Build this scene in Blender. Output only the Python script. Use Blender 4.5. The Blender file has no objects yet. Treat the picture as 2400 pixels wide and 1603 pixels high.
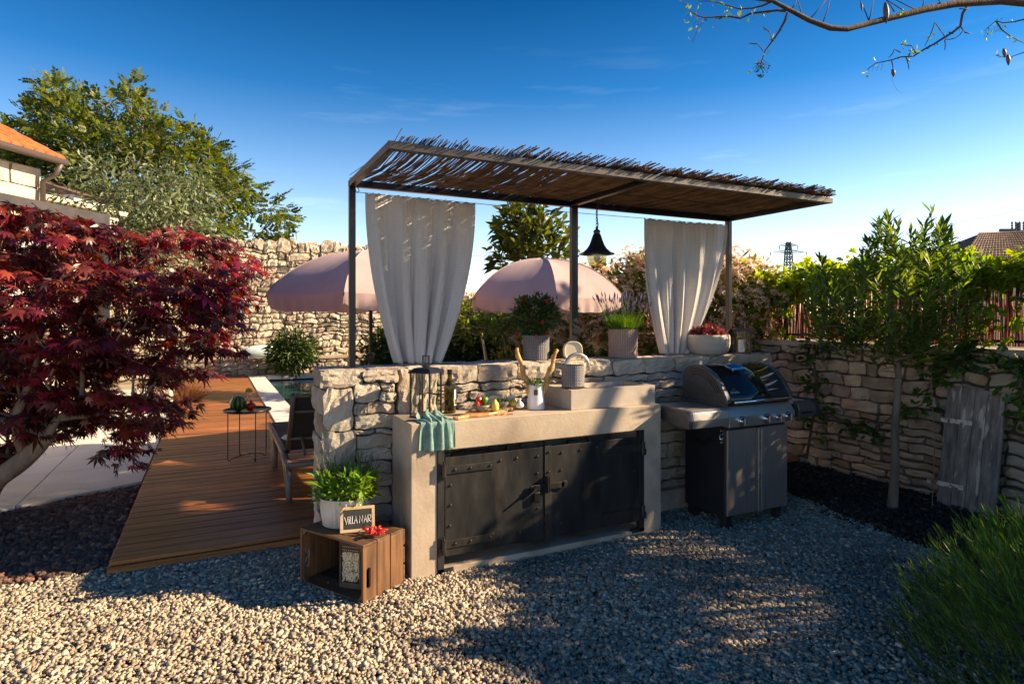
import bpy, math, random
import numpy as np
from mathutils import Vector, Matrix

R = math.radians
rng = random.Random(7)
nrg = np.random.default_rng(7)
sc = bpy.context.scene
COL = sc.collection

# ------------------------------------------------------------------ camera, sky, sun, exposure
FWD = (math.sin(R(26.2)), math.cos(R(26.2)))
RGT = (FWD[1], -FWD[0])
FPX, HOR, CAMZ = 1425.0, 740.0, 1.5
cd = bpy.data.cameras.new('camera'); cam = bpy.data.objects.new('camera', cd); COL.objects.link(cam)
cam.location = (0, 0, CAMZ)
cam.rotation_euler = (R(90), 0, R(-26.2))
cd.sensor_width = 36.0
cd.lens = 36.0 * FPX / 2400
cd.shift_y = -(801.5 - HOR) / 2400
cd.clip_start = 0.05; cd.clip_end = 3000
sc.camera = cam

SUN_AZ, SUN_EL = 68.0, 26.0           # azimuth measured from the -y axis towards +x
sdir = Vector((math.sin(R(SUN_AZ)) * math.cos(R(SUN_EL)), -math.cos(R(SUN_AZ)) * math.cos(R(SUN_EL)), math.sin(R(SUN_EL))))
world = bpy.data.worlds.new('World'); sc.world = world; world.use_nodes = True
nt = world.node_tree; nt.nodes.clear()
wo = nt.nodes.new('ShaderNodeOutputWorld'); bg = nt.nodes.new('ShaderNodeBackground')
sky = nt.nodes.new('ShaderNodeTexSky'); sky.sky_type = 'NISHITA'; sky.sun_disc = False
sky.sun_elevation = R(SUN_EL)
sky.sun_rotation = math.atan2(sdir.x, sdir.y)
sky.air_density = 1.0; sky.dust_density = 0.25; sky.ozone_density = 3.5; sky.altitude = 50
gam = nt.nodes.new('ShaderNodeGamma'); gam.inputs[1].default_value = 1.0
hsv = nt.nodes.new('ShaderNodeHueSaturation'); hsv.inputs['Saturation'].default_value = 1.12
nt.links.new(sky.outputs[0], hsv.inputs['Color'])
# polarising-filter style deepening of the sky towards the zenith, faint cirrus low down
tc = nt.nodes.new('ShaderNodeTexCoord'); sx = nt.nodes.new('ShaderNodeSeparateXYZ')
nt.links.new(tc.outputs['Generated'], sx.inputs[0])
ramp = nt.nodes.new('ShaderNodeValToRGB')
cr = ramp.color_ramp
cr.elements[0].position = 0.0; cr.elements[0].color = (1.75, 1.3, 1.1, 1)
cr.elements[1].position = 0.50; cr.elements[1].color = (0.0, 0.23, 0.38, 1)
e = cr.elements.new(0.16); e.color = (1.2, 1.02, .94, 1)
e = cr.elements.new(0.34); e.color = (0.15, 0.48, 0.65, 1)
nt.links.new(sx.outputs[2], ramp.inputs[0])
mul = nt.nodes.new('ShaderNodeMix'); mul.data_type = 'RGBA'; mul.blend_type = 'MULTIPLY'; mul.inputs[0].default_value = 1
nt.links.new(hsv.outputs[0], mul.inputs[6]); nt.links.new(ramp.outputs[0], mul.inputs[7])
mp = nt.nodes.new('ShaderNodeMapping'); mp.inputs['Rotation'].default_value = (0.15, -0.35, 0.2); mp.inputs['Scale'].default_value = (2.0, 2.0, 16)
cn = nt.nodes.new('ShaderNodeTexNoise'); cn.inputs['Scale'].default_value = 1.6; cn.inputs['Detail'].default_value = 7; cn.inputs['Roughness'].default_value = 0.6
nt.links.new(tc.outputs['Generated'], mp.inputs[0]); nt.links.new(mp.outputs[0], cn.inputs['Vector'])
cr2 = nt.nodes.new('ShaderNodeMapRange'); cr2.inputs[1].default_value = 0.56; cr2.inputs[2].default_value = 0.8; cr2.inputs[3].default_value = 0; cr2.inputs[4].default_value = 0.16
nt.links.new(cn.outputs[0], cr2.inputs[0])
band = nt.nodes.new('ShaderNodeMapRange'); band.inputs[1].default_value = 0.42; band.inputs[2].default_value = 0.2; band.inputs[3].default_value = 0; band.inputs[4].default_value = 1
nt.links.new(sx.outputs[2], band.inputs[0])
mm = nt.nodes.new('ShaderNodeMath'); mm.operation = 'MULTIPLY'
nt.links.new(cr2.outputs[0], mm.inputs[0]); nt.links.new(band.outputs[0], mm.inputs[1])
mx = nt.nodes.new('ShaderNodeMix'); mx.data_type = 'RGBA'
mx.inputs[7].default_value = (7.5, 8.0, 8.5, 1)
nt.links.new(mm.outputs[0], mx.inputs[0]); nt.links.new(mul.outputs[2], mx.inputs[6])
nt.links.new(mx.outputs[2], bg.inputs[0]); bg.inputs[1].default_value = 0.096
nt.links.new(bg.outputs[0], wo.inputs[0])

sl = bpy.data.lights.new('sun', 'SUN'); sl.energy = 5.0; sl.angle = R(0.5); sl.color = (1.0, 0.76, 0.49)
so = bpy.data.objects.new('sun', sl); COL.objects.link(so)
so.rotation_euler = (-sdir).to_track_quat('-Z', 'Y').to_euler(); so.location = (30, -12, 16)
sc.view_settings.view_transform = 'Standard'; sc.view_settings.look = 'None'
sc.view_settings.exposure = 1.44; sc.view_settings.gamma = 1.0; sc.view_settings.use_curve_mapping = False
sc.render.engine = 'CYCLES'
sc.cycles.max_bounces = 7; sc.cycles.diffuse_bounces = 3; sc.cycles.glossy_bounces = 3
sc.cycles.transmission_bounces = 5; sc.cycles.transparent_max_bounces = 12
sc.cycles.caustics_reflective = False; sc.cycles.caustics_refractive = False
sc.cycles.use_denoising = True

# ------------------------------------------------------------------ measuring helpers (photograph pixel + distance -> place)
def I(px, py, d):
    k = (px - 1200) / FPX
    return (d * (FWD[0] + RGT[0] * k), d * (FWD[1] + RGT[1] * k), CAMZ - (py - HOR) * d / FPX)

# ------------------------------------------------------------------ object helpers
def tag(o, label=None, cat=None, group=None, kind=None):
    if label: o['label'] = label
    if cat: o['category'] = cat
    if group: o['group'] = group
    if kind: o['kind'] = kind
    return o

def thing(name, label, cat, loc=(0, 0, 0), rz=0.0, group=None):
    o = bpy.data.objects.new(name, None); COL.objects.link(o)
    o.empty_display_size = 0.1
    o.location = loc; o.rotation_euler = (0, 0, rz)
    return tag(o, label, cat, group)

class MB:
    def __init__(s, off=(0, 0, 0)):
        s.V = []; s.F = []; s.off = off
    def add(s, vs, fs):
        n = len(s.V); s.V += [tuple(v) for v in vs]; s.F += [tuple(n + i for i in f) for f in fs]; return s
    def box(s, c, d, rot=None):
        hx, hy, hz = d[0] / 2, d[1] / 2, d[2] / 2
        vs = [Vector((x * hx, y * hy, z * hz)) for x in (-1, 1) for y in (-1, 1) for z in (-1, 1)]
        if rot is not None:
            m = Matrix.Rotation(rot, 3, 'Z') if isinstance(rot, (int, float)) else rot
            vs = [m @ v for v in vs]
        c = Vector(c)
        return s.add([v + c for v in vs], [(0, 1, 3, 2), (4, 6, 7, 5), (0, 4, 5, 1), (2, 3, 7, 6), (0, 2, 6, 4), (1, 5, 7, 3)])
    def bb(s, lo, hi):
        return s.box([(a + b) / 2 for a, b in zip(lo, hi)], [b - a for a, b in zip(lo, hi)])
    def tube(s, pts, r, n=8, closed=False, caps=True, flat=1.0):
        P = [Vector(p) for p in pts]; m = len(P)
        rs = r if isinstance(r, (list, tuple)) else [r] * m
        prev = None; rings = []
        for i in range(m):
            if closed: t = P[(i + 1) % m] - P[i - 1]
            else: t = P[min(i + 1, m - 1)] - P[max(i - 1, 0)]
            if t.length < 1e-9: t = Vector((0, 0, 1))
            t.normalize()
            if prev is None:
                a = Vector((0, 0, 1)) if abs(t.z) < 0.9 else Vector((1, 0, 0))
                u = t.cross(a).normalized()
            else:
                u = prev - t * prev.dot(t)
                if u.length < 1e-6: u = t.orthogonal()
                u.normalize()
            prev = u; w = t.cross(u)
            rings.append([P[i] + (u * math.cos(2 * math.pi * k / n) + w * flat * math.sin(2 * math.pi * k / n)) * rs[i] for k in range(n)])
        vs = [v for rg in rings for v in rg]; fs = []
        for i in range(m if closed else m - 1):
            j = (i + 1) % m
            for k in range(n):
                fs.append((i * n + k, i * n + (k + 1) % n, j * n + (k + 1) % n, j * n + k))
        if caps and not closed:
            fs.append(tuple(reversed(range(n)))); fs.append(tuple((m - 1) * n + k for k in range(n)))
        return s.add(vs, fs)
    def cyl(s, p0, p1, r0, r1=None, n=16, caps=True):
        return s.tube([p0, p1], [r0, r0 if r1 is None else r1], n, caps=caps)
    def lathe(s, prof, c=(0, 0, 0), n=28, sx=1.0, sy=1.0, ripple=None, caps=(True, False)):
        vs = []; m = len(prof)
        for (r, z) in prof:
            for k in range(n):
                a = 2 * math.pi * k / n
                rr = r * (1 + (ripple(a, z) if ripple else 0))
                vs.append((c[0] + rr * sx * math.cos(a), c[1] + rr * sy * math.sin(a), c[2] + z))
        fs = [(i * n + k, i * n + (k + 1) % n, (i + 1) * n + (k + 1) % n, (i + 1) * n + k) for i in range(m - 1) for k in range(n)]
        if caps[0]: fs.append(tuple(reversed(range(n))))
        if caps[1]: fs.append(tuple((m - 1) * n + k for k in range(n)))
        return s.add(vs, fs)
    def sphere(s, c, r, n=12, m=8, rot=None):
        r = (r, r, r) if isinstance(r, (int, float)) else r
        vs = []; fs = []
        for i in range(m + 1):
            p = math.pi * i / m
            for k in range(n):
                a = 2 * math.pi * k / n
                v = Vector((r[0] * math.sin(p) * math.cos(a), r[1] * math.sin(p) * math.sin(a), -r[2] * math.cos(p)))
                if rot is not None: v = rot @ v
                vs.append((c[0] + v.x, c[1] + v.y, c[2] + v.z))
        for i in range(m):
            for k in range(n):
                fs.append((i * n + k, i * n + (k + 1) % n, (i + 1) * n + (k + 1) % n, (i + 1) * n + k))
        return s.add(vs, fs)
    def prism(s, poly, a, b, f):
        """poly: 2D points; f(u, v, w) -> 3D; extruded from w=a to w=b"""
        n = len(poly)
        vs = [f(u, v, a) for u, v in poly] + [f(u, v, b) for u, v in poly]
        fs = [tuple(reversed(range(n))), tuple(range(n, 2 * n))] + [(i, (i + 1) % n, n + (i + 1) % n, n + i) for i in range(n)]
        return s.add(vs, fs)

def link_mesh(name, me, mat, parent=None, loc=None):
    o = bpy.data.objects.new(name, me); COL.objects.link(o)
    if mat is not None and not me.materials: me.materials.append(mat)
    if parent is not None: o.parent = parent
    if loc is not None: o.location = loc
    return o

def obj(name, mb, mat, parent=None, smooth=False, bevel=0, kind=None, auto=None, loc=None):
    me = bpy.data.meshes.new(name)
    V = mb.V
    if mb.off != (0, 0, 0): V = [(v[0] - mb.off[0], v[1] - mb.off[1], v[2] - mb.off[2]) for v in V]
    me.from_pydata(V, [], mb.F); me.validate()
    if smooth:
        me.polygons.foreach_set('use_smooth', [True] * len(me.polygons))
    if auto is not None:
        me.polygons.foreach_set('use_smooth', [True] * len(me.polygons))
        me.set_sharp_from_angle(angle=R(auto))
    me.update()
    o = link_mesh(name, me, mat, parent, loc)
    if bevel:
        b = o.modifiers.new('bevel', 'BEVEL'); b.width = bevel; b.segments = 2; b.limit_method = 'ANGLE'; b.angle_limit = R(40)
    if kind: o['kind'] = kind
    return o

def npmesh(name, V, F, mat, parent=None, smooth=False, kind=None):
    V = np.asarray(V, dtype=np.float32); F = np.asarray(F, dtype=np.int32)
    me = bpy.data.meshes.new(name)
    k = F.shape[1]; nf = F.shape[0]
    me.vertices.add(len(V)); me.vertices.foreach_set('co', V.ravel())
    me.loops.add(nf * k); me.loops.foreach_set('vertex_index', F.ravel())
    me.polygons.add(nf); me.polygons.foreach_set('loop_start', np.arange(0, nf * k, k, dtype=np.int32))
    if smooth: me.polygons.foreach_set('use_smooth', np.ones(nf, dtype=bool))
    me.update(calc_edges=True)
    o = link_mesh(name, me, mat, parent)
    if kind: o['kind'] = kind
    return o

def norm(a): return a / np.maximum(np.linalg.norm(a, axis=-1, keepdims=True), 1e-9)

def scatter(TV, TF, pos, ydir, zdir, scale, sz=None):
    """copies of a template (TV verts, TF tris) with local y along ydir and z near zdir"""
    y = norm(np.asarray(ydir, float)); z = np.asarray(zdir, float)
    z = norm(z - y * np.sum(z * y, axis=1, keepdims=True)); x = np.cross(y, z)
    Rm = np.stack([x, y, z], axis=2)                        # N,3,3
    scale = np.asarray(scale, float)
    if scale.ndim == 1: scale = scale[:, None]
    W = np.einsum('nij,nkj->nki', Rm, TV[None] * scale[:, None, :]) + np.asarray(pos)[:, None, :]
    n = len(pos); k = len(TV)
    F = TF[None] + (np.arange(n) * k)[:, None, None]
    return W.reshape(-1, 3), F.reshape(-1, TF.shape[1])

# ------------------------------------------------------------------ materials
def newmat(name):
    m = bpy.data.materials.new(name); m.use_nodes = True
    t = m.node_tree; b = t.nodes['Principled BSDF']
    return m, t, b, t.nodes['Material Output']

def pm(name, c1, c2=None, scale=4.0, rough=0.6, metal=0.0, bump=0.0, bscale=30.0, stretch=(1, 1, 1), island=0.0, orand=0.0,
       c3=None, trans=0.0, spec=0.5, rvar=0.0, lo=0.35, hi=0.65, detail=6.0, orvec=True, coat=0.0, c3scale=None, c3lo=0.6, c3hi=0.7, aniso=0, bdist=0.01, hue=0.0, brough=0.6):
    m, t, b, out = newmat(name); N = t.nodes.new; L = t.links.new
    tc = N('ShaderNodeTexCoord'); oi = N('ShaderNodeObjectInfo'); mp = N('ShaderNodeMapping'); mp.inputs['Scale'].default_value = stretch
    if orvec:
        va = N('ShaderNodeVectorMath'); va.operation = 'SCALE'; va.inputs[0].default_value = (37, 19, 53); L(oi.outputs['Random'], va.inputs[3])
        vb = N('ShaderNodeVectorMath'); vb.operation = 'ADD'; L(tc.outputs['Object'], vb.inputs[0]); L(va.outputs[0], vb.inputs[1]); L(vb.outputs[0], mp.inputs[0])
    else: L(tc.outputs['Object'], mp.inputs[0])
    col = None
    if c2 is not None:
        n1 = N('ShaderNodeTexNoise'); n1.inputs['Scale'].default_value = scale; n1.inputs['Detail'].default_value = detail; n1.inputs['Roughness'].default_value = 0.62
        L(mp.outputs[0], n1.inputs['Vector'])
        r = N('ShaderNodeValToRGB'); r.color_ramp.elements[0].position = lo; r.color_ramp.elements[1].position = hi
        r.color_ramp.elements[0].color = (*c1, 1); r.color_ramp.elements[1].color = (*c2, 1)
        L(n1.outputs[0], r.inputs[0]); col = r.outputs[0]
    else:
        rg = N('ShaderNodeRGB'); rg.outputs[0].default_value = (*c1, 1); col = rg.outputs[0]
    if c3 is not None:
        n3 = N('ShaderNodeTexNoise'); n3.inputs['Scale'].default_value = c3scale or scale * 3; n3.inputs['Detail'].default_value = 5
        va3 = N('ShaderNodeVectorMath'); va3.operation = 'ADD'; va3.inputs[1].default_value = (11, 5, 3); L(mp.outputs[0], va3.inputs[0]); L(va3.outputs[0], n3.inputs['Vector'])
        mr = N('ShaderNodeMapRange'); mr.inputs[1].default_value = c3lo; mr.inputs[2].default_value = c3hi; L(n3.outputs[0], mr.inputs[0])
        mx = N('ShaderNodeMix'); mx.data_type = 'RGBA'; L(mr.outputs[0], mx.inputs[0]); L(col, mx.inputs[6]); mx.inputs[7].default_value = (*c3, 1); col = mx.outputs[2]
    if island or orand or hue:
        h = N('ShaderNodeHueSaturation'); L(col, h.inputs['Color'])
        mr = N('ShaderNodeMapRange'); a = island or orand or 0.0
        mr.inputs[3].default_value = 1 - a; mr.inputs[4].default_value = 1 + a
        if island:
            g = N('ShaderNodeNewGeometry'); src = g.outputs['Random Per Island']
        else: src = oi.outputs['Random']
        L(src, mr.inputs[0]); L(mr.outputs[0], h.inputs['Value'])
        if hue:
            m2 = N('ShaderNodeMath'); m2.operation = 'FRACT'; m3 = N('ShaderNodeMath'); m3.operation = 'MULTIPLY'; m3.inputs[1].default_value = 7.31
            L(src, m3.inputs[0]); L(m3.outputs[0], m2.inputs[0])
            mh = N('ShaderNodeMapRange'); mh.inputs[3].default_value = 0.5 - hue; mh.inputs[4].default_value = 0.5 + hue
            L(m2.outputs[0], mh.inputs[0]); L(mh.outputs[0], h.inputs['Hue'])
        col = h.outputs[0]
    L(col, b.inputs['Base Color'])
    b.inputs['Roughness'].default_value = rough; b.inputs['Metallic'].default_value = metal
    b.inputs['Specular IOR Level'].default_value = spec; b.inputs['Coat Weight'].default_value = coat
    if rvar:
        n4 = N('ShaderNodeTexNoise'); n4.inputs['Scale'].default_value = scale * 2.3; n4.inputs['Detail'].default_value = 5; L(mp.outputs[0], n4.inputs['Vector'])
        mr = N('ShaderNodeMapRange'); mr.inputs[1].default_value = 0.3; mr.inputs[2].default_value = 0.7; mr.inputs[3].default_value = max(0, rough - rvar); mr.inputs[4].default_value = min(1, rough + rvar)
        L(n4.outputs[0], mr.inputs[0]); L(mr.outputs[0], b.inputs['Roughness'])
    if bump:
        n2 = N('ShaderNodeTexNoise'); n2.inputs['Scale'].default_value = bscale; n2.inputs['Detail'].default_value = 10; n2.inputs['Roughness'].default_value = brough
        L(mp.outputs[0], n2.inputs['Vector'])
        bp = N('ShaderNodeBump'); bp.inputs['Strength'].default_value = bump; bp.inputs['Distance'].default_value = bdist
        L(n2.outputs[0], bp.inputs['Height']); L(bp.outputs[0], b.inputs['Normal'])
    if trans:
        tr = N('ShaderNodeBsdfTranslucent'); ms = N('ShaderNodeMixShader'); ms.inputs[0].default_value = trans
        hs = N('ShaderNodeHueSaturation'); hs.inputs['Saturation'].default_value = 1.15; hs.inputs['Value'].default_value = 1.6; L(col, hs.inputs['Color'])
        L(hs.outputs[0], tr.inputs['Color']); L(b.outputs[0], ms.inputs[1]); L(tr.outputs[0], ms.inputs[2]); L(ms.outputs[0], out.inputs[0])
    return m

def glass_mat(name, tint=(0.9, 0.92, 0.9), op=0.12, rough=0.02):
    m, t, b, out = newmat(name); N = t.nodes.new; L = t.links.new
    t.nodes.remove(b)
    tr = N('ShaderNodeBsdfTransparent'); tr.inputs[0].default_value = (*tint, 1)
    gl = N('ShaderNodeBsdfGlossy'); gl.inputs['Roughness'].default_value = rough
    fr = N('ShaderNodeLayerWeight'); fr.inputs[0].default_value = 0.15
    ad = N('ShaderNodeMath'); ad.operation = 'MULTIPLY_ADD'; ad.inputs[1].default_value = 0.35; ad.inputs[2].default_value = op; L(fr.outputs[1], ad.inputs[0])
    ms = N('ShaderNodeMixShader'); L(ad.outputs[0], ms.inputs[0]); L(tr.outputs[0], ms.inputs[1]); L(gl.outputs[0], ms.inputs[2]); L(ms.outputs[0], out.inputs[0])
    return m

M = {}
M['stone'] = pm('pale_limestone', (0.42, 0.345, 0.265), (0.66, 0.58, 0.475), 3.5, 0.9, brough=0.74, bump=1.0, bscale=20, orand=0.16, c3=(0.42, 0.25, 0.12), c3scale=4, c3lo=0.60, c3hi=0.78, bdist=0.035, hue=0.006)
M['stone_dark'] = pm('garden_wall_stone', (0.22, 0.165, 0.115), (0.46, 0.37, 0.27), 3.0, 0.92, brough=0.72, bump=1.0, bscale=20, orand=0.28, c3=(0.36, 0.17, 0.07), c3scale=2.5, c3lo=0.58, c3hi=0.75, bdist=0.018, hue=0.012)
M['stone_far'] = pm('old_wall_stone', (0.33, 0.265, 0.19), (0.70, 0.60, 0.46), 2.2, 0.93, bump=1.0, bscale=9, orand=0.28, c3=(0.10, 0.085, 0.07), c3scale=1.3, c3lo=0.56, c3hi=0.72, bdist=0.05, hue=0.01)
M['ashlar'] = pm('ashlar_stone', (0.46, 0.38, 0.27), (0.66, 0.57, 0.43), 2.0, 0.9, bump=0.5, bscale=12, orand=0.12, bdist=0.02)
M['mortar'] = pm('dark_joint', (0.05, 0.042, 0.034), (0.10, 0.085, 0.065), 8, 0.95, bump=0.5, bscale=40)
M['mortar_lt'] = pm('lime_mortar', (0.30, 0.25, 0.18), (0.42, 0.36, 0.27), 6, 0.95, bump=0.6, bscale=30)
M['concrete'] = pm('warm_concrete', (0.39, 0.31, 0.225), (0.55, 0.455, 0.345), 2.2, 0.78, bump=0.2, bscale=45, c3=(0.27, 0.21, 0.15), c3scale=3.4, c3lo=0.52, c3hi=0.74, orvec=False, detail=9)
M['sinkstone'] = pm('sink_stone', (0.40, 0.34, 0.27), (0.50, 0.43, 0.35), 7, 0.75, bump=0.2, bscale=140, orvec=False, detail=9)
M['iron'] = pm('blackened_iron', (0.018, 0.019, 0.021), (0.052, 0.050, 0.047), 3.5, 0.40, 0.4, bump=0.1, bscale=25, stretch=(1.6, 1.6, 0.4), c3=(0.13, 0.10, 0.075), c3scale=3.5, c3lo=0.55, c3hi=0.85, rvar=0.14, detail=9)
M['iron2'] = pm('iron_fittings', (0.035, 0.033, 0.03), (0.075, 0.068, 0.06), 9, 0.4, 0.6, bump=0.1, bscale=60, rvar=0.1)
M['frame'] = pm('bronze_painted_steel', (0.008, 0.008, 0.011), (0.018, 0.017, 0.02), 4, 0.35, 0.1, bump=0.04, bscale=40)
M['frame_lt'] = pm('brown_painted_beam', (0.035, 0.030, 0.027), (0.065, 0.054, 0.047), 5, 0.4, 0.2, bump=0.04, bscale=40, stretch=(0.4, 1, 1))
M['reed'] = pm('dry_reed', (0.11, 0.07, 0.04), (0.26, 0.17, 0.10), 8, 0.8, island=0.45, bump=0.2, bscale=60, trans=0.12, orvec=False)
M['fence_reed'] = pm('red_brown_reed', (0.16, 0.05, 0.03), (0.34, 0.13, 0.08), 5, 0.7, island=0.5, trans=0.35, orvec=False)
M['curtain'] = None
M['deck'] = pm('teak_deck', (0.15, 0.05, 0.016), (0.42, 0.16, 0.045), 3.0, 0.48, bump=0.35, bscale=14, stretch=(0.5, 9, 9), orand=0.22, c3=(0.09, 0.035, 0.015), c3scale=2.5, c3lo=0.55, c3hi=0.8, rvar=0.12, bdist=0.004, hue=0.008)
M['deck_under'] = pm('deck_joist_dark', (0.02, 0.015, 0.01), rough=0.9)
M['paving'] = pm('pale_paving', (0.58, 0.54, 0.49), (0.68, 0.64, 0.585), 2.0, 0.7, bump=0.1, bscale=50, orand=0.03, c3=(0.5, 0.46, 0.41), c3scale=1.2)
M['gravel_base'] = pm('gravel_bed', (0.12, 0.095, 0.065), (0.22, 0.18, 0.13), 60, 0.95, bump=1.0, bscale=90, orvec=False)  # darker than the chippings: shade between the stones put into the bed colour
M['gravel'] = pm('limestone_chippings', (0.30, 0.245, 0.175), (0.52, 0.445, 0.335), 12, 0.85, c3=(0.20, 0.165, 0.125), c3scale=1.6, c3lo=0.50, c3hi=0.78, island=0.36, orvec=False, hue=0.012, bump=0.2, bscale=150)
M['lava'] = pm('red_lava_chippings', (0.11, 0.055, 0.04), (0.25, 0.135, 0.09), 14, 0.9, island=0.4, orvec=False, hue=0.015)
M['lava_base'] = pm('lava_bed', (0.03, 0.018, 0.013), (0.09, 0.05, 0.035), 50, 0.95, bump=1.0, bscale=70, orvec=False)
M['soil'] = pm('dark_bark_soil', (0.012, 0.009, 0.007), (0.04, 0.028, 0.02), 30, 0.95, bump=1.0, bscale=50, orvec=False)
M['soilbit'] = pm('bark_chips', (0.02, 0.013, 0.009), (0.07, 0.045, 0.03), 20, 0.9, island=0.5, orvec=False)
M['ground'] = pm('dry_field', (0.07, 0.075, 0.03), (0.16, 0.13, 0.07), 0.6, 0.95, bump=0.5, bscale=3, orvec=False)
M['bark'] = pm('smooth_bark', (0.10, 0.075, 0.055), (0.22, 0.17, 0.125), 7, 0.85, bump=0.6, bscale=24, stretch=(1, 1, 0.3), orvec=False)
M['bark_maple'] = pm('maple_bark', (0.16, 0.115, 0.085), (0.30, 0.225, 0.17), 9, 0.85, bump=0.7, bscale=30, stretch=(1, 1, 0.35), orvec=False, c3=(0.10, 0.10, 0.06), c3scale=6)
M['bark_dark'] = pm('dark_bark', (0.05, 0.034, 0.024), (0.12, 0.082, 0.055), 9, 0.9, bump=0.7, bscale=30, stretch=(1, 1, 0.35), orvec=False)
def leafm(name, a, b, isl=0.35, trans=0.35, rough=0.45, hue=0.02, spec=0.5):
    return pm(name, a, b, 2.0, rough, island=isl, trans=trans, orvec=False, hue=hue, spec=spec, lo=0.4, hi=0.6)
M['maple'] = leafm('maple_leaves', (0.065, 0.013, 0.014), (0.23, 0.026, 0.022), 0.9, 0.36, 0.34, 0.03)
M['walnut'] = leafm('walnut_leaves', (0.06, 0.095, 0.018), (0.16, 0.18, 0.03), 0.55, 0.45, 0.5, 0.025)
M['euca'] = leafm('silver_leaves', (0.085, 0.13, 0.055), (0.22, 0.26, 0.13), 0.35, 0.2, 0.5, 0.02)
M['magnolia'] = leafm('loquat_leaves', (0.05, 0.075, 0.014), (0.15, 0.16, 0.025), 0.6, 0.4, 0.3, 0.03)
M['photinia'] = leafm('photinia_leaves', (0.08, 0.125, 0.02), (0.20, 0.23, 0.03), 0.5, 0.5, 0.35, 0.03)
M['photflower'] = leafm('cream_blossom', (0.62, 0.47, 0.34), (0.82, 0.68, 0.51), 0.22, 0.5, 0.8, 0.015)
M['oleander'] = leafm('oleander_leaves', (0.085, 0.14, 0.025), (0.19, 0.25, 0.045), 0.35, 0.5, 0.42, 0.02)
M['vine'] = leafm('creeper_leaves', (0.17, 0.25, 0.02), (0.32, 0.38, 0.03), 0.35, 0.6, 0.5, 0.02)
M['vine_dk'] = leafm('creeper_leaves_low', (0.04, 0.085, 0.015), (0.08, 0.14, 0.02), 0.35, 0.4, 0.5, 0.02)
M['bush'] = leafm('dark_bush_leaves', (0.03, 0.06, 0.012), (0.065, 0.11, 0.02), 0.4, 0.25, 0.5, 0.02)
M['grassy'] = leafm('rosemary_green', (0.03, 0.075, 0.012), (0.09, 0.18, 0.025), 0.5, 0.4, 0.5, 0.035)
M['herb'] = leafm('herb_green', (0.09, 0.19, 0.02), (0.20, 0.32, 0.04), 0.35, 0.45, 0.5, 0.025)
M['herb_dk'] = leafm('rosemary_dark', (0.05, 0.10, 0.03), (0.11, 0.18, 0.055), 0.35, 0.3, 0.5, 0.02)
M['redflower'] = leafm('red_flowers', (0.45, 0.03, 0.02), (0.6, 0.06, 0.03), 0.3, 0.3, 0.6, 0.01)
M['lavender'] = leafm('lavender_spikes', (0.10, 0.075, 0.18), (0.20, 0.15, 0.32), 0.3, 0.2, 0.7, 0.01)
M['succulent'] = leafm('red_succulent', (0.14, 0.03, 0.03), (0.28, 0.08, 0.06), 0.4, 0.2, 0.4, 0.02)
M['dryleaf'] = leafm('dry_leaf', (0.28, 0.13, 0.06), (0.38, 0.19, 0.09), 0.2, 0.3, 0.7, 0.01)
M['zinc'] = pm('whitewashed_zinc', (0.50, 0.47, 0.42), (0.62, 0.59, 0.54), 9, 0.5, 0.1, bump=0.15, bscale=40)
M['oldwood'] = pm('weathered_wood', (0.10, 0.085, 0.07), (0.24, 0.21, 0.18), 3, 0.85, bump=0.7, bscale=12, stretch=(8, 8, 0.6), orand=0.15, c3=(0.42, 0.36, 0.28), c3scale=2.5, c3lo=0.6, c3hi=0.66, bdist=0.006)
M['rusty'] = pm('rusty_white_strap', (0.44, 0.38, 0.31), (0.60, 0.54, 0.46), 12, 0.8, c3=(0.16, 0.07, 0.03), c3scale=22, c3lo=0.5, c3hi=0.6)
M['cane'] = pm('dull_cane', (0.16, 0.12, 0.08), rough=0.7)
M['crate'] = pm('crate_wood', (0.055, 0.028, 0.014), (0.16, 0.078, 0.036), 4, 0.65, bump=0.5, bscale=12, stretch=(0.6, 7, 7), orand=0.15, bdist=0.004, c3=(0.05, 0.025, 0.012), c3scale=3, c3lo=0.6, c3hi=0.75)
M['crate_v'] = pm('crate_side_wood', (0.07, 0.033, 0.015), (0.20, 0.095, 0.04), 4, 0.6, bump=0.5, bscale=12, stretch=(7, 7, 0.6), orand=0.15, bdist=0.004, c3=(0.055, 0.028, 0.014), c3scale=3, c3lo=0.6, c3hi=0.75)
M['lightwood'] = pm('pale_wood', (0.55, 0.38, 0.20), (0.68, 0.50, 0.28), 6, 0.5, stretch=(1, 1, 5))
M['olivewood'] = pm('olive_wood', (0.34, 0.16, 0.045), (0.58, 0.32, 0.11), 6, 0.4, stretch=(1, 4, 4), c3=(0.2, 0.09, 0.03), c3scale=14, c3lo=0.6, c3hi=0.7)
M['chalk'] = pm('chalkboard', (0.025, 0.024, 0.024), (0.04, 0.038, 0.036), 12, 0.7)
M['white'] = pm('chalk_white', (0.85, 0.85, 0.83), rough=0.8)
M['enamel'] = pm('white_enamel', (0.80, 0.79, 0.80), rough=0.18, coat=0.4)
M['towel'] = pm('green_linen', (0.16, 0.29, 0.25), (0.28, 0.42, 0.37), 30, 0.95, bump=0.5, bscale=260, trans=0.15, orvec=False)
M['napkin'] = pm('white_napkin', (0.75, 0.73, 0.70), rough=0.9, trans=0.2, bump=0.2, bscale=50)
M['bread'] = pm('bread_crust', (0.45, 0.20, 0.05), (0.70, 0.42, 0.16), 30, 0.7, bump=0.6, bscale=90)
M['lemon'] = pm('lemon_skin', (0.80, 0.60, 0.05), (0.85, 0.68, 0.10), 60, 0.4, bump=0.25, bscale=220)
M['garlic'] = pm('garlic_skin', (0.68, 0.60, 0.56), (0.78, 0.72, 0.68), 30, 0.6, stretch=(1, 1, 0.2))
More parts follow.
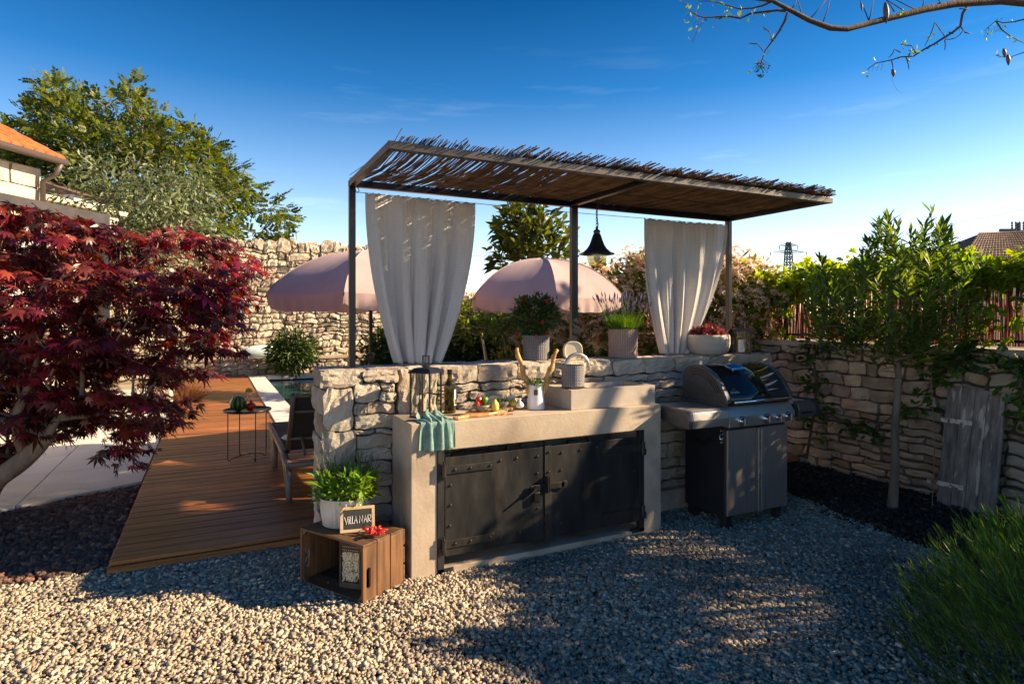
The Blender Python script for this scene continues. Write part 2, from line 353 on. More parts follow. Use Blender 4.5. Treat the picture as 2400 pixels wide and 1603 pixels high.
M['red'] = pm('red_pepper', (0.42, 0.012, 0.01), (0.60, 0.03, 0.015), 30, 0.3, island=0.25, coat=0.3, orvec=False)
M['greenpep'] = pm('green_pepper', (0.10, 0.22, 0.02), (0.18, 0.32, 0.03), 30, 0.3, coat=0.3)
M['bowl'] = pm('grey_stoneware', (0.20, 0.19, 0.17), (0.27, 0.255, 0.23), 30, 0.45)
M['cream'] = pm('cream_ceramic', (0.74, 0.62, 0.44), (0.80, 0.69, 0.51), 8, 0.45)
M['bowlpot'] = pm('sandstone_bowl', (0.40, 0.36, 0.31), (0.50, 0.46, 0.40), 3, 0.75, stretch=(1, 1, 12), bump=0.15, bscale=60)
M['glass'] = glass_mat('clear_glass', (0.97, 0.98, 0.97), 0.02)
M['lampglass'] = glass_mat('amber_ribbed_glass', (0.82, 0.70, 0.42), 0.18, 0.25)
M['bottle'] = None
M['black'] = pm('black_metal', (0.012, 0.012, 0.014), rough=0.35, metal=0.3)
M['lantern_blk'] = pm('lantern_metal', (0.015, 0.016, 0.02), (0.03, 0.03, 0.035), 12, 0.33, 0.4)
M['rubber'] = pm('black_plastic', (0.015, 0.015, 0.016), rough=0.6)
M['steel'] = pm('brushed_steel', (0.42, 0.40, 0.38), (0.52, 0.50, 0.48), 3, 0.36, 0.75, bump=0.05, bscale=60, stretch=(1, 1, 30), rvar=0.06)
M['doorsteel'] = pm('smoked_steel_door', (0.30, 0.27, 0.245), (0.37, 0.335, 0.31), 3, 0.4, 0.65, bump=0.04, bscale=50, stretch=(30, 1, 1), rvar=0.05)
M['chrome'] = pm('chrome', (0.75, 0.75, 0.76), rough=0.08, metal=1.0)
M['lid'] = pm('black_enamel_lid', (0.010, 0.012, 0.016), rough=0.06, coat=0.35, spec=0.45)
M['alu'] = pm('cast_aluminium', (0.12, 0.115, 0.11), (0.16, 0.15, 0.145), 30, 0.45, 0.7)
M['cabdark'] = pm('dark_steel_side', (0.022, 0.023, 0.03), (0.03, 0.03, 0.038), 3, 0.45, 0.4)
M['tile_or'] = pm('orange_roof_tile', (0.48, 0.12, 0.03), (0.62, 0.19, 0.055), 4, 0.8, orand=0.15, bump=0.2, bscale=30)
M['tile_br'] = pm('brown_roof_tile', (0.10, 0.055, 0.04), (0.19, 0.11, 0.08), 5, 0.85, island=0.3, orvec=False)
M['gutter'] = pm('brown_gutter', (0.10, 0.075, 0.065), rough=0.5, metal=0.2)
M['render'] = pm('cream_render', (0.55, 0.47, 0.36), (0.62, 0.54, 0.42), 2, 0.9)
M['render_w'] = pm('white_render', (0.66, 0.66, 0.68), rough=0.9)
M['mauve'] = pm('mauve_canvas', (0.52, 0.385, 0.38), (0.59, 0.445, 0.435), 3, 0.85, trans=0.2, bump=0.25, bscale=9, orand=0.07, orvec=False)
M['pylon'] = pm('galvanised_steel', (0.10, 0.15, 0.17), rough=0.7)
M['greypole'] = pm('grey_pole', (0.10, 0.11, 0.12), rough=0.7)
M['coping'] = pm('white_coping', (0.68, 0.64, 0.60), (0.78, 0.74, 0.70), 2, 0.65, bump=0.08, bscale=40)
M['cushion'] = pm('pale_blue_cushion', (0.45, 0.62, 0.68), (0.60, 0.74, 0.78), 8, 0.9)
M['lounger'] = pm('taupe_plastic', (0.13, 0.105, 0.085), (0.17, 0.14, 0.115), 20, 0.5)
M['mesh'] = pm('dark_mesh_fabric', (0.035, 0.037, 0.035), (0.05, 0.052, 0.05), 60, 0.8, trans=0.1)
M['melon'] = None
# curtain cloth with a fine horizontal waffle weave
def curtain_mat():
    m, t, b, out = newmat('white_waffle_curtain'); N = t.nodes.new; L = t.links.new
    tc = N('ShaderNodeTexCoord'); w = N('ShaderNodeTexWave'); w.bands_direction = 'Z'; w.inputs['Scale'].default_value = 28; w.inputs['Distortion'].default_value = 0.3
    L(tc.outputs['Object'], w.inputs['Vector'])
    r = N('ShaderNodeMapRange'); r.inputs[3].default_value = 0.86; r.inputs[4].default_value = 1.0; L(w.outputs['Fac'], r.inputs[0])
    mx = N('ShaderNodeMix'); mx.data_type = 'RGBA'; mx.blend_type = 'MULTIPLY'; mx.inputs[0].default_value = 1; mx.inputs[6].default_value = (0.84, 0.81, 0.775, 1)
    L(r.outputs[0], mx.inputs[7]); L(mx.outputs[2], b.inputs['Base Color']); b.inputs['Roughness'].default_value = 0.95
    bp = N('ShaderNodeBump'); bp.inputs['Strength'].default_value = 0.35; bp.inputs['Distance'].default_value = 0.004; L(w.outputs['Fac'], bp.inputs['Height']); L(bp.outputs[0], b.inputs['Normal'])
    tr = N('ShaderNodeBsdfTranslucent'); L(mx.outputs[2], tr.inputs[0]); ms = N('ShaderNodeMixShader'); ms.inputs[0].default_value = 0.38
    L(b.outputs[0], ms.inputs[1]); L(tr.outputs[0], ms.inputs[2]); L(ms.outputs[0], out.inputs[0])
    return m
M['curtain'] = curtain_mat()
def basket_mat(name, a, c):
    m, t, b, out = newmat(name); N = t.nodes.new; L = t.links.new
    tc = N('ShaderNodeTexCoord'); sp = N('ShaderNodeSeparateXYZ'); L(tc.outputs['Object'], sp.inputs[0])
    at = N('ShaderNodeMath'); at.operation = 'ARCTAN2'; L(sp.outputs[1], at.inputs[0]); L(sp.outputs[0], at.inputs[1])
    def mth(op, x, y=None, v=None):
        n = N('ShaderNodeMath'); n.operation = op
        L(x, n.inputs[0])
        if y is not None: L(y, n.inputs[1])
        if v is not None: n.inputs[1].default_value = v
        return n.outputs[0]
    row = mth('MULTIPLY', sp.outputs[2], v=95.0)
    tri = mth('PINGPONG', row, v=1.0)
    ang = mth('MULTIPLY', at.outputs[0], v=13.0)
    s = mth('SINE', mth('MULTIPLY', mth('ADD', ang, tri), v=3.0))
    s2 = mth('ABSOLUTE', mth('SUBTRACT', tri, v=0.5))
    h = mth('SUBTRACT', mth('MULTIPLY', s, v=0.5), y=s2)
    r = N('ShaderNodeMapRange'); r.inputs[1].default_value = -1.0; r.inputs[2].default_value = 0.5; L(h, r.inputs[0])
    mx = N('ShaderNodeMix'); mx.data_type = 'RGBA'; L(r.outputs[0], mx.inputs[0]); mx.inputs[6].default_value = (*a, 1); mx.inputs[7].default_value = (*c, 1)
    L(mx.outputs[2], b.inputs['Base Color']); b.inputs['Roughness'].default_value = 0.85
    bp = N('ShaderNodeBump'); bp.inputs['Strength'].default_value = 0.9; bp.inputs['Distance'].default_value = 0.006; L(r.outputs[0], bp.inputs['Height']); L(bp.outputs[0], b.inputs['Normal'])
    return m
M['basket_grey'] = basket_mat('grey_braided_rope', (0.10, 0.10, 0.11), (0.36, 0.35, 0.34))
M['basket_dark'] = basket_mat('dark_grey_braid', (0.05, 0.05, 0.06), (0.27, 0.26, 0.27))
M['basket_rose'] = basket_mat('dusty_rose_braid', (0.26, 0.15, 0.12), (0.56, 0.41, 0.34))
def melon_mat():
    m, t, b, out = newmat('striped_melon'); N = t.nodes.new; L = t.links.new
    tc = N('ShaderNodeTexCoord'); sp = N('ShaderNodeSeparateXYZ'); L(tc.outputs['Object'], sp.inputs[0])
    at = N('ShaderNodeMath'); at.operation = 'ARCTAN2'; L(sp.outputs[1], at.inputs[0]); L(sp.outputs[0], at.inputs[1])
    n = N('ShaderNodeTexNoise'); n.inputs['Scale'].default_value = 30; L(tc.outputs['Object'], n.inputs['Vector'])
    a = N('ShaderNodeMath'); a.operation = 'MULTIPLY'; a.inputs[1].default_value = 11; L(at.outputs[0], a.inputs[0])
    a1 = N('ShaderNodeMath'); a1.operation = 'MULTIPLY_ADD'; L(n.outputs[0], a1.inputs[0]); a1.inputs[1].default_value = 2.5; L(a.outputs[0], a1.inputs[2])
    s = N('ShaderNodeMath'); s.operation = 'SINE'; L(a1.outputs[0], s.inputs[0])
    r = N('ShaderNodeValToRGB'); r.color_ramp.elements[0].position = 0.1; r.color_ramp.elements[0].color = (0.03, 0.09, 0.015, 1); r.color_ramp.elements[1].position = 0.5; r.color_ramp.elements[1].color = (0.16, 0.30, 0.05, 1)
    L(s.outputs[0], r.inputs[0]); L(r.outputs[0], b.inputs['Base Color']); b.inputs['Roughness'].default_value = 0.25
    return m
M['melon'] = melon_mat()
mb_, t_, b_, o_ = newmat('olive_green_bottle_glass')
b_.inputs['Base Color'].default_value = (0.045, 0.04, 0.008, 1); b_.inputs['Roughness'].default_value = 0.04; b_.inputs['Coat Weight'].default_value = 1.0
tr_ = t_.nodes.new('ShaderNodeBsdfTransparent'); tr_.inputs[0].default_value = (0.55, 0.42, 0.05, 1)
ms_ = t_.nodes.new('ShaderNodeMixShader'); ms_.inputs[0].default_value = 0.45
t_.links.new(b_.outputs[0], ms_.inputs[1]); t_.links.new(tr_.outputs[0], ms_.inputs[2]); t_.links.new(ms_.outputs[0], o_.inputs[0])
M['bottle'] = mb_
def water_mat():
    m, t, b, out = newmat('pool_water'); N = t.nodes.new; L = t.links.new
    b.inputs['Base Color'].default_value = (0.028, 0.085, 0.09, 1); b.inputs['Roughness'].default_value = 0.03; b.inputs['IOR'].default_value = 1.33
    tc = N('ShaderNodeTexCoord'); n = N('ShaderNodeTexNoise'); n.inputs['Scale'].default_value = 2.2; n.inputs['Detail'].default_value = 4; L(tc.outputs['Object'], n.inputs['Vector'])
    bp = N('ShaderNodeBump'); bp.inputs['Strength'].default_value = 0.12; bp.inputs['Distance'].default_value = 0.15; L(n.outputs[0], bp.inputs['Height']); L(bp.outputs[0], b.inputs['Normal'])
    return m
M['water'] = water_mat()

# ------------------------------------------------------------------ ground, gravel, soil, paving
def sheet(name, x0, y0, x1, y1, z, mat, kind='structure'):
    m = MB(); m.add([(x0, y0, z), (x1, y0, z), (x1, y1, z), (x0, y1, z)], [(0, 1, 2, 3)])
    o = obj(name, m, mat); o['kind'] = kind; return o
sheet('ground', -1200, -1200, 1200, 1200, -0.35, M['ground'])

def relief(name, x0, y0, x1, y1, nx, ny, z, amp, mat, seed=1, mask=None):
    from mathutils import noise
    V = []; F = []
    for j in range(ny + 1):
        for i in range(nx + 1):
            x = x0 + (x1 - x0) * i / nx; y = y0 + (y1 - y0) * j / ny
            V.append((x, y, z + amp * noise.noise(Vector((x * 1.7, y * 1.7, seed))) + amp * 0.6 * noise.noise(Vector((x * 6, y * 6, seed)))))
    for j in range(ny):
        for i in range(nx):
            a = j * (nx + 1) + i; F.append((a, a + 1, a + nx + 2, a + nx + 1))
    o = npmesh(name, V, F, mat, smooth=True, kind='structure'); return o
relief('gravel_yard', -6, -4, 9, 4.35, 90, 50, -0.012, 0.008, M['gravel_base'], 3)
relief('lava_bed', -6, 4.28, -0.5, 6.7, 30, 20, -0.006, 0.008, M['lava_base'], 5)
relief('planting_bed', 4.12, 1.0, 5.5, 14.5, 24, 120, 0.008, 0.02, M['soil'], 8)
m = MB(); m.bb((-6, 4.35, -0.30), (-0.5, 16.9, -0.02)); m.bb((5.5, -1.0, -0.30), (9, 17, 0.0)); m.bb((-6, -4, -0.3), (9, -3.9, -0.05))
obj('terrain', m, M['ground'], kind='structure')
m = MB(); m.bb((5.62, -1, 0.0), (9, 17, 1.2)); obj('raised_terrain', m, M['ground'], kind='structure')

def stone_template(k, seed, flat=0.6):
    g = np.random.default_rng(seed); out = []
    for _ in range(k):
        v = np.array([[x, y, z] for x in (-1, 1) for y in (-1, 1) for z in (-1, 1)], float) * 0.5
        v *= g.uniform(0.65, 1.1, (1, 3)) * np.array([1, 0.85, flat]); v += g.uniform(-0.17, 0.17, v.shape)
        out.append(v)
    f = np.array([(0, 1, 3), (0, 3, 2), (4, 6, 7), (4, 7, 5), (0, 4, 5), (0, 5, 1), (2, 3, 7), (2, 7, 6), (0, 2, 6), (0, 6, 4), (1, 5, 7), (1, 7, 3)])
    return out, f
def chippings(name, P, size, mat, seed, tilt=0.5, flat=0.6):
    T, F = stone_template(16, seed, flat); g = np.random.default_rng(seed); VV = []; FF = []; n0 = 0
    idx = g.integers(0, 16, len(P))
    for k in range(16):
        p = P[idx == k]
        if not len(p): continue
        a = g.uniform(0, 6.283, len(p)); yd = np.stack([np.cos(a), np.sin(a), g.uniform(-tilt, tilt, len(p))], 1)
        zd = np.stack([g.uniform(-tilt, tilt, len(p)), g.uniform(-tilt, tilt, len(p)), np.ones(len(p))], 1)
        s = size * np.minimum(1.9, np.exp(g.normal(0, 0.32, len(p))))
        W, Q = scatter(T[k], F, p, yd, zd, s); VV.append(W); FF.append(Q + n0); n0 += len(W)
    return npmesh(name, np.concatenate(VV), np.concatenate(FF), mat, kind='stuff')
def view_pts(n, d0, d1, k0, k1, z, g):
    d = np.sqrt(g.uniform(d0 * d0, d1 * d1, n)); k = g.uniform(k0, k1, n)
    return np.stack([d * (FWD[0] + RGT[0] * k), d * (FWD[1] + RGT[1] * k), np.full(n, z)], 1)
g = np.random.default_rng(11)
def gravel_keep(P):
    x, y = P[:, 0], P[:, 1]
    wob = 0.03 * np.sin(x * 9) + 0.02 * np.sin(x * 23 + 1)
    edge = 4.32 - 0.028 * (y - 2.0) ** 0 + 0.0 * x
    bed = x < 4.08 + 0.16 * np.clip(y - 2.0, 0, 3) * 1.1 + 0.02 * np.sin(y * 14)
    front = (y < 4.2) | ((x < -0.5) & (y < 4.38 + wob))
    left = ~((x < -0.52) & (y > 4.38 + wob - 0.1 * (x < -0.5)))
    cc_, ss_ = math.cos(-0.5 * 0 + math.atan2(-.425, .256)), math.sin(math.atan2(-.425, .256)); lx_ = (x - .442) * cc_ + (y - 3.6) * ss_; ly_ = -(x - .442) * ss_ + (y - 3.6) * cc_
    cnt = ~((lx_ > .004) & (lx_ < .496) & (ly_ > .004) & (ly_ < .31)) & ~((x > 1.04) & (x < 2.76) & (y > 3.38)) & ~((x > 0.62) & (x < 4.3) & (y > 3.75))
    return bed & front & left & cnt
P1 = view_pts(185000, 2.1, 5.4, -0.92, 0.80, 0, g); P1 = P1[gravel_keep(P1)]
P2 = np.concatenate([view_pts(52000, 1.2, 4.6, -1.6, -.90, 0, g), view_pts(16000, 1.2, 4.6, .78, 1.35, 0, g), view_pts(14000, 1.0, 2.15, -.95, .85, 0, g)]); P2 = P2[gravel_keep(P2)]
P1 = np.concatenate([P1, P2]); P1[:, 2] = g.normal(0.0, 0.0045, len(P1)) + 0.006 * np.sin(P1[:, 0] * 4.1) * np.sin(P1[:, 1] * 5.3)
chippings('gravel_chippings', P1, 0.0146, M['gravel'], 12)
P3 = view_pts(90000, 3.2, 7.0, -1.3, -0.50, 0, g)
x, y = P3[:, 0], P3[:, 1]
P3 = P3[(x < -0.53) & (y > 4.30 + 0.03 * np.sin(x * 9)) & (y < 6.25 + 0.52 * (x + 0.56))]
P3[:, 2] = g.normal(0.004, 0.006, len(P3))
chippings('lava_chippings', P3, 0.024, M['lava'], 13, 0.7, 0.8)
P4 = view_pts(60000, 2.8, 9.0, 0.3, 1.0, 0, g); x, y = P4[:, 0], P4[:, 1]
P4 = P4[(x > 4.07 + 0.176 * np.clip(y - 2.0, 0, 3)) & (x < 5.34)][:9000]; P4[:, 2] = g.normal(0.016, 0.01, len(P4))
chippings('bark_mulch', P4, 0.022, M['soilbit'], 14, 0.8, 0.35)
# a few leaves fallen on the bed
lf = np.array([[0, 0, 0], [0.5, 0.5, 0.12], [0, 1.2, 0], [-0.5, 0.5, 0.12]], float); lfF = np.array([(0, 1, 2), (0, 2, 3)])
Pf = np.array([[4.9, 4.05, 0.05], [5.05, 3.8, 0.05], [4.75, 3.5, 0.05], [4.6, 4.3, 0.05], [4.45, 3.2, 0.04], [0.2, 2.9, 0.03], [-0.6, 4.6, 0.04]])
W, Q = scatter(lf, lfF, Pf, g.normal(0, 1, (len(Pf), 3)) * [1, 1, 0.1], np.tile([0, 0.2, 1.0], (len(Pf), 1)), np.full(len(Pf), 0.035))
npmesh('fallen_leaves', W, Q, M['dryleaf'], kind='stuff')

# paving terrace on the left: slabs as pieces of the setting
pav = bpy.data.objects.new('paving_terrace', None); COL.objects.link(pav); pav['kind'] = 'structure'
pav.location = (-0.56, 6.3, 0)
ang = math.atan2(0.40, 0.77)
ux, uy = math.cos(ang), math.sin(ang)
b = MB(); b.prism([(-0.56, 6.27), (-0.56, 15.6), (-6, 15.6), (-6, 3.50), (-1.35 - 2.0, 5.87 - 1.04), (-1.35, 5.87)], -0.3, 0.012, lambda u, v, w: (u + 0.56, v - 6.3, w))
obj('paving_bed', b, M['mortar_lt'], pav)
def clip_rect_below(poly, a, bb, c):      # keep points with a*x+b*y>=c
    out = []
    for i in range(len(poly)):
        p, q = poly[i], poly[(i + 1) % len(poly)]
        fp = a * p[0] + bb * p[1] - c; fq = a * q[0] + bb * q[1] - c
        if fp >= 0: out.append(p)
        if (fp >= 0) != (fq >= 0):
            t = fp / (fp - fq); out.append((p[0] + (q[0] - p[0]) * t, p[1] + (q[1] - p[1]) * t))
    return out
for j in range(12):
    for i in range(7):
        x1 = -0.565 - i * 0.8; x0 = x1 - 0.792; y0 = 4.6 + j * 0.8; y1 = y0 + 0.792
        pl = clip_rect_below([(x0, y0), (x1, y0), (x1, y1), (x0, y1)], -0.5195, 1.0, 6.29 + 0.5195 * 0.56)
        if len(pl) < 3: continue
        s = MB(); s.prism([(p[0] + 0.56, p[1] - 6.3) for p in pl], 0.012, 0.036, lambda u, v, w: (u, v, w))
        obj('slab', s, M['paving'], pav, bevel=0.002)

# ------------------------------------------------------------------ deck and pool
deck = bpy.data.objects.new('wooden_deck', None); COL.objects.link(deck); deck['kind'] = 'structure'; deck.location = (-0.54, 4.2, 0)
pw, gap = 0.140, 0.008
plank_meshes = {}
def plank(x0, x1, y, z=0.07):
    L_ = round(x1 - x0, 3)
    if L_ not in plank_meshes:
        q = MB(); q.box((0, 0, -0.0125), (L_, pw - gap, 0.025)); me = bpy.data.meshes.new('plank'); me.from_pydata(q.V, [], q.F); me.materials.append(M['deck']); plank_meshes[L_] = me
    o = bpy.data.objects.new('plank', plank_meshes[L_]); COL.objects.link(o); o.parent = deck
    o.location = ((x0 + x1) / 2 + 0.54, y + pw / 2 - 4.2, z + rng.uniform(-0.0012, 0.0012))
    if y < 9:
        bvv = o.modifiers.new('bevel', 'BEVEL'); bvv.width = 0.004; bvv.segments = 2
y = 4.2; i = 0
while y < 15.95:
    segs = [(-0.54, 5.3)] if (y < 7.44) or (y > 15.62) else [(-0.54, 0.74), (4.05, 5.3)]
    for (a, b2) in segs:
        if b2 - a > 3:
            cut = [1.9, 2.9, 2.4][i % 3]
            if i % 2: plank(a, a + cut - 0.002, y); plank(a + cut + 0.002, b2, y)
            else: plank(a, a + cut + 0.8 - 0.002, y); plank(a + cut + 0.8 + 0.002, b2, y)
        else: plank(a, b2, y)
    y += pw; i += 1
q = MB(); q.bb((0.02, 0.02, -0.28), (5.8, 3.2, 0.043)); q.bb((0.02, 3.2, -0.28), (1.27, 11.7, 0.043)); q.bb((4.6, 3.2, -0.28), (5.8, 11.7, 0.043)); q.bb((0.02, 11.4, -0.28), (5.8, 11.78, 0.0431))
obj('deck_base', q, M['deck_under'], deck)
q = MB(); q.box((0.62, -0.012, 0.0), (1.26, 0.022, 0.088)); obj('fascia_board', q, M['deck'], deck)
pool = bpy.data.objects.new('swimming_pool', None); COL.objects.link(pool); pool['kind'] = 'structure'; pool.location = (1.09, 7.8, 0)
q = MB((1.09, 7.8, 0)); q.bb((1.09, 7.8, -0.3), (3.7, 15.25, -0.02)); obj('water', q, M['water'], pool)
def coping(x0, y0, x1, y1):
    q = MB((1.09, 7.8, 0)); q.bb((x0, y0, 0.0), (x1, y1, 0.085)); obj('coping_slab', q, M['coping'], pool, bevel=0.004)
for j in range(8): coping(0.75, 7.45 + j * 1.02, 1.09, 7.45 + (j + 1) * 1.02 - 0.005)
for j in range(8): coping(3.7, 7.45 + j * 1.02, 4.04, 7.45 + (j + 1) * 1.02 - 0.005)
for j in range(4): coping(1.095 + j * 0.65, 15.26, 1.095 + (j + 1) * 0.65 - 0.005, 15.6); coping(1.095 + j * 0.65, 7.45, 1.095 + (j + 1) * 0.65 - 0.005, 7.8)

# ------------------------------------------------------------------ dry stone masonry
def guillotine(x0, z0, x1, z1, mw, mh, g, out, asp=1.9):
    w, h = x1 - x0, z1 - z0
    if w <= mw * g.uniform(0.75, 1.25) and h <= mh * g.uniform(0.8, 1.3):
        out.append((x0, z0, x1, z1)); return
    if h > mh and (w / h < asp or w < mw) or (h > mh and g.random() < 0.45):
        c = z0 + h * g.uniform(0.33, 0.67)
        guillotine(x0, z0, x1, c, mw, mh, g, out, asp); guillotine(x0, c, x1, z1, mw, mh, g, out, asp)
    elif w > mw * 0.75:
        c = x0 + w * g.uniform(0.3, 0.7)
        guillotine(x0, z0, c, z1, mw, mh, g, out, asp); guillotine(c, z0, x1, z1, mw, mh, g, out, asp)
    else: out.append((x0, z0, x1, z1))
def warp(u, v, s):                           # common distortion so that joints stay parallel but never straight
    return (0.35 * s * math.sin(v * 11 / (s * 14) + u * 3 / (s * 9)) + 0.18 * s * math.sin(v * 23 + 1.7),
            0.30 * s * math.sin(u * 9 / (s * 14) + 0.6) + 0.16 * s * math.sin(u * 19 + 2.1) + 0.2 * s * math.sin(u * 4.3 + v * 2))
def stone_geo(r, t, rough, g, nx=4, ny=3, joint=0.006, s=0.05):
    x0, z0, x1, z1 = r; w, h = x1 - x0, z1 - z0
    cx, cz = (x0 + x1) / 2, (z0 + z1) / 2
    j = joint * g.uniform(0.7, 1.8)
    base = g.uniform(0, rough); tiltx, tiltz = g.uniform(-0.6, 0.6) * rough, g.uniform(-0.6, 0.6) * rough
    V = []
    for b in range(ny + 1):
        for a in range(nx + 1):
            u, v = a / nx, b / ny
            x = x0 + j + (w - 2 * j) * u; z = z0 + j + (h - 2 * j) * v
            edge = (a in (0, nx)) + (b in (0, ny))
            if edge < 2:
                x += g.uniform(-1, 1) * (0.2 * w / nx if a not in (0, nx) else j * 0.5); z += g.uniform(-1, 1) * (0.2 * h / ny if b not in (0, ny) else j * 0.5)
            if edge == 2:
                cc = g.uniform(0.01, 0.09) * min(w, h); x += cc * (1 if a == 0 else -1); z += cc * (1 if b == 0 else -1) * 0.7
            n = base + tiltx * (u - 0.5) + tiltz * (v - 0.5) + g.uniform(-0.4, 0.4) * rough - (0.22 * rough + 0.002 if edge else 0)
            dx, dz = warp(x, z, s)
            V.append((x + dx - cx, z + dz - cz, n))
    n0 = len(V); per = [a for a in range(nx + 1)] + [(nx + 1) * b + nx for b in range(1, ny + 1)] + [(nx + 1) * ny + a for a in range(nx - 1, -1, -1)] + [(nx + 1) * b for b in range(ny - 1, 0, -1)]
    for i in per: V.append((V[i][0] * 0.985, V[i][1] * 0.97, -t))
    F = [(b * (nx + 1) + a, b * (nx + 1) + a + 1, (b + 1) * (nx + 1) + a + 1, (b + 1) * (nx + 1) + a) for b in range(ny) for a in range(nx)]
    m = len(per); F += [(per[i], n0 + i, n0 + (i + 1) % m, per[(i + 1) % m]) for i in range(m)]
    return V, F, (cx, cz)
def masonry(parent, org, ud, nd, rects, mat, t=0.10, rough=0.02, joint=0.006, nx=4, ny=3, seed=1, s=0.05, limit=300, sortkey=None, vd=(0, 0, 1), name='stone', smooth=False):
    g = random.Random(seed); po = parent.location
    ud, nd, vd, org = Vector(ud), Vector(nd), Vector(vd), Vector(org)
    flip = ud.cross(vd).dot(nd) < 0
    if sortkey: rects = sorted(rects, key=sortkey)
    rest = MB()
    for i, r in enumerate(rects):
        V, F, (cx, cz) = stone_geo(r, t, rough, g, nx, ny, joint, s)
        if flip: F = [tuple(reversed(f)) for f in F]
        W = [ud * a + vd * b + nd * c for a, b, c in V]
        loc = org + ud * cx + vd * cz - po
        if i < limit:
            me = bpy.data.meshes.new(name); me.from_pydata([tuple(w) for w in W], [], F)
            if smooth: me.polygons.foreach_set('use_smooth', [True] * len(me.polygons))
            me.materials.append(mat)
            o = bpy.data.objects.new(name, me); COL.objects.link(o); o.parent = parent; o.location = loc
        else: rest.add([w + loc for w in W], F)
    if rest.V: obj('far_stones', rest, mat, parent, kind='stuff')

# front stone wall of the outdoor kitchen
FW = dict(x0=0.587, x1=4.36, y0=3.75, y1=4.10, z=1.175)
sw = thing('stone_wall', 'low wall of pale rough limestone behind the concrete counter and grill', 'wall', (0.587, 3.75, 0))
q = MB((0.587, 3.75, 0)); q.bb((FW['x0'] + 0.05, FW['y0'] + 0.045, -0.05), (FW['x1'] - 0.05, FW['y1'] - 0.045, FW['z'] - 0.05)); obj('wall_core', q, M['mortar'], sw)
g = random.Random(21); rs = []
# laid out courses at the visible left end, random elsewhere
zt = FW['z'] - 0.005
hand = [(0.0, 1.065, .235, zt), (.235, 1.085, .46, zt), (.0, .80, .185, 1.065), (.185, .965, .345, 1.085), (.345, 1.03, .445, 1.085), (.345, .965, .445, 1.03), (.185, .885, .265, .965), (.265, .895, .445, .965),
        (.185, .80, .445, .89), (.185, .765, .31, .80), (.31, .765, .42, .80), (0, .60, .20, .80), (.20, .68, .42, .765), (.20, .60, .42, .68), (.0, .42, .22, .60), (.22, .52, .42, .60), (.22, .44, .42, .52), (.0, .22, .16, .42), (.16, .33, .42, .44), (.16, .22, .42, .33), (0, 0, .24, .22), (.24, .11, .42, .22), (.24, 0, .42, .11)]
rs += [(a, b_1, c, d) for a, b_1, c, d in hand]
rs.append((.46, .86, .72, zt)) ; rs.append((.42, .60, .72, .86)) if False else None
x = .72
for (a, c) in ((.72, 1.0), (1.0, 1.30), (1.30, 1.58), (1.58, 1.86), (1.86, 2.1), (2.1, 2.4), (2.4, 2.7), (2.7, 3.06), (3.06, 3.773)):
    rs.append((a, zt - g.uniform(.085, .115), c, zt))
top = {tuple(r) for r in rs if r[0] >= .72}
for r in sorted(top): guillotine(r[0], .80, r[2], r[1], .30, .095, g, rs, 2.4) if False else None
guillotine(.72, .70, 3.773, zt - .117, .30, .10, g, rs, 2.6)
for r in list(top): rs.remove(r); rs.append((r[0], zt - .117, r[2], zt))
guillotine(.42, .10, 3.773, .70, .36, .14, g, rs, 2.4)
rs.append((.445, .70, .72, .86)) ; rs.remove((.46, .86, .72, zt)); rs.append((.46, .86, .60, zt)); rs.append((.60, 1.0, .72, zt)); rs.append((.60, .86, .72, 1.0)); rs.append((.42, .70, .445, .765))
masonry(sw, (0.587, 3.75, 0), (1, 0, 0), (0, -1, 0), rs, M['stone'], t=0.07, rough=0.019, joint=0.0036, nx=8, ny=5, seed=4, s=0.016)
re = []; guillotine(.0, 0, .35, zt, .26, .19, random.Random(5), re, 1.2)
masonry(sw, (0.587, 4.10, 0), (0, -1, 0), (-1, 0, 0), re, M['stone'], t=0.07, rough=0.014, joint=0.003, nx=5, ny=4, seed=6, s=0.018)
re = []; guillotine(.0, 0, .35, zt, .26, .16, random.Random(8), re, 1.2)
masonry(sw, (4.36, 3.75, 0), (0, 1, 0), (1, 0, 0), re, M['stone'], t=0.07, rough=0.02, joint=0.005, nx=4, ny=3, seed=7, s=0.02)
rb = []; guillotine(0, 0, 3.773, zt, .42, .17, random.Random(9), rb, 2.2)
masonry(sw, (4.36, 4.10, 0), (-1, 0, 0), (0, 1, 0), rb, M['stone'], t=0.07, rough=0.02, joint=0.005, nx=4, ny=3, seed=8, s=0.02)
rt = []; guillotine(0, .02, 3.773, .33, .36, .30, random.Random(10), rt, 1.1)
masonry(sw, (0.587, 3.75, FW['z'] - 0.006), (1, 0, 0), (0, 0, 1), rt, M['stone'], t=0.05, rough=0.008, joint=0.004, nx=5, ny=4, seed=9, s=0.018, vd=(0, 1, 0))
q = MB((0.587, 3.75, 0)); q.bb((2.82, 3.66, -0.03), (3.7, 3.79, 0.16)); obj('footing', q, M['concrete'], sw, bevel=0.006)

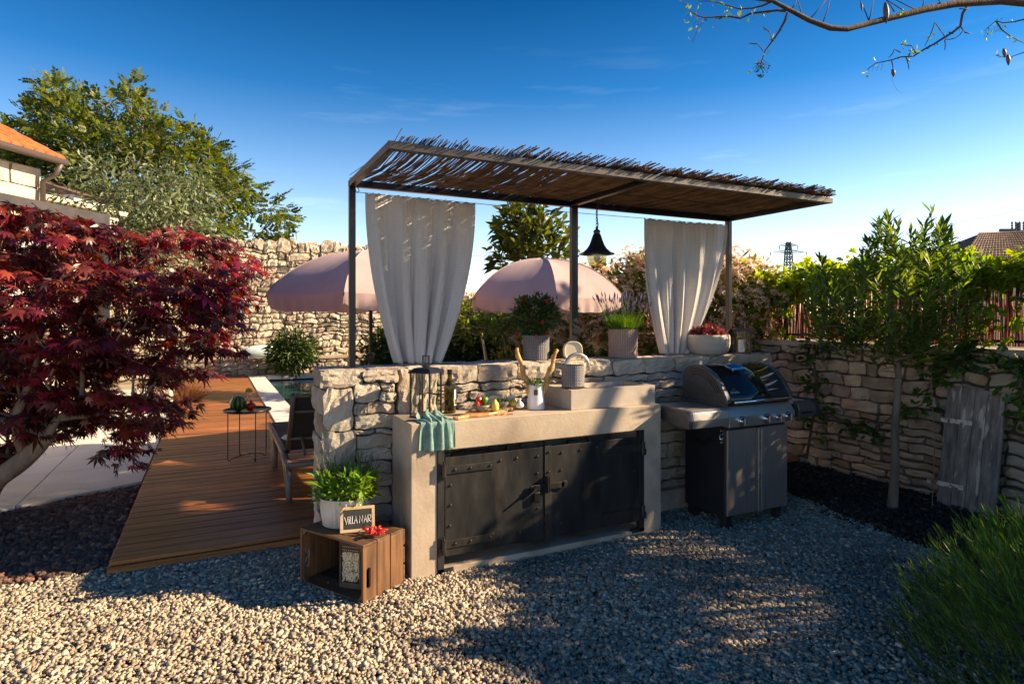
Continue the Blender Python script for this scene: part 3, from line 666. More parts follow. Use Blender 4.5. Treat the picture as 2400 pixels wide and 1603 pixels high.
# right garden wall (plane x = 5.35), facing the yard
gw = thing('garden_wall', 'long brownish dry stone wall behind the grill and oleander, under the reed fence', 'wall', (5.35, 4.0, 0))
q = MB((5.35, 4.0, 0)); q.bb((5.40, -3.4, -0.1), (5.72, 16.6, 1.19)); obj('wall_core', q, M['mortar'], gw)
rs = []; guillotine(0, 0.0, 4.2, 1.19, .36, .125, random.Random(31), rs, 2.1)
rs2 = []; guillotine(-11.5, 0.0, 0, 1.19, .40, .17, random.Random(33), rs2, 2.0)
rs3 = []; guillotine(4.2, 0.0, 8.8, 1.19, .5, .22, random.Random(35), rs3, 2.0)
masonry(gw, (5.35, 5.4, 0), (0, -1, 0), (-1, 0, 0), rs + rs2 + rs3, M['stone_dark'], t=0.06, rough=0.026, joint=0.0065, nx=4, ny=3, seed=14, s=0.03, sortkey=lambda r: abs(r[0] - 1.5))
for k in range(17):
    y0 = 16.4 - k * 1.15
    q = MB((5.35, 4.0, 0)); q.box((5.54, y0 - 0.57, 1.215 + rng.uniform(-0.004, 0.004)), (0.42, 1.14, 0.055)); obj('coping_slab', q, M['mortar_lt'], gw, bevel=0.012)

# tall old wall beyond the pool with its stone bench
ow = thing('tall_stone_wall', 'tall weathered stone wall beyond the pool, lit by the sun', 'wall', (0, 16.7, 0))
q = MB((0, 16.7, 0)); q.bb((-4.5, 16.78, -0.3), (6.6, 17.2, 3.32)); obj('wall_core', q, M['mortar_lt'], ow)
rs = []; guillotine(-4.5, 0.0, 6.6, 3.36, .40, .21, random.Random(41), rs, 1.7)
rs = [(a, b_1, c, d + (rng.uniform(-.03, .16) if d > 3.3 else 0)) for a, b_1, c, d in rs]
masonry(ow, (0, 16.7, 0), (1, 0, 0), (0, -1, 0), rs, M['stone_far'], t=0.12, rough=0.045, joint=0.009, nx=4, ny=3, seed=15, s=0.07, limit=300, sortkey=lambda r: abs((r[0] + r[2]) / 2 - 2.2) + (3 if r[1] < .4 else 0))
rs = []; guillotine(-4.5, 0.0, 6.6, 0.5, .5, .4, random.Random(42), rs, 0.9)
masonry(ow, (0, 16.78, 3.37), (1, 0, 0), (0, 0, 1), rs, M['stone_far'], t=0.12, rough=0.07, joint=0.02, nx=3, ny=3, seed=16, s=0.05, vd=(0, 1, 0), limit=0)
bn = thing('stone_bench', 'low stone bench built along the foot of the tall wall', 'bench', (1.0, 16.1, 0))
q = MB((1.0, 16.1, 0)); q.bb((-2.5, 16.12, -0.1), (6.0, 16.66, 0.40)); obj('bench_core', q, M['mortar_lt'], bn)
rs = []; guillotine(-2.5, 0.05, 6.0, 0.40, .42, .2, random.Random(43), rs, 1.7)
masonry(bn, (0, 16.08, 0), (1, 0, 0), (0, -1, 0), rs, M['stone_far'], t=0.05, rough=0.03, joint=0.01, seed=17, s=0.03)
for k in range(9):
    q = MB((1.0, 16.1, 0)); q.bb((-2.5 + k * .94, 16.03, 0.40), (-1.565 + k * .94, 16.68, 0.46)); obj('seat_slab', q, M['mortar_lt'], bn, bevel=0.01)
# ------------------------------------------------------------------ neighbouring buildings, pylon
def lin(a, b, t): return tuple(a[i] + (b[i] - a[i]) * t for i in range(len(a)))
ex, ey = 0.5535, 0.8328
nx_, ny_ = ey, -ex                       # outward normal of the wall that faces the yard
hx, hy = I(97, 372, 11.0)[:2]
hs = thing('stone_house', 'stone house with an orange tiled roof at the left edge of the garden', 'house', (hx, hy, 0))
def H(u, v, w): return (hx + ex * u - nx_ * v, hy + ey * u - ny_ * v, w)     # u along eave (far +), v inwards
q = MB((hx, hy, 0)); q.prism([(-6, .04), (-0.03, .04), (-0.03, 5), (-6, 5)], -0.3, 4.15, H); obj('wall', q, M['mortar_lt'], hs)
rs = []; z = 0.0; g = random.Random(3); hh = [.40, .36, .42, .38, .40, .36, .42, .34, .36, .34, .36]
for j, h in enumerate(hh):
    u = -6.0
    while u < -0.02:
        w = g.uniform(.5, .95); w = min(w, -u) if -u - w > .3 else -u
        rs.append((u, z, u + w, z + h)); u += w
    z += h
masonry(hs, (hx, hy, 0), (ex, ey, 0), (nx_, ny_, 0), rs, M['ashlar'], t=0.03, rough=0.012, joint=0.008, nx=3, ny=2, seed=19, s=0.012)
g = random.Random(4); rs = []; z = 0
for j, h in enumerate(hh):
    u = 0
    while u < 4.98:
        w = min(g.uniform(.5, .95), 5 - u); rs.append((u, z, u + w, z + h)); u += w
    z += h
masonry(hs, H(0, 0, 0), (-nx_, -ny_, 0), (ex, ey, 0), rs, M['ashlar'], t=0.03, rough=0.012, joint=0.008, nx=3, ny=2, seed=20, s=0.012)
EZ = 4.33; sl_ = math.tan(R(27))
q = MB((hx, hy, 0)); q.add([H(-6.5, -.30, EZ - .02), H(.08, -.30, EZ - .02), H(.08, 3.2, EZ - .02 + 3.5 * sl_), H(-6.5, 3.2, EZ - .02 + 3.5 * sl_), H(-6.5, -.30, EZ - .09), H(.08, -.30, EZ - .09), H(.08, 3.2, EZ - .12 + 3.5 * sl_), H(-6.5, 3.2, EZ - .12 + 3.5 * sl_)],
    [(0, 1, 2, 3), (7, 6, 5, 4), (0, 4, 5, 1), (1, 5, 6, 2), (2, 6, 7, 3), (3, 7, 4, 0)]); rf = obj('roof', q, M['render'], hs)
tv = []; tf = []
for i in range(7):
    a = math.pi * i / 6
    for (l, rr) in ((0, .105), (0.42, .085)): tv.append((rr * math.cos(a), l, rr * math.sin(a) * .85))
for i in range(6): tf.append((2 * i, 2 * i + 2, 2 * i + 3, 2 * i + 1))
tf.append((0, 2, 4, 6, 8, 10, 12))
tme = bpy.data.meshes.new('roof_tile'); tme.from_pydata(tv, [], [tuple(reversed(f)) for f in tf]); tme.materials.append(M['tile_or'])
th = math.atan(sl_)
bx = Vector((ex, ey, 0)); bi = Vector((-nx_, -ny_, 0)); by = bi * math.cos(th) + Vector((0, 0, math.sin(th))); bz = bx.cross(by)
rotm = Matrix((bx, by, bz)).transposed()
if bz.z < 0: rotm = Matrix((-bx, by, -bz)).transposed()
for r in range(9):
    for c in range(19):
        s = -0.33 + r * 0.37
        o = bpy.data.objects.new('roof_tile', tme); COL.objects.link(o); o.parent = rf
        p = Vector(H(.02 - c * .212, -.36, EZ - .03)) + by * (r * .37) - Vector((hx, hy, 0))
        o.matrix_basis = Matrix.Translation(p + rotm.col[2] * 0.01) @ rotm.to_4x4()
q = MB((hx, hy, 0)); q.tube([H(-6.5, -.40, EZ - .06), H(.10, -.40, EZ - .06)], .065, 8); obj('gutter', q, M['gutter'], hs, smooth=True)
q = MB((hx, hy, 0)); q.tube([H(.0, -.40, EZ - .10), H(-.02, -.30, EZ - .30), H(-.06, -.09, EZ - .42), H(-.06, -.09, 0)], .045, 8); obj('downpipe', q, M['gutter'], hs, smooth=True)

an = thing('cream_house_wing', 'cream rendered house wing behind the silver leaved tree', 'house', I(180, 740, 14.6)[:2] + (0,))
ax, ay = an.location.x, an.location.y
def A(u, v, w): return (ax + ex * u - nx_ * v, ay + ey * u - ny_ * v, w)
q = MB((ax, ay, 0)); q.prism([(-2.4, 0), (1.3, 0), (1.3, 4), (-2.4, 4)], -0.3, 4.1, A); obj('wall', q, M['render'], an)
q = MB((ax, ay, 0)); q.prism([(-2.5, -.15), (1.45, -.15), (1.45, 4), (-2.5, 4)], 4.1, 4.22, A); obj('roof', q, M['render'], an)
wh = thing('white_house', 'far white house glimpsed through the silver leaved tree', 'house', I(300, 740, 19.0)[:2] + (0,))
ax, ay = wh.location.x, wh.location.y
q = MB((ax, ay, 0)); q.prism([(-2, 0), (1.6, 0), (1.6, 4), (-2, 4)], -0.3, 4.9, A); obj('wall', q, M['render_w'], wh)
q = MB((ax, ay, 0)); q.add([A(-2.1, -.2, 4.9), A(1.7, -.2, 4.9), A(1.7, 4.2, 4.9), A(-2.1, 4.2, 4.9), A(-2.1, 2, 5.6), A(1.7, 2, 5.6)], [(0, 1, 5, 4), (2, 3, 4, 5), (0, 4, 3), (1, 2, 5), (3, 2, 1, 0)]); obj('roof', q, M['tile_br'], wh)

# pavilion with white curtain
px_, py_ = I(243, 515, 8.2)[:2]
pv = thing('garden_pavilion', 'bronze steel pavilion frame behind the red maple', 'pavilion', (px_, py_, 0))
def Pv(u, v, w): return (px_ + ex * u - nx_ * v, py_ + ey * u - ny_ * v, w)
for (u, v) in ((0, 0), (-4.2, 0), (0, 3), (-4.2, 3)):
    q = MB((px_, py_, 0)); q.prism([(u - .05, v - .05), (u + .05, v - .05), (u + .05, v + .05), (u - .05, v + .05)], 0.0, 2.70, Pv); obj('post', q, M['frame'], pv)
for (p0, p1) in (((-4.25, -.05), (.05, .05)), ((-4.25, 2.95), (.05, 3.05))):
    q = MB((px_, py_, 0)); q.prism([(p0[0], p0[1]), (p1[0], p0[1]), (p1[0], p1[1]), (p0[0], p1[1])], 2.702, 2.86, Pv); obj('beam', q, M['frame_lt'], pv)
for u in (-4.25, -.05):
    q = MB((px_, py_, 0)); q.prism([(u, .052), (u + .1, .052), (u + .1, 2.948), (u, 2.948)], 2.704, 2.858, Pv); obj('beam', q, M['frame_lt'], pv)
q = MB((px_, py_, 0)); V = []; n = 60
for j in range(2):
    for i in range(n + 1):
        u = -1.7 + 1.45 * i / n; V.append(Pv(u, .16 + .03 * math.sin(i * 1.1), 2.68 - j * 2.45))
q.add(V, [(i, i + 1, n + 2 + i, n + 1 + i) for i in range(n)])
tag(obj('pavilion_curtain', q, M['curtain'], smooth=True, loc=(px_, py_, 0)), 'bright white curtain hanging in the pavilion behind the red maple', 'curtain')

# brown tiled house at the right, pole with insulators
rx, ry = I(2262, 600, 24)[:2]
rh = thing('brown_roof_house', 'house with a brown tiled roof rising above the reed fence at right', 'house', (rx, ry, 0))
rt_ = Vector((RGT[0], RGT[1], 0)); rf_ = Vector((FWD[0], FWD[1], 0)); rb_ = Vector((rx, ry, 0))
def Hh(u, v, w): p = rt_ * u + rf_ * v; return (p.x, p.y, w)
q = MB(); q.prism([(.2, .3), (7, .3), (7, 6), (.2, 6)], -.3, 3.30, Hh); obj('wall', q, M['render'], rh)
q = MB(); q.add([Hh(-.5, -.2, 3.30), Hh(7.5, -.2, 3.55), Hh(7.5, 3.5, 5.35), Hh(3.0, 3.2, 5.15), Hh(-.5, 6.4, 3.30), Hh(7.5, 6.4, 3.55), Hh(-.5, -.2, 3.15), Hh(7.5, -.2, 3.35)],
                [(0, 1, 2, 3), (0, 3, 4), (4, 3, 2, 5), (6, 7, 1, 0), (6, 0, 4), (5, 7, 6, 4)]); rr_ = obj('roof', q, M['tile_br'], rh)
q = MB()
pa, pb_, pc, pd = Vector(Hh(-.5, -.2, 3.32)), Vector(Hh(7.5, -.2, 3.57)), Vector(Hh(7.5, 3.5, 5.37)), Vector(Hh(3.0, 3.2, 5.17))
nrows = 14; ncol = 46
for r in range(nrows):
    t0, t1 = r / nrows, (r + 1.08) / nrows
    L0, L1 = pa.lerp(pd, t0), pa.lerp(pd, t1); R0, R1 = pb_.lerp(pc, t0), pb_.lerp(pc, t1)
    for c in range(ncol):
        p0 = L0.lerp(R0, (c + .5) / ncol); p1 = L1.lerp(R1, (c + .5) / ncol)
        if (R0 - L0).length < .1: continue
        q.tube([p0 + Vector((0, 0, .035)), p1 + Vector((0, 0, 0.0))], [(R0 - L0).length / ncol * .52] * 2, 6, caps=True)
obj('roof_tiles', q, M['tile_br'], rh, kind='stuff')
up = thing('utility_pole', 'grey utility pole with insulators at the right edge behind the brown roof', 'utility pole', I(2388, 740, 32)[:2] + (0,))
q = MB(); q.cyl((0, 0, -.3), (0, 0, 6.4), .12, .09, 10); obj('pole', q, M['greypole'], up)
q = MB(); q.box((0, 0, 5.95), (1.5, .09, .12), -R(26)); q.box((-.55, .27, 6.0), (.8, .12, .14), -R(26)); obj('crossarm', q, M['greypole'], up)
for k in range(4):
    q = MB(); a = -.36 + k * .2; q.lathe([(.03, 0), (.06, .1), (.03, .14), (.06, .22), (.03, .26), (.055, .36), (.02, .44)], (a * RGT[0], a * RGT[1], 6.02), 8); obj('insulator', q, M['greypole'], up)
PY = I(1848, 740, 155)
pl = thing('transmission_pylon', 'lattice power pylon standing far off against the pale sky', 'pylon', (PY[0], PY[1], 0), -R(26.2))
q = MB()
def wpy(z): return 1.45 - .045 * z if z < 18 else .6 - .1 * (z - 18)
zs = [0, 1.6, 3.2, 4.8, 6.4, 8, 9.5, 11, 12.5, 14, 15.5, 16.8, 18, 19.2, 20.3]
for (sx_, sy_) in ((1, 1), (1, -1), (-1, 1), (-1, -1)):
    q.tube([(sx_ * wpy(z), sy_ * wpy(z), z) for z in zs], .17, 4)
for a, b2 in zip(zs[:-1], zs[1:]):
    for s1 in (1, -1):
        q.tube([(wpy(a), s1 * wpy(a), a), (-wpy(b2), s1 * wpy(b2), b2)], .11, 4); q.tube([(-wpy(a), s1 * wpy(a), a), (wpy(b2), s1 * wpy(b2), b2)], .11, 4)
        q.tube([(s1 * wpy(a), wpy(a), a), (s1 * wpy(b2), -wpy(b2), b2)], .11, 4)
obj('lattice_tower', q, M['pylon'], pl)
q = MB()
for zc, hw in ((17.6, 4.6), (19.3, 2.4)):
    for s1 in (1, -1):
        q.tube([(0, s1 * .5, zc), (hw, 0, zc), (0, s1 * .5, zc + .7), (-hw, 0, zc), (0, s1 * .5, zc)], .13, 4)
    for s1 in (1, -1): q.cyl((s1 * hw, 0, zc), (s1 * (hw - .1), 0, zc - .9), .14, .1, 5)
obj('crossarm', q, M['pylon'], pl)
q = MB()
a3 = np.array(I(1848, 590, 155)); b3 = np.array(I(2400, 524, 33)); c3_ = np.array(I(700, 612, 120))
for dz in (0.0, 1.9):
    for (s0, s1_) in ((a3, b3), (a3, c3_)):
        pts = [tuple(s0 + (s1_ - s0) * t + np.array([0, 0, dz * (1 - .6 * t) - 5.0 * 4 * t * (1 - t) * .18])) for t in np.linspace(0, 1, 14)]
        r_ = [.028 - .02 * t for t in np.linspace(0, 1, 14)] if s1_ is b3 else .028
        q.tube(pts, r_, 4, caps=False)
tag(obj('power_lines', q, M['greypole']), 'thin power lines strung from the far pylon across the sky', 'power lines')

# ------------------------------------------------------------------ reed fence on the garden wall
fn = thing('reed_fence', 'red brown reed screen on a dark frame on top of the garden wall', 'fence', (5.56, 3.0, 1.24))
q = MB((5.56, 3.0, 1.24)); ys = np.arange(-3.2, 14.8, .0095)
for yv in ys:
    h = 1.80 + rng.uniform(-.02, .03); lean = rng.uniform(-.03, .03); xx = 5.56 + rng.uniform(-.008, .008); r_ = rng.uniform(.004, .0068)
    if rng.random() < .05: continue
    q.tube([(xx, yv, 1.26), (xx + rng.uniform(-.006, .006), yv + lean / 2, 1.55), (xx, yv + lean, h)], r_, 3, caps=False)
for yv in ys[::2]:
    q.tube([(5.572, yv, 1.26), (5.572, yv + rng.uniform(-.03, .03), 1.78)], rng.uniform(.004, .0068), 3, caps=False)
obj('reed_screen', q, M['fence_reed'], fn, kind='stuff')
for k, yv in enumerate(np.arange(-3.02, 14.8, 1.26)):
    q = MB((5.56, 3.0, 1.24)); q.bb((5.50, yv, 1.24), (5.535, yv + .035, 1.86)); obj('post', q, M['frame'], fn)
for zz in (1.29, 1.815):
    q = MB((5.56, 3.0, 1.24)); q.bb((5.5355, -3.2, zz), (5.5505, 14.8, zz + .022)); obj('rail', q, M['frame'], fn)

# ------------------------------------------------------------------ pergola
PX0, PX1, PYF, PYB, PZ = 0.805, 4.085, 3.0, 3.97, 2.33
pg = thing('pergola', 'dark steel pergola with reed mat roof standing on the stone wall', 'pergola', (PX0, PYB, 1.17))
po = (PX0, PYB, 1.17)
bw = .042
def beam(lo, hi, mat='frame', name='beam'):
    q = MB(po); q.bb(lo, hi); return obj(name, q, M[mat], pg, bevel=.003)
beam((PX0 - bw / 2, PYF - bw / 2, PZ - .001), (PX1 + bw / 2, PYF + bw / 2, PZ + bw), 'frame_lt')
beam((PX0 - bw / 2, PYB - bw / 2, PZ - .001), (PX1 + bw / 2, PYB + bw / 2, PZ + bw))
for xx in (PX0, 2.455, PX1):
    beam((xx - bw / 2, PYF + bw / 2 + .001, PZ), (xx + bw / 2, PYB - bw / 2 - .001, PZ + bw - .001), 'frame_lt' if xx != 2.455 else 'frame')
for xx in (PX0, 2.474, PX1):
    beam((xx - .02, PYB - .02, 1.165), (xx + .02, PYB + .02, PZ - .002), name='post')
q = MB(po); q.bb((2.497, PYB - .012, 1.165), (2.512, PYB + .012, PZ - .002)); obj('post', q, M['frame'], pg)
for zz in (1.55, 1.95):
    q = MB(po); q.bb((2.45, PYB - .024, zz), (2.515, PYB + .024, zz + .012)); obj('clamp', q, M['frame'], pg)
q = MB(po); q.tube([(PX0 + .02, PYB, 2.298), (2.45, PYB, 2.288), (PX1 - .02, PYB, 2.298)], .0022, 5); obj('curtain_wire', q, M['iron2'], pg)
for xx, s1 in ((PX0 + .035, 1), (PX1 - .035, -1)):
    q = MB(po); q.tube([(xx - .012 * s1, PYB, 2.335), (xx + .004 * s1, PYB, 2.325), (xx + .010 * s1, PYB, 2.308), (xx, PYB, 2.294), (xx - .012 * s1, PYB, 2.30), (xx - .010 * s1, PYB, 2.312)], .0028, 6); obj('hook', q, M['iron2'], pg)
# reed mat: loose and gappy at the left, tight elsewhere
q = MB(po); x = PX0 + .045; g = random.Random(77)
while x < PX1 + .03:
    loose = x < 2.0
    f = max(0, (2.05 - x) / 1.25)
    sag0 = .035 if loose else .012
    y0, y1 = PYF - .02 - g.uniform(0, .045), PYB + .02 + g.uniform(0, .03)
    rr = g.uniform(.0028, .0048); sk = g.uniform(-.02, .02) - .05 * f; z0 = PZ + bw + .006 + g.uniform(0, .012)
    bendx = g.uniform(-.006, .006) * (1 + 1.5 * f); pts = []
    for k in range(7):
        t = k / 6
        pts.append((x + sk * t + bendx * math.sin(math.pi * t * g.choice((1, 2))) + g.uniform(-.003, .003), y0 + (y1 - y0) * t, z0 - sag0 * math.sin(math.pi * min(1, max(0, (t - .05) / .9))) + g.uniform(-.003, .003) + (.02 if t == 0 else 0) * g.random()))
    q.tube(pts, [rr * .6] + [rr] * 5 + [rr * .6], 4)
    if not loose or g.random() < .25:
        x += g.uniform(.003, .0046)
    else:
        x += g.uniform(.004, .007 + .007 * f)
obj('reed_mat', q, M['reed'], pg, kind='stuff')
q = MB(po); g = random.Random(5); x = PX0
while x < PX1 + .02:            # second thin layer gives the ragged top edge
    if x > 1.5 or g.random() < .12:
        y0 = PYF - g.uniform(.02, .085); z0 = PZ + bw + .022 + g.uniform(0, .02)
        q.tube([(x, y0, z0 + g.uniform(0, .03)), (x + g.uniform(-.03, .03), y0 + .3, z0), (x + g.uniform(-.06, .06), PYB + g.uniform(0, .08), z0)], g.uniform(.002, .004), 4)
    x += g.uniform(.006, .014)
obj('loose_reeds', q, M['reed'], pg, kind='stuff')
q = MB(po)
for yv in (3.07, 3.5, 3.9): q.tube([(PX0 + 3.28 * t, yv, PZ + bw - .006 - (.03 if t < .35 else .01) * (1 if yv == 3.5 else .3)) for t in np.linspace(0, 1, 12)], .0016, 4)
obj('tie_wire', q, M['iron'], pg)

def curtain(name, label, xt0, xt1, xb0, xb1, zt, zb, seed, folds):
    g = random.Random(seed); nu, nv = 150, 60; V = []; F = []
    ph = [g.uniform(0, 6.28) for _ in range(6)]
    for j in range(nv + 1):
        v = j / nv; z = zt + (zb - zt) * v
        s = v ** 1.9 * .72 + v * .28 * v
        a = xt0 + (xb0 - xt0) * s; b2 = xt1 + (xb1 - xt1) * s
        for i in range(nu + 1):
            u = i / nu
            uu = u + .018 * math.sin(2 * math.pi * u * 3 + ph[0] + v)
            x = a + (b2 - a) * uu
            amp = (.010 + .026 * min(1, v * 2.2)) * (.45 + .75 * abs(math.sin(3.1 * u * 2 + ph[5])))
            fold = math.sin(2 * math.pi * folds * (u + .03 * math.sin(5 * u + ph[1])) + ph[2])
            
            y = PYB + amp * fold + .008 * math.sin(2 * math.pi * folds * 2.3 * u + ph[3] + 1.5 * v) * min(1, .3 + v) + .0025 * math.sin(2 * math.pi * folds * 6.1 * u + ph[0] + 4 * v) + .015 * math.sin(3 * v + 4 * u + ph[4])
            zz = z - .012 * (1 - v) * abs(math.sin(math.pi * u * 14)) * (v < .02) + (.006 * math.sin(u * 30) if j == nv else 0)
            x += .012 * math.cos(2 * math.pi * folds * u + ph[2]) * v
            V.append((x - xt0, y - PYB, zz - zb))
    for j in range(nv):
        for i in range(nu):
            a = j * (nu + 1) + i; F.append((a, a + 1, a + nu + 2, a + nu + 1))
    o = npmesh(name, V, F, M['curtain'], smooth=True); o.location = (xt0, PYB, zb)
    sm = o.modifiers.new('solid', 'SOLIDIFY'); sm.thickness = .0015
    return tag(o, label, 'curtain', 'white curtains hanging on the pergola wire')
curtain('white_curtain', 'wide white curtain at the left pergola post, wholly in shade', .875, 1.655, 1.09, 1.40, 2.302, 1.180, 3, 4.5)
curtain('white_curtain', 'white curtain at the right pergola post with sunlit folds, behind the bowl', 3.15, 4.045, 3.34, 3.63, 2.302, 1.180, 8, 5.5)

# pendant lamp
lx, ly = 2.474, 3.648
lp = thing('pendant_lamp', 'black bell shaped lamp with amber glass hanging from the pergola beam', 'lamp', (lx, ly, 2.33))
g = random.Random(1); zc = 2.33; k = 0
while zc > 2.135:
    q = MB((lx, ly, 2.33)); a = (k % 2) * math.pi / 2
    q.tube([(lx + .0075 * math.cos(t) * math.cos(a), ly + .0075 * math.cos(t) * math.sin(a), zc - .012 + .014 * math.sin(t)) for t in np.linspace(0, 2 * math.pi, 10)[:-1]], .0022, 5, closed=True)
    obj('chain_link', q, M['black'], lp); zc -= .021; k += 1
q = MB((lx, ly, 2.33)); q.tube([(lx + .006 + .008 * math.sin(t * 9), ly + .004, 2.33 - t * .20) for t in np.linspace(0, 1, 14)], .003, 5); obj('cable', q, M['rubber'], lp)
q = MB((lx, ly, 0)); q.lathe([(.006, 2.135), (.012, 2.128), (.008, 2.12), (.022, 2.112), (.026, 2.10), (.021, 2.092), (.030, 2.075), (.040, 2.045), (.053, 2.01), (.072, 1.98), (.10, 1.955), (.126, 1.944), (.128, 1.939), (.10, 1.945), (.068, 1.968), (.03, 2.0)], (lx, ly, 0), 32, caps=(True, True))
q.off = (lx, ly, 2.33); obj('lamp_shade', q, M['lantern_blk'], lp, smooth=True)
q = MB((lx, ly, 2.33)); q.lathe([(.066, 1.955), (.0685, 1.92), (.066, 1.89), (.056, 1.865), (.036, 1.848), (.006, 1.840)], (lx, ly, 0), 40, ripple=lambda a, z: .02 * math.sin(a * 20), caps=(False, True)); obj('glass_globe', q, M['lampglass'], lp, smooth=True)
q = MB((lx, ly, 2.33)); q.sphere((lx, ly, 1.915), (.024, .024, .034), 12, 8); obj('bulb', q, M['white'], lp, smooth=True)

# ------------------------------------------------------------------ counter with iron doors and stone sink
CX0, CX1, CY, CZ = 1.005, 2.795, 3.335, .885
ct = thing('kitchen_counter', 'warm grey concrete counter with black iron doors against the stone wall', 'counter', (CX0, CY, 0))
co = (CX0, CY, 0)
q = MB(co)
# one solid with an opening: top slab, two pillars, plinth, back
OX0, OX1, OZ0, OZ1 = 1.16, 2.646, .04, .72
q.prism([(CX0, -.03), (CX1, -.03), (CX1, CZ), (CX0, CZ)], 0, 0, lambda u, v, w: (u, CY, v)) if False else None
def ringprism(q, outer, inner, ya, yb):
    vs = [(x, ya, z) for x, z in outer] + [(x, ya, z) for x, z in inner] + [(x, yb, z) for x, z in outer] + [(x, yb, z) for x, z in inner]
    fs = []
    for i in range(4):
        j = (i + 1) % 4
        fs.append((i, j, 4 + j, 4 + i)); fs.append((8 + j, 8 + i, 12 + i, 12 + j)); fs.append((j, i, 8 + i, 8 + j)); fs.append((4 + i, 4 + j, 12 + j, 12 + i))
    q.add(vs, fs)
ringprism(q, [(CX0, -.05), (CX1, -.05), (CX1, CZ), (CX0, CZ)], [(OX0, OZ0), (OX1, OZ0), (OX1, OZ1), (OX0, OZ1)], CY, 3.735)
obj('counter_body', q, M['concrete'], ct, bevel=.004)
rs = []; guillotine(.02, .05, OX1 - OX0 - .02, .70, .30, .12, random.Random(2), rs, 2.2)
masonry(ct, (OX0, 3.70, 0), (1, 0, 0), (0, -1, 0), rs, M['stone_dark'], t=.03, rough=.012, joint=.004, nx=3, ny=2, seed=3, s=.01)
q = MB(co)
q.bb((OX0 + .001, CY - .006, .012), (OX0 + .042, CY + .03, OZ1 - .001)); q.bb((OX0 + .001, CY - .006, .012), (OX0 + .10, CY + .028, .038))
obj('door_frame', q, M['iron'], ct, bevel=.002)
q = MB(co); q.bb((OX1 - .042, CY - .006, .03), (OX1 - .001, CY + .03, OZ1 - .001)); q.bb((OX1 - .10, CY - .006, .03), (OX1 - .001, CY + .028, .052))
obj('door_frame', q, M['iron'], ct, bevel=.002)
def door(x0, x1, extra):
    q = MB(co); q.bb((x0, CY - .004, .105), (x1, CY + .004, .678)); d = obj('iron_door', q, M['iron'], ct, bevel=.0015)
    return d
D1 = door(1.208, 1.862, 0); D2 = door(1.885, 2.600, 0)
q = MB(co); q.bb((1.866, CY - .010, .085), (1.915, CY - .0045, .684)); obj('overlap_strip', q, M['iron'], D2, bevel=.001)
q = MB(); q.lathe([(.0085, 0), (.0085, .003), (.006, .0075), (.001, .009)], (0, 0, 0), 10, caps=(True, True)); rvm = bpy.data.meshes.new('rivet'); rvm.from_pydata([(x, -z, y) for x, y, z in q.V], [], q.F); rvm.materials.append(M['iron2'])
def rivet(x, z, par, yy=-.004):
    o = bpy.data.objects.new('rivet', rvm); COL.objects.link(o); o.parent = par; o.location = (x - CX0, yy, z)
for x, z in ((1.24, .515), (1.24, .40), (1.235, .28), (1.56, .625), (1.67, .628), (1.815, .625), (1.815, .52), (1.815, .30), (1.815, .20), (1.56, .16), (1.69, .17)): rivet(x, z, D1)
for x, z in ((1.99, .63), (2.13, .635), (2.26, .64), (1.985, .52), (1.985, .30), (1.985, .19), (2.56, .60), (2.56, .45)): rivet(x, z, D2)
for z in (.645, .52, .40, .26, .12): rivet(1.892, z, D2, -.010)
def strap(x0, x1, z, side, par):
    q = MB(co); q.bb((x0, CY - .013, z - .022), (x1, CY - .0045, z + .022)); s = obj('hinge_strap', q, M['iron2'], par, bevel=.002)
    xe = x0 if side < 0 else x1
    q = MB(co); q.cyl((xe - side * -.0 , CY - .018, z - .035), (xe, CY - .018, z + .035), .014, n=12); q.cyl((xe, CY - .018, z - .05), (xe, CY - .018, z + .055), .006, n=8)
    q.bb((min(xe, xe + side * .03), CY - .016, z - .055), (max(xe, xe + side * .03), CY - .0065, z - .012)); obj('hinge_barrel', q, M['iron2'], s, smooth=False)
    for xr in (x0 + .07, (x0 + x1) / 2 + .005, x1 - .03): rivet(xr, z, s, -.013)
strap(1.195, 1.52, .605, -1, D1); strap(1.195, 1.52, .175, -1, D1)
strap(2.30, 2.625, .605, 1, D2); strap(2.30, 2.625, .175, 1, D2)
lt = MB(co); lt.bb((1.76, CY - .026, .415), (2.00, CY - .018, .452)); lt.tube([(2.0, CY - .026, .4335), (2.0, CY - .018, .4335)], .025, 14)
lt = obj('latch_bar', lt, M['iron2'], ct, bevel=.002)
q = MB(co); q.cyl((1.79, CY - .040, .432), (1.79, CY - .004, .432), .018, n=12); q.tube([(1.79, CY - .035, .432), (1.755, CY - .042, .41), (1.69, CY - .045, .372)], [.009, .008, .006], 8); obj('latch_handle', q, M['black'], lt)
q = MB(co); q.bb((1.775, CY - .034, .345), (1.82, CY - .016, .412)); obj('padlock', q, M['black'], lt, bevel=.008)
q = MB(co); q.bb((1.868, CY - .045, .40), (1.874, CY - .01, .50)); q.bb((1.880, CY - .045, .40), (1.886, CY - .01, .50)); obj('hasp', q, M['iron2'], lt, bevel=.002)
q = MB(co); q.bb((CX0 - .004, 3.50, .20), (CX0 + .002, 3.57, .31)); q.bb((CX0 - .010, 3.515, .215), (CX0 - .0035, 3.555, .295)); obj('socket_cover', q, M['concrete'], ct, bevel=.003)

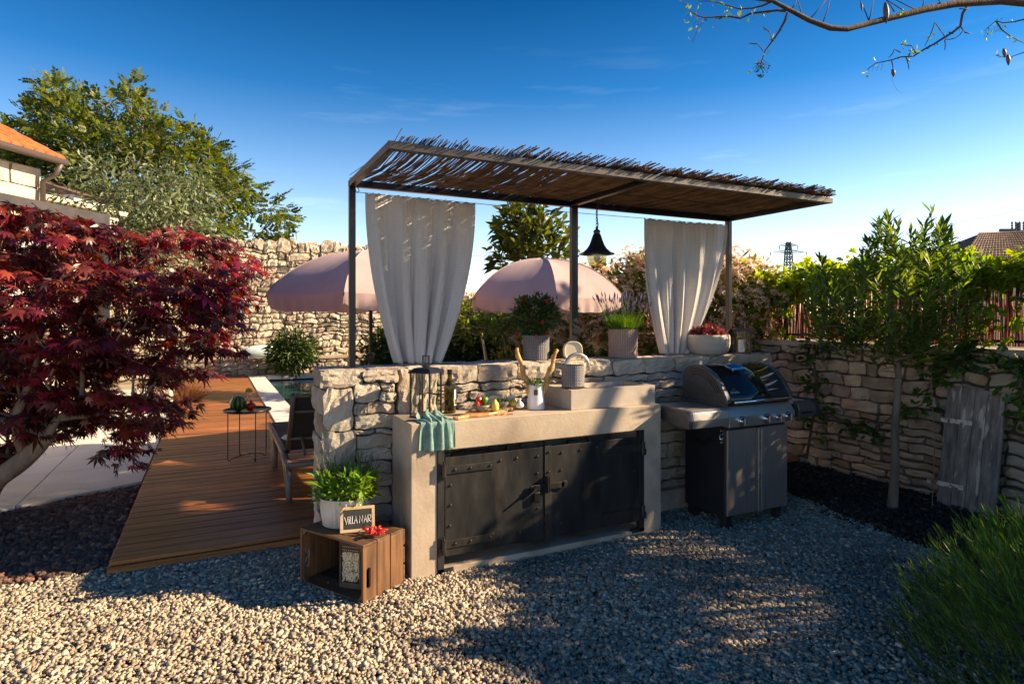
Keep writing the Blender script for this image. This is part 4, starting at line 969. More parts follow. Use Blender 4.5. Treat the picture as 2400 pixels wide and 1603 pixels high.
# sink
SX0, SX1, SY0, SY1, SZ = 2.09, 2.775, 3.375, 3.735, 1.016
sk = thing('stone_sink', 'rectangular stone sink with a shallow scooped basin on the counter', 'sink', (SX0, SY0, CZ))
n, m_ = 40, 32; V = []; F = []
for j in range(m_ + 1):
    for i in range(n + 1):
        u, v = i / n, j / m_; x = SX0 + (SX1 - SX0) * u; y = SY0 + (SY1 - SY0) * v
        bu = (x - 2.27) / (SX1 - .035 - 2.27); bv = (y - SY0 - .035) / (SY1 - SY0 - .07)
        e_ = max(0, min(1, min(bu * 3.2, (1 - bu) * 14))) * max(0, min(1, min(bv, 1 - bv) * 14)) if 0 < bu < 1 and 0 < bv < 1 else 0
        V.append((x - SX0, y - SY0, .131 - .115 * e_ ** .45))
for j in range(m_):
    for i in range(n):
        a = j * (n + 1) + i; F.append((a, a + 1, a + n + 2, a + n + 1))
q = MB(); q.add(V, F)
per = [i for i in range(n + 1)] + [(n + 1) * j + n for j in range(1, m_ + 1)] + [(n + 1) * m_ + i for i in range(n - 1, -1, -1)] + [(n + 1) * j for j in range(m_ - 1, 0, -1)]
n0 = len(q.V); q.V += [(q.V[i][0], q.V[i][1], .0015) for i in per]; L_ = len(per)
q.F += [(per[i], n0 + i, n0 + (i + 1) % L_, per[(i + 1) % L_]) for i in range(L_)]; q.F.append(tuple(n0 + i for i in range(L_)))
q.F = [tuple(reversed(f)) if len(f) > 4 or f[1] >= n0 else f for f in q.F]
obj('basin', q, M['sinkstone'], sk, auto=35)
fx, fy = 2.245, 3.70
fc = thing('sink_tap', 'brushed steel gooseneck tap at the back of the stone sink', 'tap', (fx, fy, SZ))
q = MB(); q.cyl((0, 0, 0), (0, 0, .06), .017, n=16)
pts = [(0, 0, 0), (0, 0, .10)] + [(.085 - .085 * math.cos(a), -.03 * (1 - math.cos(a)) / 2, .125 + .085 * math.sin(a)) for a in np.linspace(0, math.pi, 16)] + [(.17, -.03, .095)]
q.tube(pts, .0125, 14); obj('spout', q, M['steel'], fc, smooth=True)
q = MB(); q.cyl((0, 0, .055), (.065, -.01, .055), .012, n=14); q.cyl((.058, -.01, .06), (.035, -.012, .14), .003, n=8); obj('tap_lever', q, M['chrome'], fc, smooth=True)

# ------------------------------------------------------------------ grill
gx, gy = 3.215, 3.14
gr = thing('gas_grill', 'dark steel gas grill with domed black lid beside the counter', 'grill', (gx, gy, 0))
GW, GD = .60, .42
q = MB(); q.bb((0, .02, .085), (GW, GD, .715)); obj('cabinet', q, M['cabdark'], gr, bevel=.006)
for x0, x1 in ((.004, .285), (.345, .598)):
    q = MB(); q.bb((x0, -.004, .10), (x1, .018, .70)); d = obj('cabinet_door', q, M['doorsteel'], gr, bevel=.004)
    hx0 = x1 + .004 if x0 < .1 else x0 - .026
    q = MB(); q.bb((hx0, -.016, .10), (hx0 + .022, .012, .70)); obj('door_handle', q, M['steel' if x0 > .1 else 'doorsteel'], d, bevel=.004)
q = MB(); q.add([(-.025, -.045, .725), (GW + .025, -.045, .725), (GW + .025, .02, .725), (-.025, .02, .725), (-.025, -.052, .80), (GW + .025, -.052, .80), (-.025, -.005, .862), (GW + .025, -.005, .862), (-.025, .02, .862), (GW + .025, .02, .862)],
     [(0, 3, 2, 1), (0, 1, 5, 4), (4, 5, 7, 6), (6, 7, 9, 8), (8, 9, 2, 3), (0, 4, 6, 8, 3), (1, 2, 9, 7, 5)])
cp = obj('control_panel', q, M['steel'], gr, bevel=.005)
for u, r_ in ((.17, .036), (.54, .036), (.72, .028), (.88, .036)):
    q = MB(); c = (-.025 + .65 * u, -.050, .768)
    q.cyl(c, (c[0], c[1] - .012, c[2]), r_, r_ * .95, 20); kn = obj('knob', q, M['chrome'], cp, auto=30)
    q = MB(); q.cyl((c[0], c[1] - .012, c[2]), (c[0], c[1] - .034, c[2]), r_ * .72, r_ * .62, 20); obj('knob_cap', q, M['chrome'], kn, auto=30)
    q = MB(); q.bb((c[0] - .005, c[1] - .038, c[2] - r_ * .7), (c[0] + .005, c[1] - .030, c[2] + r_ * .7)); obj('knob_grip', q, M['steel'], kn, bevel=.001)
q = MB(); q.bb((-.02, .0, .862), (GW + .02, .38, .90)); obj('firebox', q, M['alu'], gr)
q = MB()
for i in range(38): q.bb((.01 + i * .0155, -.004, .868), (.019 + i * .0155, .0, .888))
obj('vent_grille', q, M['black'], gr)
# lid: profile (y, z)
prof = [(-.020, .893), (-.022, .915), (.005, .965), (.045, 1.02), (.095, 1.07), (.155, 1.108), (.22, 1.130), (.29, 1.135), (.35, 1.122), (.395, 1.09), (.41, 1.04), (.41, .893)]
def lidface(q, x0, x1, pr, n):
    vs = []; 
    for x in (x0, x1): vs += [(x, y, z) for y, z in pr]
    L_ = len(pr); q.add(vs, [(i, i + 1, L_ + i + 1, L_ + i) for i in range(L_ - 1)])
q = MB(); lidface(q, .012, GW - .012, prof, 1); ld = obj('lid', q, M['lid'], gr, auto=50)
sub = ld.modifiers.new('s', 'SOLIDIFY'); sub.thickness = .004
def shift(pr, d): 
    c = (.22, .93); return [(y + (y - c[0]) * d, z + (z - c[1]) * d) for y, z in pr]
for x0, x1 in ((-.03, .011), (GW - .011, GW + .03)):
    q = MB(); q.prism([(y, z) for y, z in shift(prof, .035)], x0, x1, lambda u, v, w: (w, u, v)); e_ = obj('lid_end_cap', q, M['alu'], ld, bevel=.006)
    if x0 < 0:
        for k, sc_ in enumerate((-.10, -.2, -.3)):
            q = MB(); pr = shift(prof, sc_)[2:9]; q.tube([(-.031, y, z) for y, z in pr], .0025, 5); obj('cap_groove', q, M['black'], e_)
q = MB(); q.cyl((.02, -.050, .900), (GW - .02, -.050, .900), .0105, n=14); hd = obj('lid_handle', q, M['chrome'], ld, smooth=True)
q = MB(); q.bb((.03, -.048, .892), (.05, -.018, .908)); q.bb((GW - .05, -.048, .892), (GW - .03, -.018, .908)); obj('handle_bracket', q, M['alu'], hd)
q = MB(); rm = Matrix.Rotation(R(20), 3, 'X'); q.box((.25, .165, 1.118), (.135, .085, .014), rm); tp = obj('thermometer_housing', q, M['chrome'], ld, bevel=.005)
q = MB(); q.box((.25, .175, 1.129), (.10, .05, .006), rm); obj('thermometer_face', q, M['lid'], tp)
# emblem on the lid: outlined badge with lettering
def strokes(name, lines, origin, ud, vd, nd, sc_, r_, mat, par):
    q = MB(); ud, vd, nd = Vector(ud), Vector(vd), Vector(nd); o_ = Vector(origin)
    for ln in lines:
        q.tube([o_ + ud * (a * sc_) + vd * (b_1 * sc_) + nd * r_ * .5 for a, b_1 in ln], r_, 5, flat=.6)
    return obj(name, q, M[mat], par)
GL = {'N': [[(0, 0), (0, 1), (.6, 0), (.6, 1)]], 'A': [[(0, 0), (.3, 1), (.6, 0)], [(.12, .4), (.48, .4)]], 'P': [[(0, 0), (0, 1), (.5, .95), (.55, .7), (.45, .5), (0, .48)]], 'O': [[(.3, 0), (.05, .2), (.0, .5), (.05, .8), (.3, 1), (.55, .8), (.6, .5), (.55, .2), (.3, 0)]],
      'L': [[(0, 1), (0, 0), (.5, 0)]], 'E': [[(.55, 1), (0, 1), (0, 0), (.55, 0)], [(0, .5), (.45, .5)]], 'V': [[(0, 1), (.3, 0), (.65, 1.05)]], 'i': [[(.1, 0), (.12, .72)], [(.13, .95), (.15, 1.02)]], 'R': [[(0, 0), (0, 1), (.5, .98), (.55, .72), (.42, .5), (.02, .48), (.6, 0)]],
      'l': [[(.02, 1.05), (0, .1), (.35, 0)]]}
def word(txt, adv=.85):
    out = []; x = 0
    for ch in txt:
        if ch == ' ': x += adv * .5; continue
        w = .35 if ch == 'i' else (.55 if ch == 'l' else adv)
        for ln in GL[ch]: out.append([(a + x, b_1) for a, b_1 in ln])
        x += w
    return out, x
ny1, nz1 = Vector((0, .05, .05)), None
lv = Vector((0, .040, .055)).normalized(); ln_ = Vector((0, -.055, .040)).normalized()
wl, wx = word('NAPOLEON')
orgp = Vector((.035, .000, .958)) + ln_ * .003
em = strokes('emblem', [[(a / wx * 7.2 + .4, b_1) for a, b_1 in l] for l in wl] + [[(-.2, -.5), (8, -.5), (8.2, .3), (8, 1.4), (6, 1.6), (5.2, 2.6), (4, 3.1), (2.8, 2.6), (2, 1.6), (0, 1.4), (-.2, .3), (-.2, -.5)], [(4, 1.7), (4.4, 2.2), (3.8, 2.5)]], orgp, (1, 0, 0), lv, ln_, .0095, .0009, 'white', ld)
# side shelves
for (x0, x1, side) in ((-.38, -.036, 'steel'), (GW + .036, GW + .235, 'alu')):
    q = MB(); q.bb((x0, .0, .842), (x1, .36, .862)); sh = obj('side_shelf', q, M['steel'], gr, bevel=.004)
    q = MB(); q.prism([(-.045, .745), (-.052, .80), (-.040, .85), (-.012, .866), (.0, .866), (.0, .745)], x0 + .03, x1 + .004, lambda u, v, w: (w, u, v)); obj('shelf_front', q, M[side], sh, bevel=.003)
    if x0 < 0:
        q = MB(); q.prism([(-.045, .745), (-.052, .80), (-.040, .85), (-.012, .866), (.36, .866), (.36, .80), (.04, .745)], x0 - .012, x0 + .029, lambda u, v, w: (w, u, v)); obj('shelf_end_cap', q, M['alu'], sh, bevel=.004)
    else:
        q = MB(); q.prism([(-.050, .74), (-.056, .80), (-.044, .855), (-.012, .872), (.36, .872), (.36, .74)], x1 + .005, x1 + .05, lambda u, v, w: (w, u, v)); obj('shelf_end_cap', q, M['rubber'], sh, bevel=.006)
        q = MB(); q.bb((x0 + .06, -.0545, .775), (x1 - .03, -.050, .788)); obj('badge', q, M['black'], sh)
q = MB()
for gidx, (yc, zc, s1) in enumerate(((.17, .60, 1), (.21, .585, -1), (.25, .57, 1), (.29, .59, -1))):
    for k in range(4):
        q.box((-.0012, yc + k * .010 - .02, zc + (k * .006 if s1 > 0 else -k * .006)), (.003, .004, .034), Matrix.Rotation(R(30 * s1), 3, 'X'))
obj('vent_slots', q, M['black'], gr)
q = MB(); q.bb((-.006, .035, .60), (-.0005, .06, .70)); q.tube([(-.008, .045, .67), (-.022, .047, .66), (-.022, .05, .64), (-.010, .05, .63)], .003, 6); q.sphere((-.007, .047, .69), .005, 8, 5); q.sphere((-.007, .047, .61), .005, 8, 5); obj('bottle_opener', q, M['chrome'], gr)
for (xx, yy) in ((.05, .06), (GW - .05, .06), (.05, GD - .04), (GW - .05, GD - .04)):
    q = MB()
    if xx < .3: q.bb((xx - .03, yy - .03, -.005), (xx + .03, yy + .03, .086)); obj('foot', q, M['rubber'], gr, bevel=.004)
    else: q.cyl((xx - .02, yy, .028), (xx + .02, yy, .028), .03, n=16); q.bb((xx - .028, yy - .03, .05), (xx + .028, yy + .03, .086)); obj('caster', q, M['rubber'], gr, bevel=.003)
# ------------------------------------------------------------------ things on the counter
def glass_lantern(name, label, loc, rz, s, h, roofh, grp):
    t = thing(name, label, 'lantern', loc, rz, grp); a = s / 2; r_ = s * .032
    q = MB(); q.bb((-a, -a, 0), (a, a, .012)); obj('base_plate', q, M['lantern_blk'], t, bevel=.001)
    for sx_ in (-1, 1):
        for sy_ in (-1, 1):
            q = MB(); q.bb((sx_ * (a - r_) - r_, sy_ * (a - r_) - r_, .012), (sx_ * (a - r_) + r_, sy_ * (a - r_) + r_, h)); obj('corner_post', q, M['lantern_blk'], t)
    for k in range(4):
        rm = Matrix.Rotation(k * math.pi / 2, 3, 'Z'); q = MB(); q.box(rm @ Vector((0, a - r_ * .9, (h + .012) / 2)), (s - 4.2 * r_, .0015, h - .02), rm); obj('pane', q, M['glass'], t)
    b = a * 1.12; c_ = a * .74; q = MB(); q.add([(-b, -b, h), (b, -b, h), (b, b, h), (-b, b, h), (-b, -b, h + .006), (b, -b, h + .006), (b, b, h + .006), (-b, b, h + .006), (-c_, -c_, h + roofh), (c_, -c_, h + roofh), (c_, c_, h + roofh), (-c_, c_, h + roofh)],
        [(3, 2, 1, 0)] + [(i, (i + 1) % 4, 4 + (i + 1) % 4, 4 + i) for i in range(4)] + [(4 + i, 4 + (i + 1) % 4, 8 + (i + 1) % 4, 8 + i) for i in range(4)] + [(8, 9, 10, 11)])
    obj('lantern_roof', q, M['lantern_blk'], t, bevel=.001)
    q = MB(); q.cyl((0, 0, h + roofh), (0, 0, h + roofh + .025), s * .15, n=14); q.cyl((0, 0, h + roofh + .008), (0, 0, h + roofh + .014), s * .19, n=14); obj('chimney', q, M['lantern_blk'], t)
    z0 = h + roofh + .02; w_ = s * .16
    q = MB(); q.bb((-w_, -.006, z0), (-w_ + .005, .006, z0 + .055)); q.bb((w_ - .005, -.006, z0), (w_, .006, z0 + .055)); q.bb((-w_, -.004, z0 + .050), (w_, .004, z0 + .055)); obj('handle', q, M['black'], t)
    return t
glass_lantern('glass_lantern', 'tall black framed glass lantern standing on the concrete counter', (1.165, 3.555, CZ), R(-50), .142, .268, .030, 'black glass lanterns')
L2 = glass_lantern('glass_lantern', 'small black lantern on the stone wall at the right pergola post', (4.135, 3.875, 1.172), R(-32), .135, .195, .028, 'black glass lanterns')
q = MB(); q.cyl((0, 0, .012), (0, 0, .12), .028, n=16); obj('candle', q, M['white'], L2, smooth=False)

bo = thing('oil_bottle', 'dark green olive oil bottle with a white label beside the lantern', 'bottle', (1.345, 3.625, CZ), 0)
q = MB(); q.lathe([(.034, 0), (.0375, .004), (.0375, .165), (.035, .182), (.022, .205), (.0145, .222), (.0135, .252), (.0155, .254)], n=28, caps=(True, True)); obj('bottle_glass', q, M['bottle'], bo, smooth=True)
q = MB(); q.cyl((0, 0, .243), (0, 0, .275), .0165, n=20); obj('cap', q, M['black'], bo, auto=30)
def band(q, r_, z0, z1, a0, a1, n=14):
    V = [(r_ * math.cos(a), r_ * math.sin(a), z) for z in (z0, z1) for a in np.linspace(a0, a1, n)]
    q.add(V, [(i, i + 1, n + 1 + i, n + i) for i in range(n - 1)])
q = MB(); band(q, .0382, .05, .15, R(-62), R(55)); lb = obj('label', q, M['white'], bo, smooth=True)
q = MB(); band(q, .0386, .055, .09, R(-58), R(-20)); obj('label_print', q, M['herb_dk'], lb, smooth=True)

# cutting board and what lies on it
bd = thing('cutting_board', 'organic shaped olive wood board lying on the counter', 'cutting board', (1.55, 3.50, CZ), R(24))
def board_pt(x): pass
outl = [(-.32, -.030), (-.30, -.042), (-.25, -.040), (-.20, -.030), (-.15, -.060), (-.08, -.085), (0, -.088), (.08, -.070), (.16, -.050), (.22, -.035), (.29, -.034), (.325, -.015), (.325, .018), (.29, .030), (.22, .030), (.14, .075), (.05, .100), (-.05, .095), (-.13, .065), (-.19, .015), (-.25, .0), (-.30, -.002), (-.32, -.012)]
q = MB(); q.prism(outl, .001, .021, lambda u, v, w: (u, v, w)); obj('board', q, M['olivewood'], bd, bevel=.006)
BZ = CZ + .021
def bowl(name, label, loc, r_, h):
    t = thing(name, label, 'bowl', loc, 0, 'grey bowls on the cutting board')
    q = MB(); q.lathe([(r_ * .45, 0), (r_ * .7, h * .25), (r_ * .92, h * .7), (r_, h), (r_ * .95, h), (r_ * .86, h * .7), (r_ * .62, h * .3), (.002, h * .16)], n=26, caps=(True, True)); obj('bowl_shell', q, M['bowl'], t, smooth=True); return t
b1 = bowl('stoneware_bowl', 'grey bowl holding red and green peppers on the board', (1.500, 3.475, BZ), .056, .042)
b2 = bowl('stoneware_bowl', 'grey bowl holding rosemary sprigs on the board', (1.685, 3.575, BZ), .050, .040)
def pepper(name, label, loc, mat, s, rot):
    t = thing(name, label, 'pepper', loc, 0, 'peppers in the bowl')
    q = MB(); rm = Matrix.Rotation(rot[0], 3, 'X') @ Matrix.Rotation(rot[1], 3, 'Y')
    V0 = MB(); V0.lathe([(.003, -s), (s * .42, -s * .7), (s * .62, 0), (s * .72, s * .6), (s * .5, s * .9), (.002, s * .85)], n=16, ripple=lambda a, z: .09 * math.cos(a * 3), caps=(True, True))
    q.add([rm @ Vector(v) for v in V0.V], V0.F); obj('flesh', q, M[mat], t, smooth=True)
    q = MB(); q.tube([rm @ Vector((0, 0, s * .85)), rm @ Vector((.004, 0, s * 1.2)), rm @ Vector((.012, 0, s * 1.5))], .0035, 6); obj('stalk', q, M['herb_dk'], t)
pepper('green_pepper', 'green pepper with its stalk up in the left bowl', (1.522, 3.485, BZ + .062), 'greenpep', .030, (.3, .2))
pepper('red_pepper', 'dark red pepper standing in the left bowl', (1.492, 3.49, BZ + .064), 'red', .030, (-.2, -.3))
pepper('red_pepper', 'small red pepper at the left rim of the bowl', (1.468, 3.462, BZ + .048), 'red', .020, (.6, -.9))
g = np.random.default_rng(2)
def blades(name, n, r_, h, mat, par, leaf=None, spread=.5, seed=3, wid=.05, cent=(0, 0, 0), kind=None, hv=.3):
    g = np.random.default_rng(seed); T = np.array([[-1, 0, 0], [1, 0, 0], [.8, .5, .1], [0, 1, .25], [-.8, .5, .1]], float) * [wid, 1, 1]; F = np.array([(0, 1, 2), (0, 2, 4), (4, 2, 3)])
    a = g.uniform(0, 6.283, n); rr = r_ * np.sqrt(g.uniform(0, 1, n)); P = np.stack([rr * np.cos(a), rr * np.sin(a), np.zeros(n)], 1) + cent
    d = np.stack([np.cos(a) * spread * g.uniform(0, 1.3, n) * rr / r_, np.sin(a) * spread * g.uniform(0, 1.3, n) * rr / r_, np.ones(n)], 1)
    z = np.stack([np.cos(a) + g.normal(0, .5, n), np.sin(a) + g.normal(0, .5, n), np.zeros(n)], 1)
    W, Q = scatter(T, F, P, d, z, h * g.uniform(1 - hv, 1, n))
    return npmesh(name, W, Q, M[mat], par, kind=kind)
t = thing('rosemary_sprigs', 'cut rosemary sprigs standing in the right bowl', 'herbs', (1.685, 3.575, BZ + .02)); blades('leaf_cluster', 70, .03, .075, 'herb_dk', t, spread=1.4, wid=.035)
t = thing('bowl_greens', 'small salad greens filling the left bowl', 'herbs', (1.50, 3.475, BZ + .02)); blades('leaf_cluster', 60, .04, .035, 'herb', t, spread=1.2, wid=.15)
q = MB(); q.lathe([(.006, 0), (.016, .004), (.024, .018), (.0255, .034), (.021, .052), (.010, .064), (.007, .072), (.002, .074)], n=20, caps=(True, True)); tag(obj('whole_lemon', q, M['lemon'], smooth=True, loc=(1.575, 3.44, BZ)), 'whole yellow lemon standing between the two grey bowls', 'lemon')
lw = thing('lemon_wedge', 'cut lemon half leaning behind the garlic on the board', 'lemon', (1.765, 3.575, BZ))
q = MB(); rm = Matrix.Rotation(R(62), 3, 'X') @ Matrix.Rotation(R(0), 3, 'Z'); s_ = MB(); s_.lathe([(.002, -.022), (.018, -.016), (.026, 0), (.002, .001)], n=18, caps=(True, True)); q.add([Matrix.Rotation(R(-25), 3, 'Z') @ rm @ Vector(v) + Vector((0, 0, .026)) for v in s_.V], s_.F); obj('half', q, M['lemon'], lw, smooth=True)
gc = thing('garlic_bulb', 'whole garlic bulb at the right end of the board', 'garlic', (1.775, 3.495, BZ))
q = MB(); q.lathe([(.008, 0), (.021, .006), (.026, .018), (.020, .032), (.008, .042), (.005, .055), (.004, .062)], n=24, ripple=lambda a, z: .05 * abs(math.sin(a * 4)), caps=(True, True)); obj('bulb', q, M['garlic'], gc, smooth=True)
q = MB(); V = []; 
for j in range(9):
    for i in range(15):
        u, v = i / 14, j / 8; V.append((-.09 + .18 * u, .015 * math.sin(u * 7 + v * 2) - .03 * v, .003 + .075 * v + .012 * math.sin(u * 9) * v))
q.add(V, [(j * 15 + i, j * 15 + i + 1, (j + 1) * 15 + i + 1, (j + 1) * 15 + i) for j in range(8) for i in range(14)])
o = obj('white_napkin', q, M['napkin'], smooth=True, loc=(1.72, 3.65, CZ + .001)); o.rotation_euler = (0, 0, R(-12)); tag(o, 'folded white napkin standing behind the bowls', 'napkin'); o.modifiers.new('s', 'SOLIDIFY').thickness = .002
q = MB(); rm = Matrix.Rotation(R(18), 3, 'Z'); q.box((0, 0, .002), (.14, .05, .003), rm); o = tag(obj('paper_slip', q, M['bowl'], loc=(1.63, 3.485, BZ)), 'pale slip with peppercorns lying on the board', 'paper')
pp = MB(); g = random.Random(3)
for k in range(16): pp.sphere((g.uniform(-.05, .05), g.uniform(-.015, .015), .0055), .0028, 6, 4)
tag(obj('peppercorns', pp, M['black'], loc=(1.63, 3.485, BZ)), 'scattered black peppercorns on the pale slip', 'peppercorns', kind='stuff')
ch = MB()
for k in range(22): ch.sphere((g.uniform(-.10, .08), g.uniform(-.012, .012), .004), (.007, .003, .003), 6, 4, Matrix.Rotation(g.uniform(0, 3), 3, 'Z'))
tag(obj('chopped_chillies', ch, M['red'], loc=(1.60, 3.405, CZ)), 'chopped red chillies along the front of the board', 'chillies', kind='stuff')

jg = thing('enamel_jug', 'white enamel jug holding breadsticks on the counter', 'jug', (1.915, 3.535, CZ))
q = MB(); q.lathe([(.058, 0), (.060, .004), (.058, .03), (.050, .14), (.050, .165), (.054, .172), (.051, .172), (.046, .14), (.05, .02), (.002, .012)], n=32, caps=(True, False)); obj('jug_body', q, M['enamel'], jg, smooth=True)
q = MB(); dr = Vector((RGT[0], RGT[1], 0)); q.tube([dr * .049 + Vector((0, 0, .155)), dr * .066 + Vector((0, 0, .160)), dr * .074 + Vector((0, 0, .145)), dr * .070 + Vector((0, 0, .125)), dr * .052 + Vector((0, 0, .105))], .0045, 8); obj('jug_handle', q, M['enamel'], jg, smooth=True)
fr = Vector((-FWD[0], -FWD[1], 0))
q = MB(); rm = Matrix.Rotation(-R(26.2), 3, 'Z'); q.box(fr * .055 + dr * -.002 + Vector((0, 0, .115)), (.026, .002, .036), rm); tgo = obj('tag', q, M['gutter'], jg, bevel=.004)
q = MB(); q.tube([fr * .053 + Vector((0, 0, .172)), fr * .056 + Vector((0, 0, .13))], .0012, 4); obj('string', q, M['gutter'], tgo)
def bread(dx, dz, ang, ln, label):
    t = thing('breadstick', label, 'bread', (1.915 + dr.x * dx, 3.535 + dr.y * dx, CZ + .02), 0, 'breadsticks in the jug'); q = MB(); s_, c_ = math.sin(ang), math.cos(ang); pts = []; rs_ = []
    for k in range(16):
        u = k / 15; pts.append(dr * (s_ * ln * u + .006 * math.sin(u * 20)) + fr * (.006 * math.cos(u * 20)) + Vector((0, 0, c_ * ln * u))); rs_.append(.0125 + .007 * math.sin(math.pi * min(1, u * 1.05)) + .003 * math.sin(u * 31))
    q.tube(pts, rs_, 10); obj('loaf', q, M['bread'], t, smooth=True)
bread(-.012, 0, -.30, .40, 'twisted breadstick leaning left out of the white jug'); bread(.022, 0, .30, .39, 'knobbly breadstick leaning right out of the white jug')
t = thing('dried_herbs', 'grey green sprigs between the two breadsticks in the jug', 'herbs', (1.915, 3.535, CZ + .15)); blades('leaf_cluster', 160, .04, .085, 'herb_dk', t, spread=1.6, wid=.035, seed=9)

# towel: a small cloth relaxation draped over the counter's front edge
def towel():
    nx, ny, W_, L_ = 38, 42, .30, .30; g = np.random.default_rng(11)
    u = np.linspace(0, 1, nx); v = np.linspace(0, 1, ny); U, V = np.meshgrid(u, v, indexing='ij')
    comp = .46 + .42 * V                                         # bunched at the back, wider at the hem
    X = (U - .5) * W_ * comp + .02 * np.sin(V * 5) + .05 * V ** 2; Y = .13 - V * L_ * .93; dx, dy = W_ / (nx - 1), L_ / (ny - 1)
    Z = .035 + .028 * np.sin(U * 2 * np.pi * 2.4 + 1.9 * np.sin(V * 4 + 1)) + .008 * np.sin(U * 2 * np.pi * 7 + V * 9) + g.normal(0, .0006, U.shape)
    P = np.stack([X, Y, Z], 2); Q = P.copy()
    def con(sa, sb, rest, k):
        A, B = P[sa], P[sb]; d = B - A; l = np.linalg.norm(d, axis=2, keepdims=True); c = d * ((l - rest) / np.maximum(l, 1e-9) * .5 * k); P[sa] = A + c; P[sb] = B - c
    S = slice
    for it in range(420):
        vel = (P - Q) * .965; Q = P.copy(); P = P + vel; P[..., 2] -= .00016
        for _ in range(7):
            for o in (0, 1):
                n = (nx - o) // 2; con((S(o, o + 2 * n, 2), S(None)), (S(o + 1, o + 2 * n, 2), S(None)), dx, 1.0)
                n = (ny - o) // 2; con((S(None), S(o, o + 2 * n, 2)), (S(None), S(o + 1, o + 2 * n, 2)), dy, 1.0)
            con((S(0, -1), S(0, -1)), (S(1, None), S(1, None)), math.hypot(dx, dy), .22); con((S(0, -1), S(1, None)), (S(1, None), S(0, -1)), math.hypot(dx, dy), .22)
            con((S(0, -3), S(None)), (S(3, None), S(None)), dx * 2.7, .035); con((S(None), S(0, -3)), (S(None), S(3, None)), dy * 2.8, .03)
            th = .004; x, y, z = P[..., 0], P[..., 1], P[..., 2]; ins = (y > -th) & (z < th)
            up = th - z; fr = y + th; top = ins & (up < fr); side = ins & ~top
            P[..., 2] = np.where(top, th, z); P[..., 1] = np.where(side, -th, y)
            P[..., 0] = np.where(top, Q[..., 0], P[..., 0]); P[..., 1] = np.where(top, Q[..., 1] + (P[..., 1] - Q[..., 1]) * .05, P[..., 1])
            P[:, :5] = P[:, :5] * .4 + Q[:, :5] * .6
    V3 = P.reshape(-1, 3); F = [(i * ny + j, (i + 1) * ny + j, (i + 1) * ny + j + 1, i * ny + j + 1) for i in range(nx - 1) for j in range(ny - 1)]
    o = npmesh('linen_towel', V3, F, M['towel'], smooth=True); o.location = (1.14, CY, CZ)
    m = o.modifiers.new('s', 'SOLIDIFY'); m.thickness = .002; m2 = o.modifiers.new('sub', 'SUBSURF'); m2.levels = m2.render_levels = 1
    tag(o, 'crumpled sea green linen towel draped over the counter edge', 'towel')
    q = MB(); gr_ = random.Random(4)
    for i in range(nx):
        x, y, z = P[i, ny - 1]
        q.tube([(x, y, z), (x + gr_.uniform(-.003, .003), y - .001, z - gr_.uniform(.006, .012))], .0008, 3)
    obj('fringe', q, M['towel'], o)
towel()

# pots on sink and wall
def pot(name, label, loc, r_, h, mat, soil=True, taper=.97):
    t = thing(name, label, 'plant pot', loc, rng.uniform(0, 1))
    q = MB(); q.lathe([(r_ * taper * .9, 0), (r_ * taper, .006)] + [(r_ * (taper + (1 - taper) * k / 8) * (1 + .012 * math.sin(k * 2.2)), h * (k + .3) / 8.6) for k in range(9)] + [(r_, h), (r_ * .93, h), (r_ * .92, h - .02), (.002, h - .022)], n=40, caps=(True, True)); obj('braided_shell' if 'basket' in mat else 'shell', q, M[mat], t, smooth=True)
    return t
pot('braided_pot', 'empty light grey braided pot on the left rim of the sink', (2.165, 3.475, SZ), .078, .152, 'basket_grey')
pot('braided_pot', 'dark grey braided pot on the wall holding a red flowering plant', (2.145, 3.955, 1.172), .098, .185, 'basket_dark')
pot('braided_pot', 'rose beige braided pot on the wall holding lavender', (2.92, 3.94, 1.170), .116, .225, 'basket_rose')
bw_ = thing('stone_bowl_planter', 'wide sandstone bowl planter in front of the right curtain', 'planter', (3.74, 3.86, 1.170))
q = MB(); q.lathe([(.10, 0), (.135, .012), (.165, .05), (.176, .10), (.175, .150), (.168, .172), (.158, .172), (.155, .14), (.002, .135)], n=40, caps=(True, True)); obj('shell', q, M['bowlpot'], bw_, smooth=True)
# oval dish standing on edge
od = thing('oval_dish', 'cream oval dish standing on edge at the middle pergola post', 'dish', (2.385, 3.84, 1.172), R(-14))
q = MB(); sup = [(.072 * math.copysign(abs(math.cos(a)) ** .75, math.cos(a)), .069 + .069 * math.copysign(abs(math.sin(a)) ** .85, math.sin(a))) for a in np.linspace(0, 2 * math.pi, 32)[:-1]]
q.prism(sup, -.03, .005, lambda u, v, w: (u, w + .07 * (v) * .25, v + .001)); q2 = obj('dish', q, M['cream'], od, bevel=.006)
q = MB(); q.tube([(u * .93, .07 * v * .25 - .032, v * .95 + .005) for u, v in sup], .004, 6, closed=True); obj('rim', q, M['cream'], od, smooth=True)

# ------------------------------------------------------------------ crate with planter, sign and chillies
near, leftp, rightp = Vector((.698, 3.175)), Vector((.442, 3.600)), Vector((.94, 3.355))
cu = (near - leftp).normalized(); CL = .50; cz_rot = math.atan2(cu.y, cu.x)
cr_ = thing('wooden_crate', 'brown wooden crate lying on its side on the gravel', 'crate', (leftp.x, leftp.y, -.004), cz_rot)
CW, CH, tk = .30, .312, .013      # local: x along the open front (0..CL), y inwards 0..CW, z up
g = random.Random(12)
def cboard(lo, hi, mat='crate'):
    q = MB(); q.bb(lo, hi); return obj('plank', q, M[mat], cr_, bevel=.002)
w3 = (CW - .012) / 3
for zz in (.004, CH - tk):
    for k in range(3): cboard((0, k * (w3 + .006), zz), (CL, k * (w3 + .006) + w3, zz + tk))
for k in range(3): cboard((0, CW + .001, .02 + k * .10), (CL, CW + .001 + tk, .02 + k * .10 + .088))
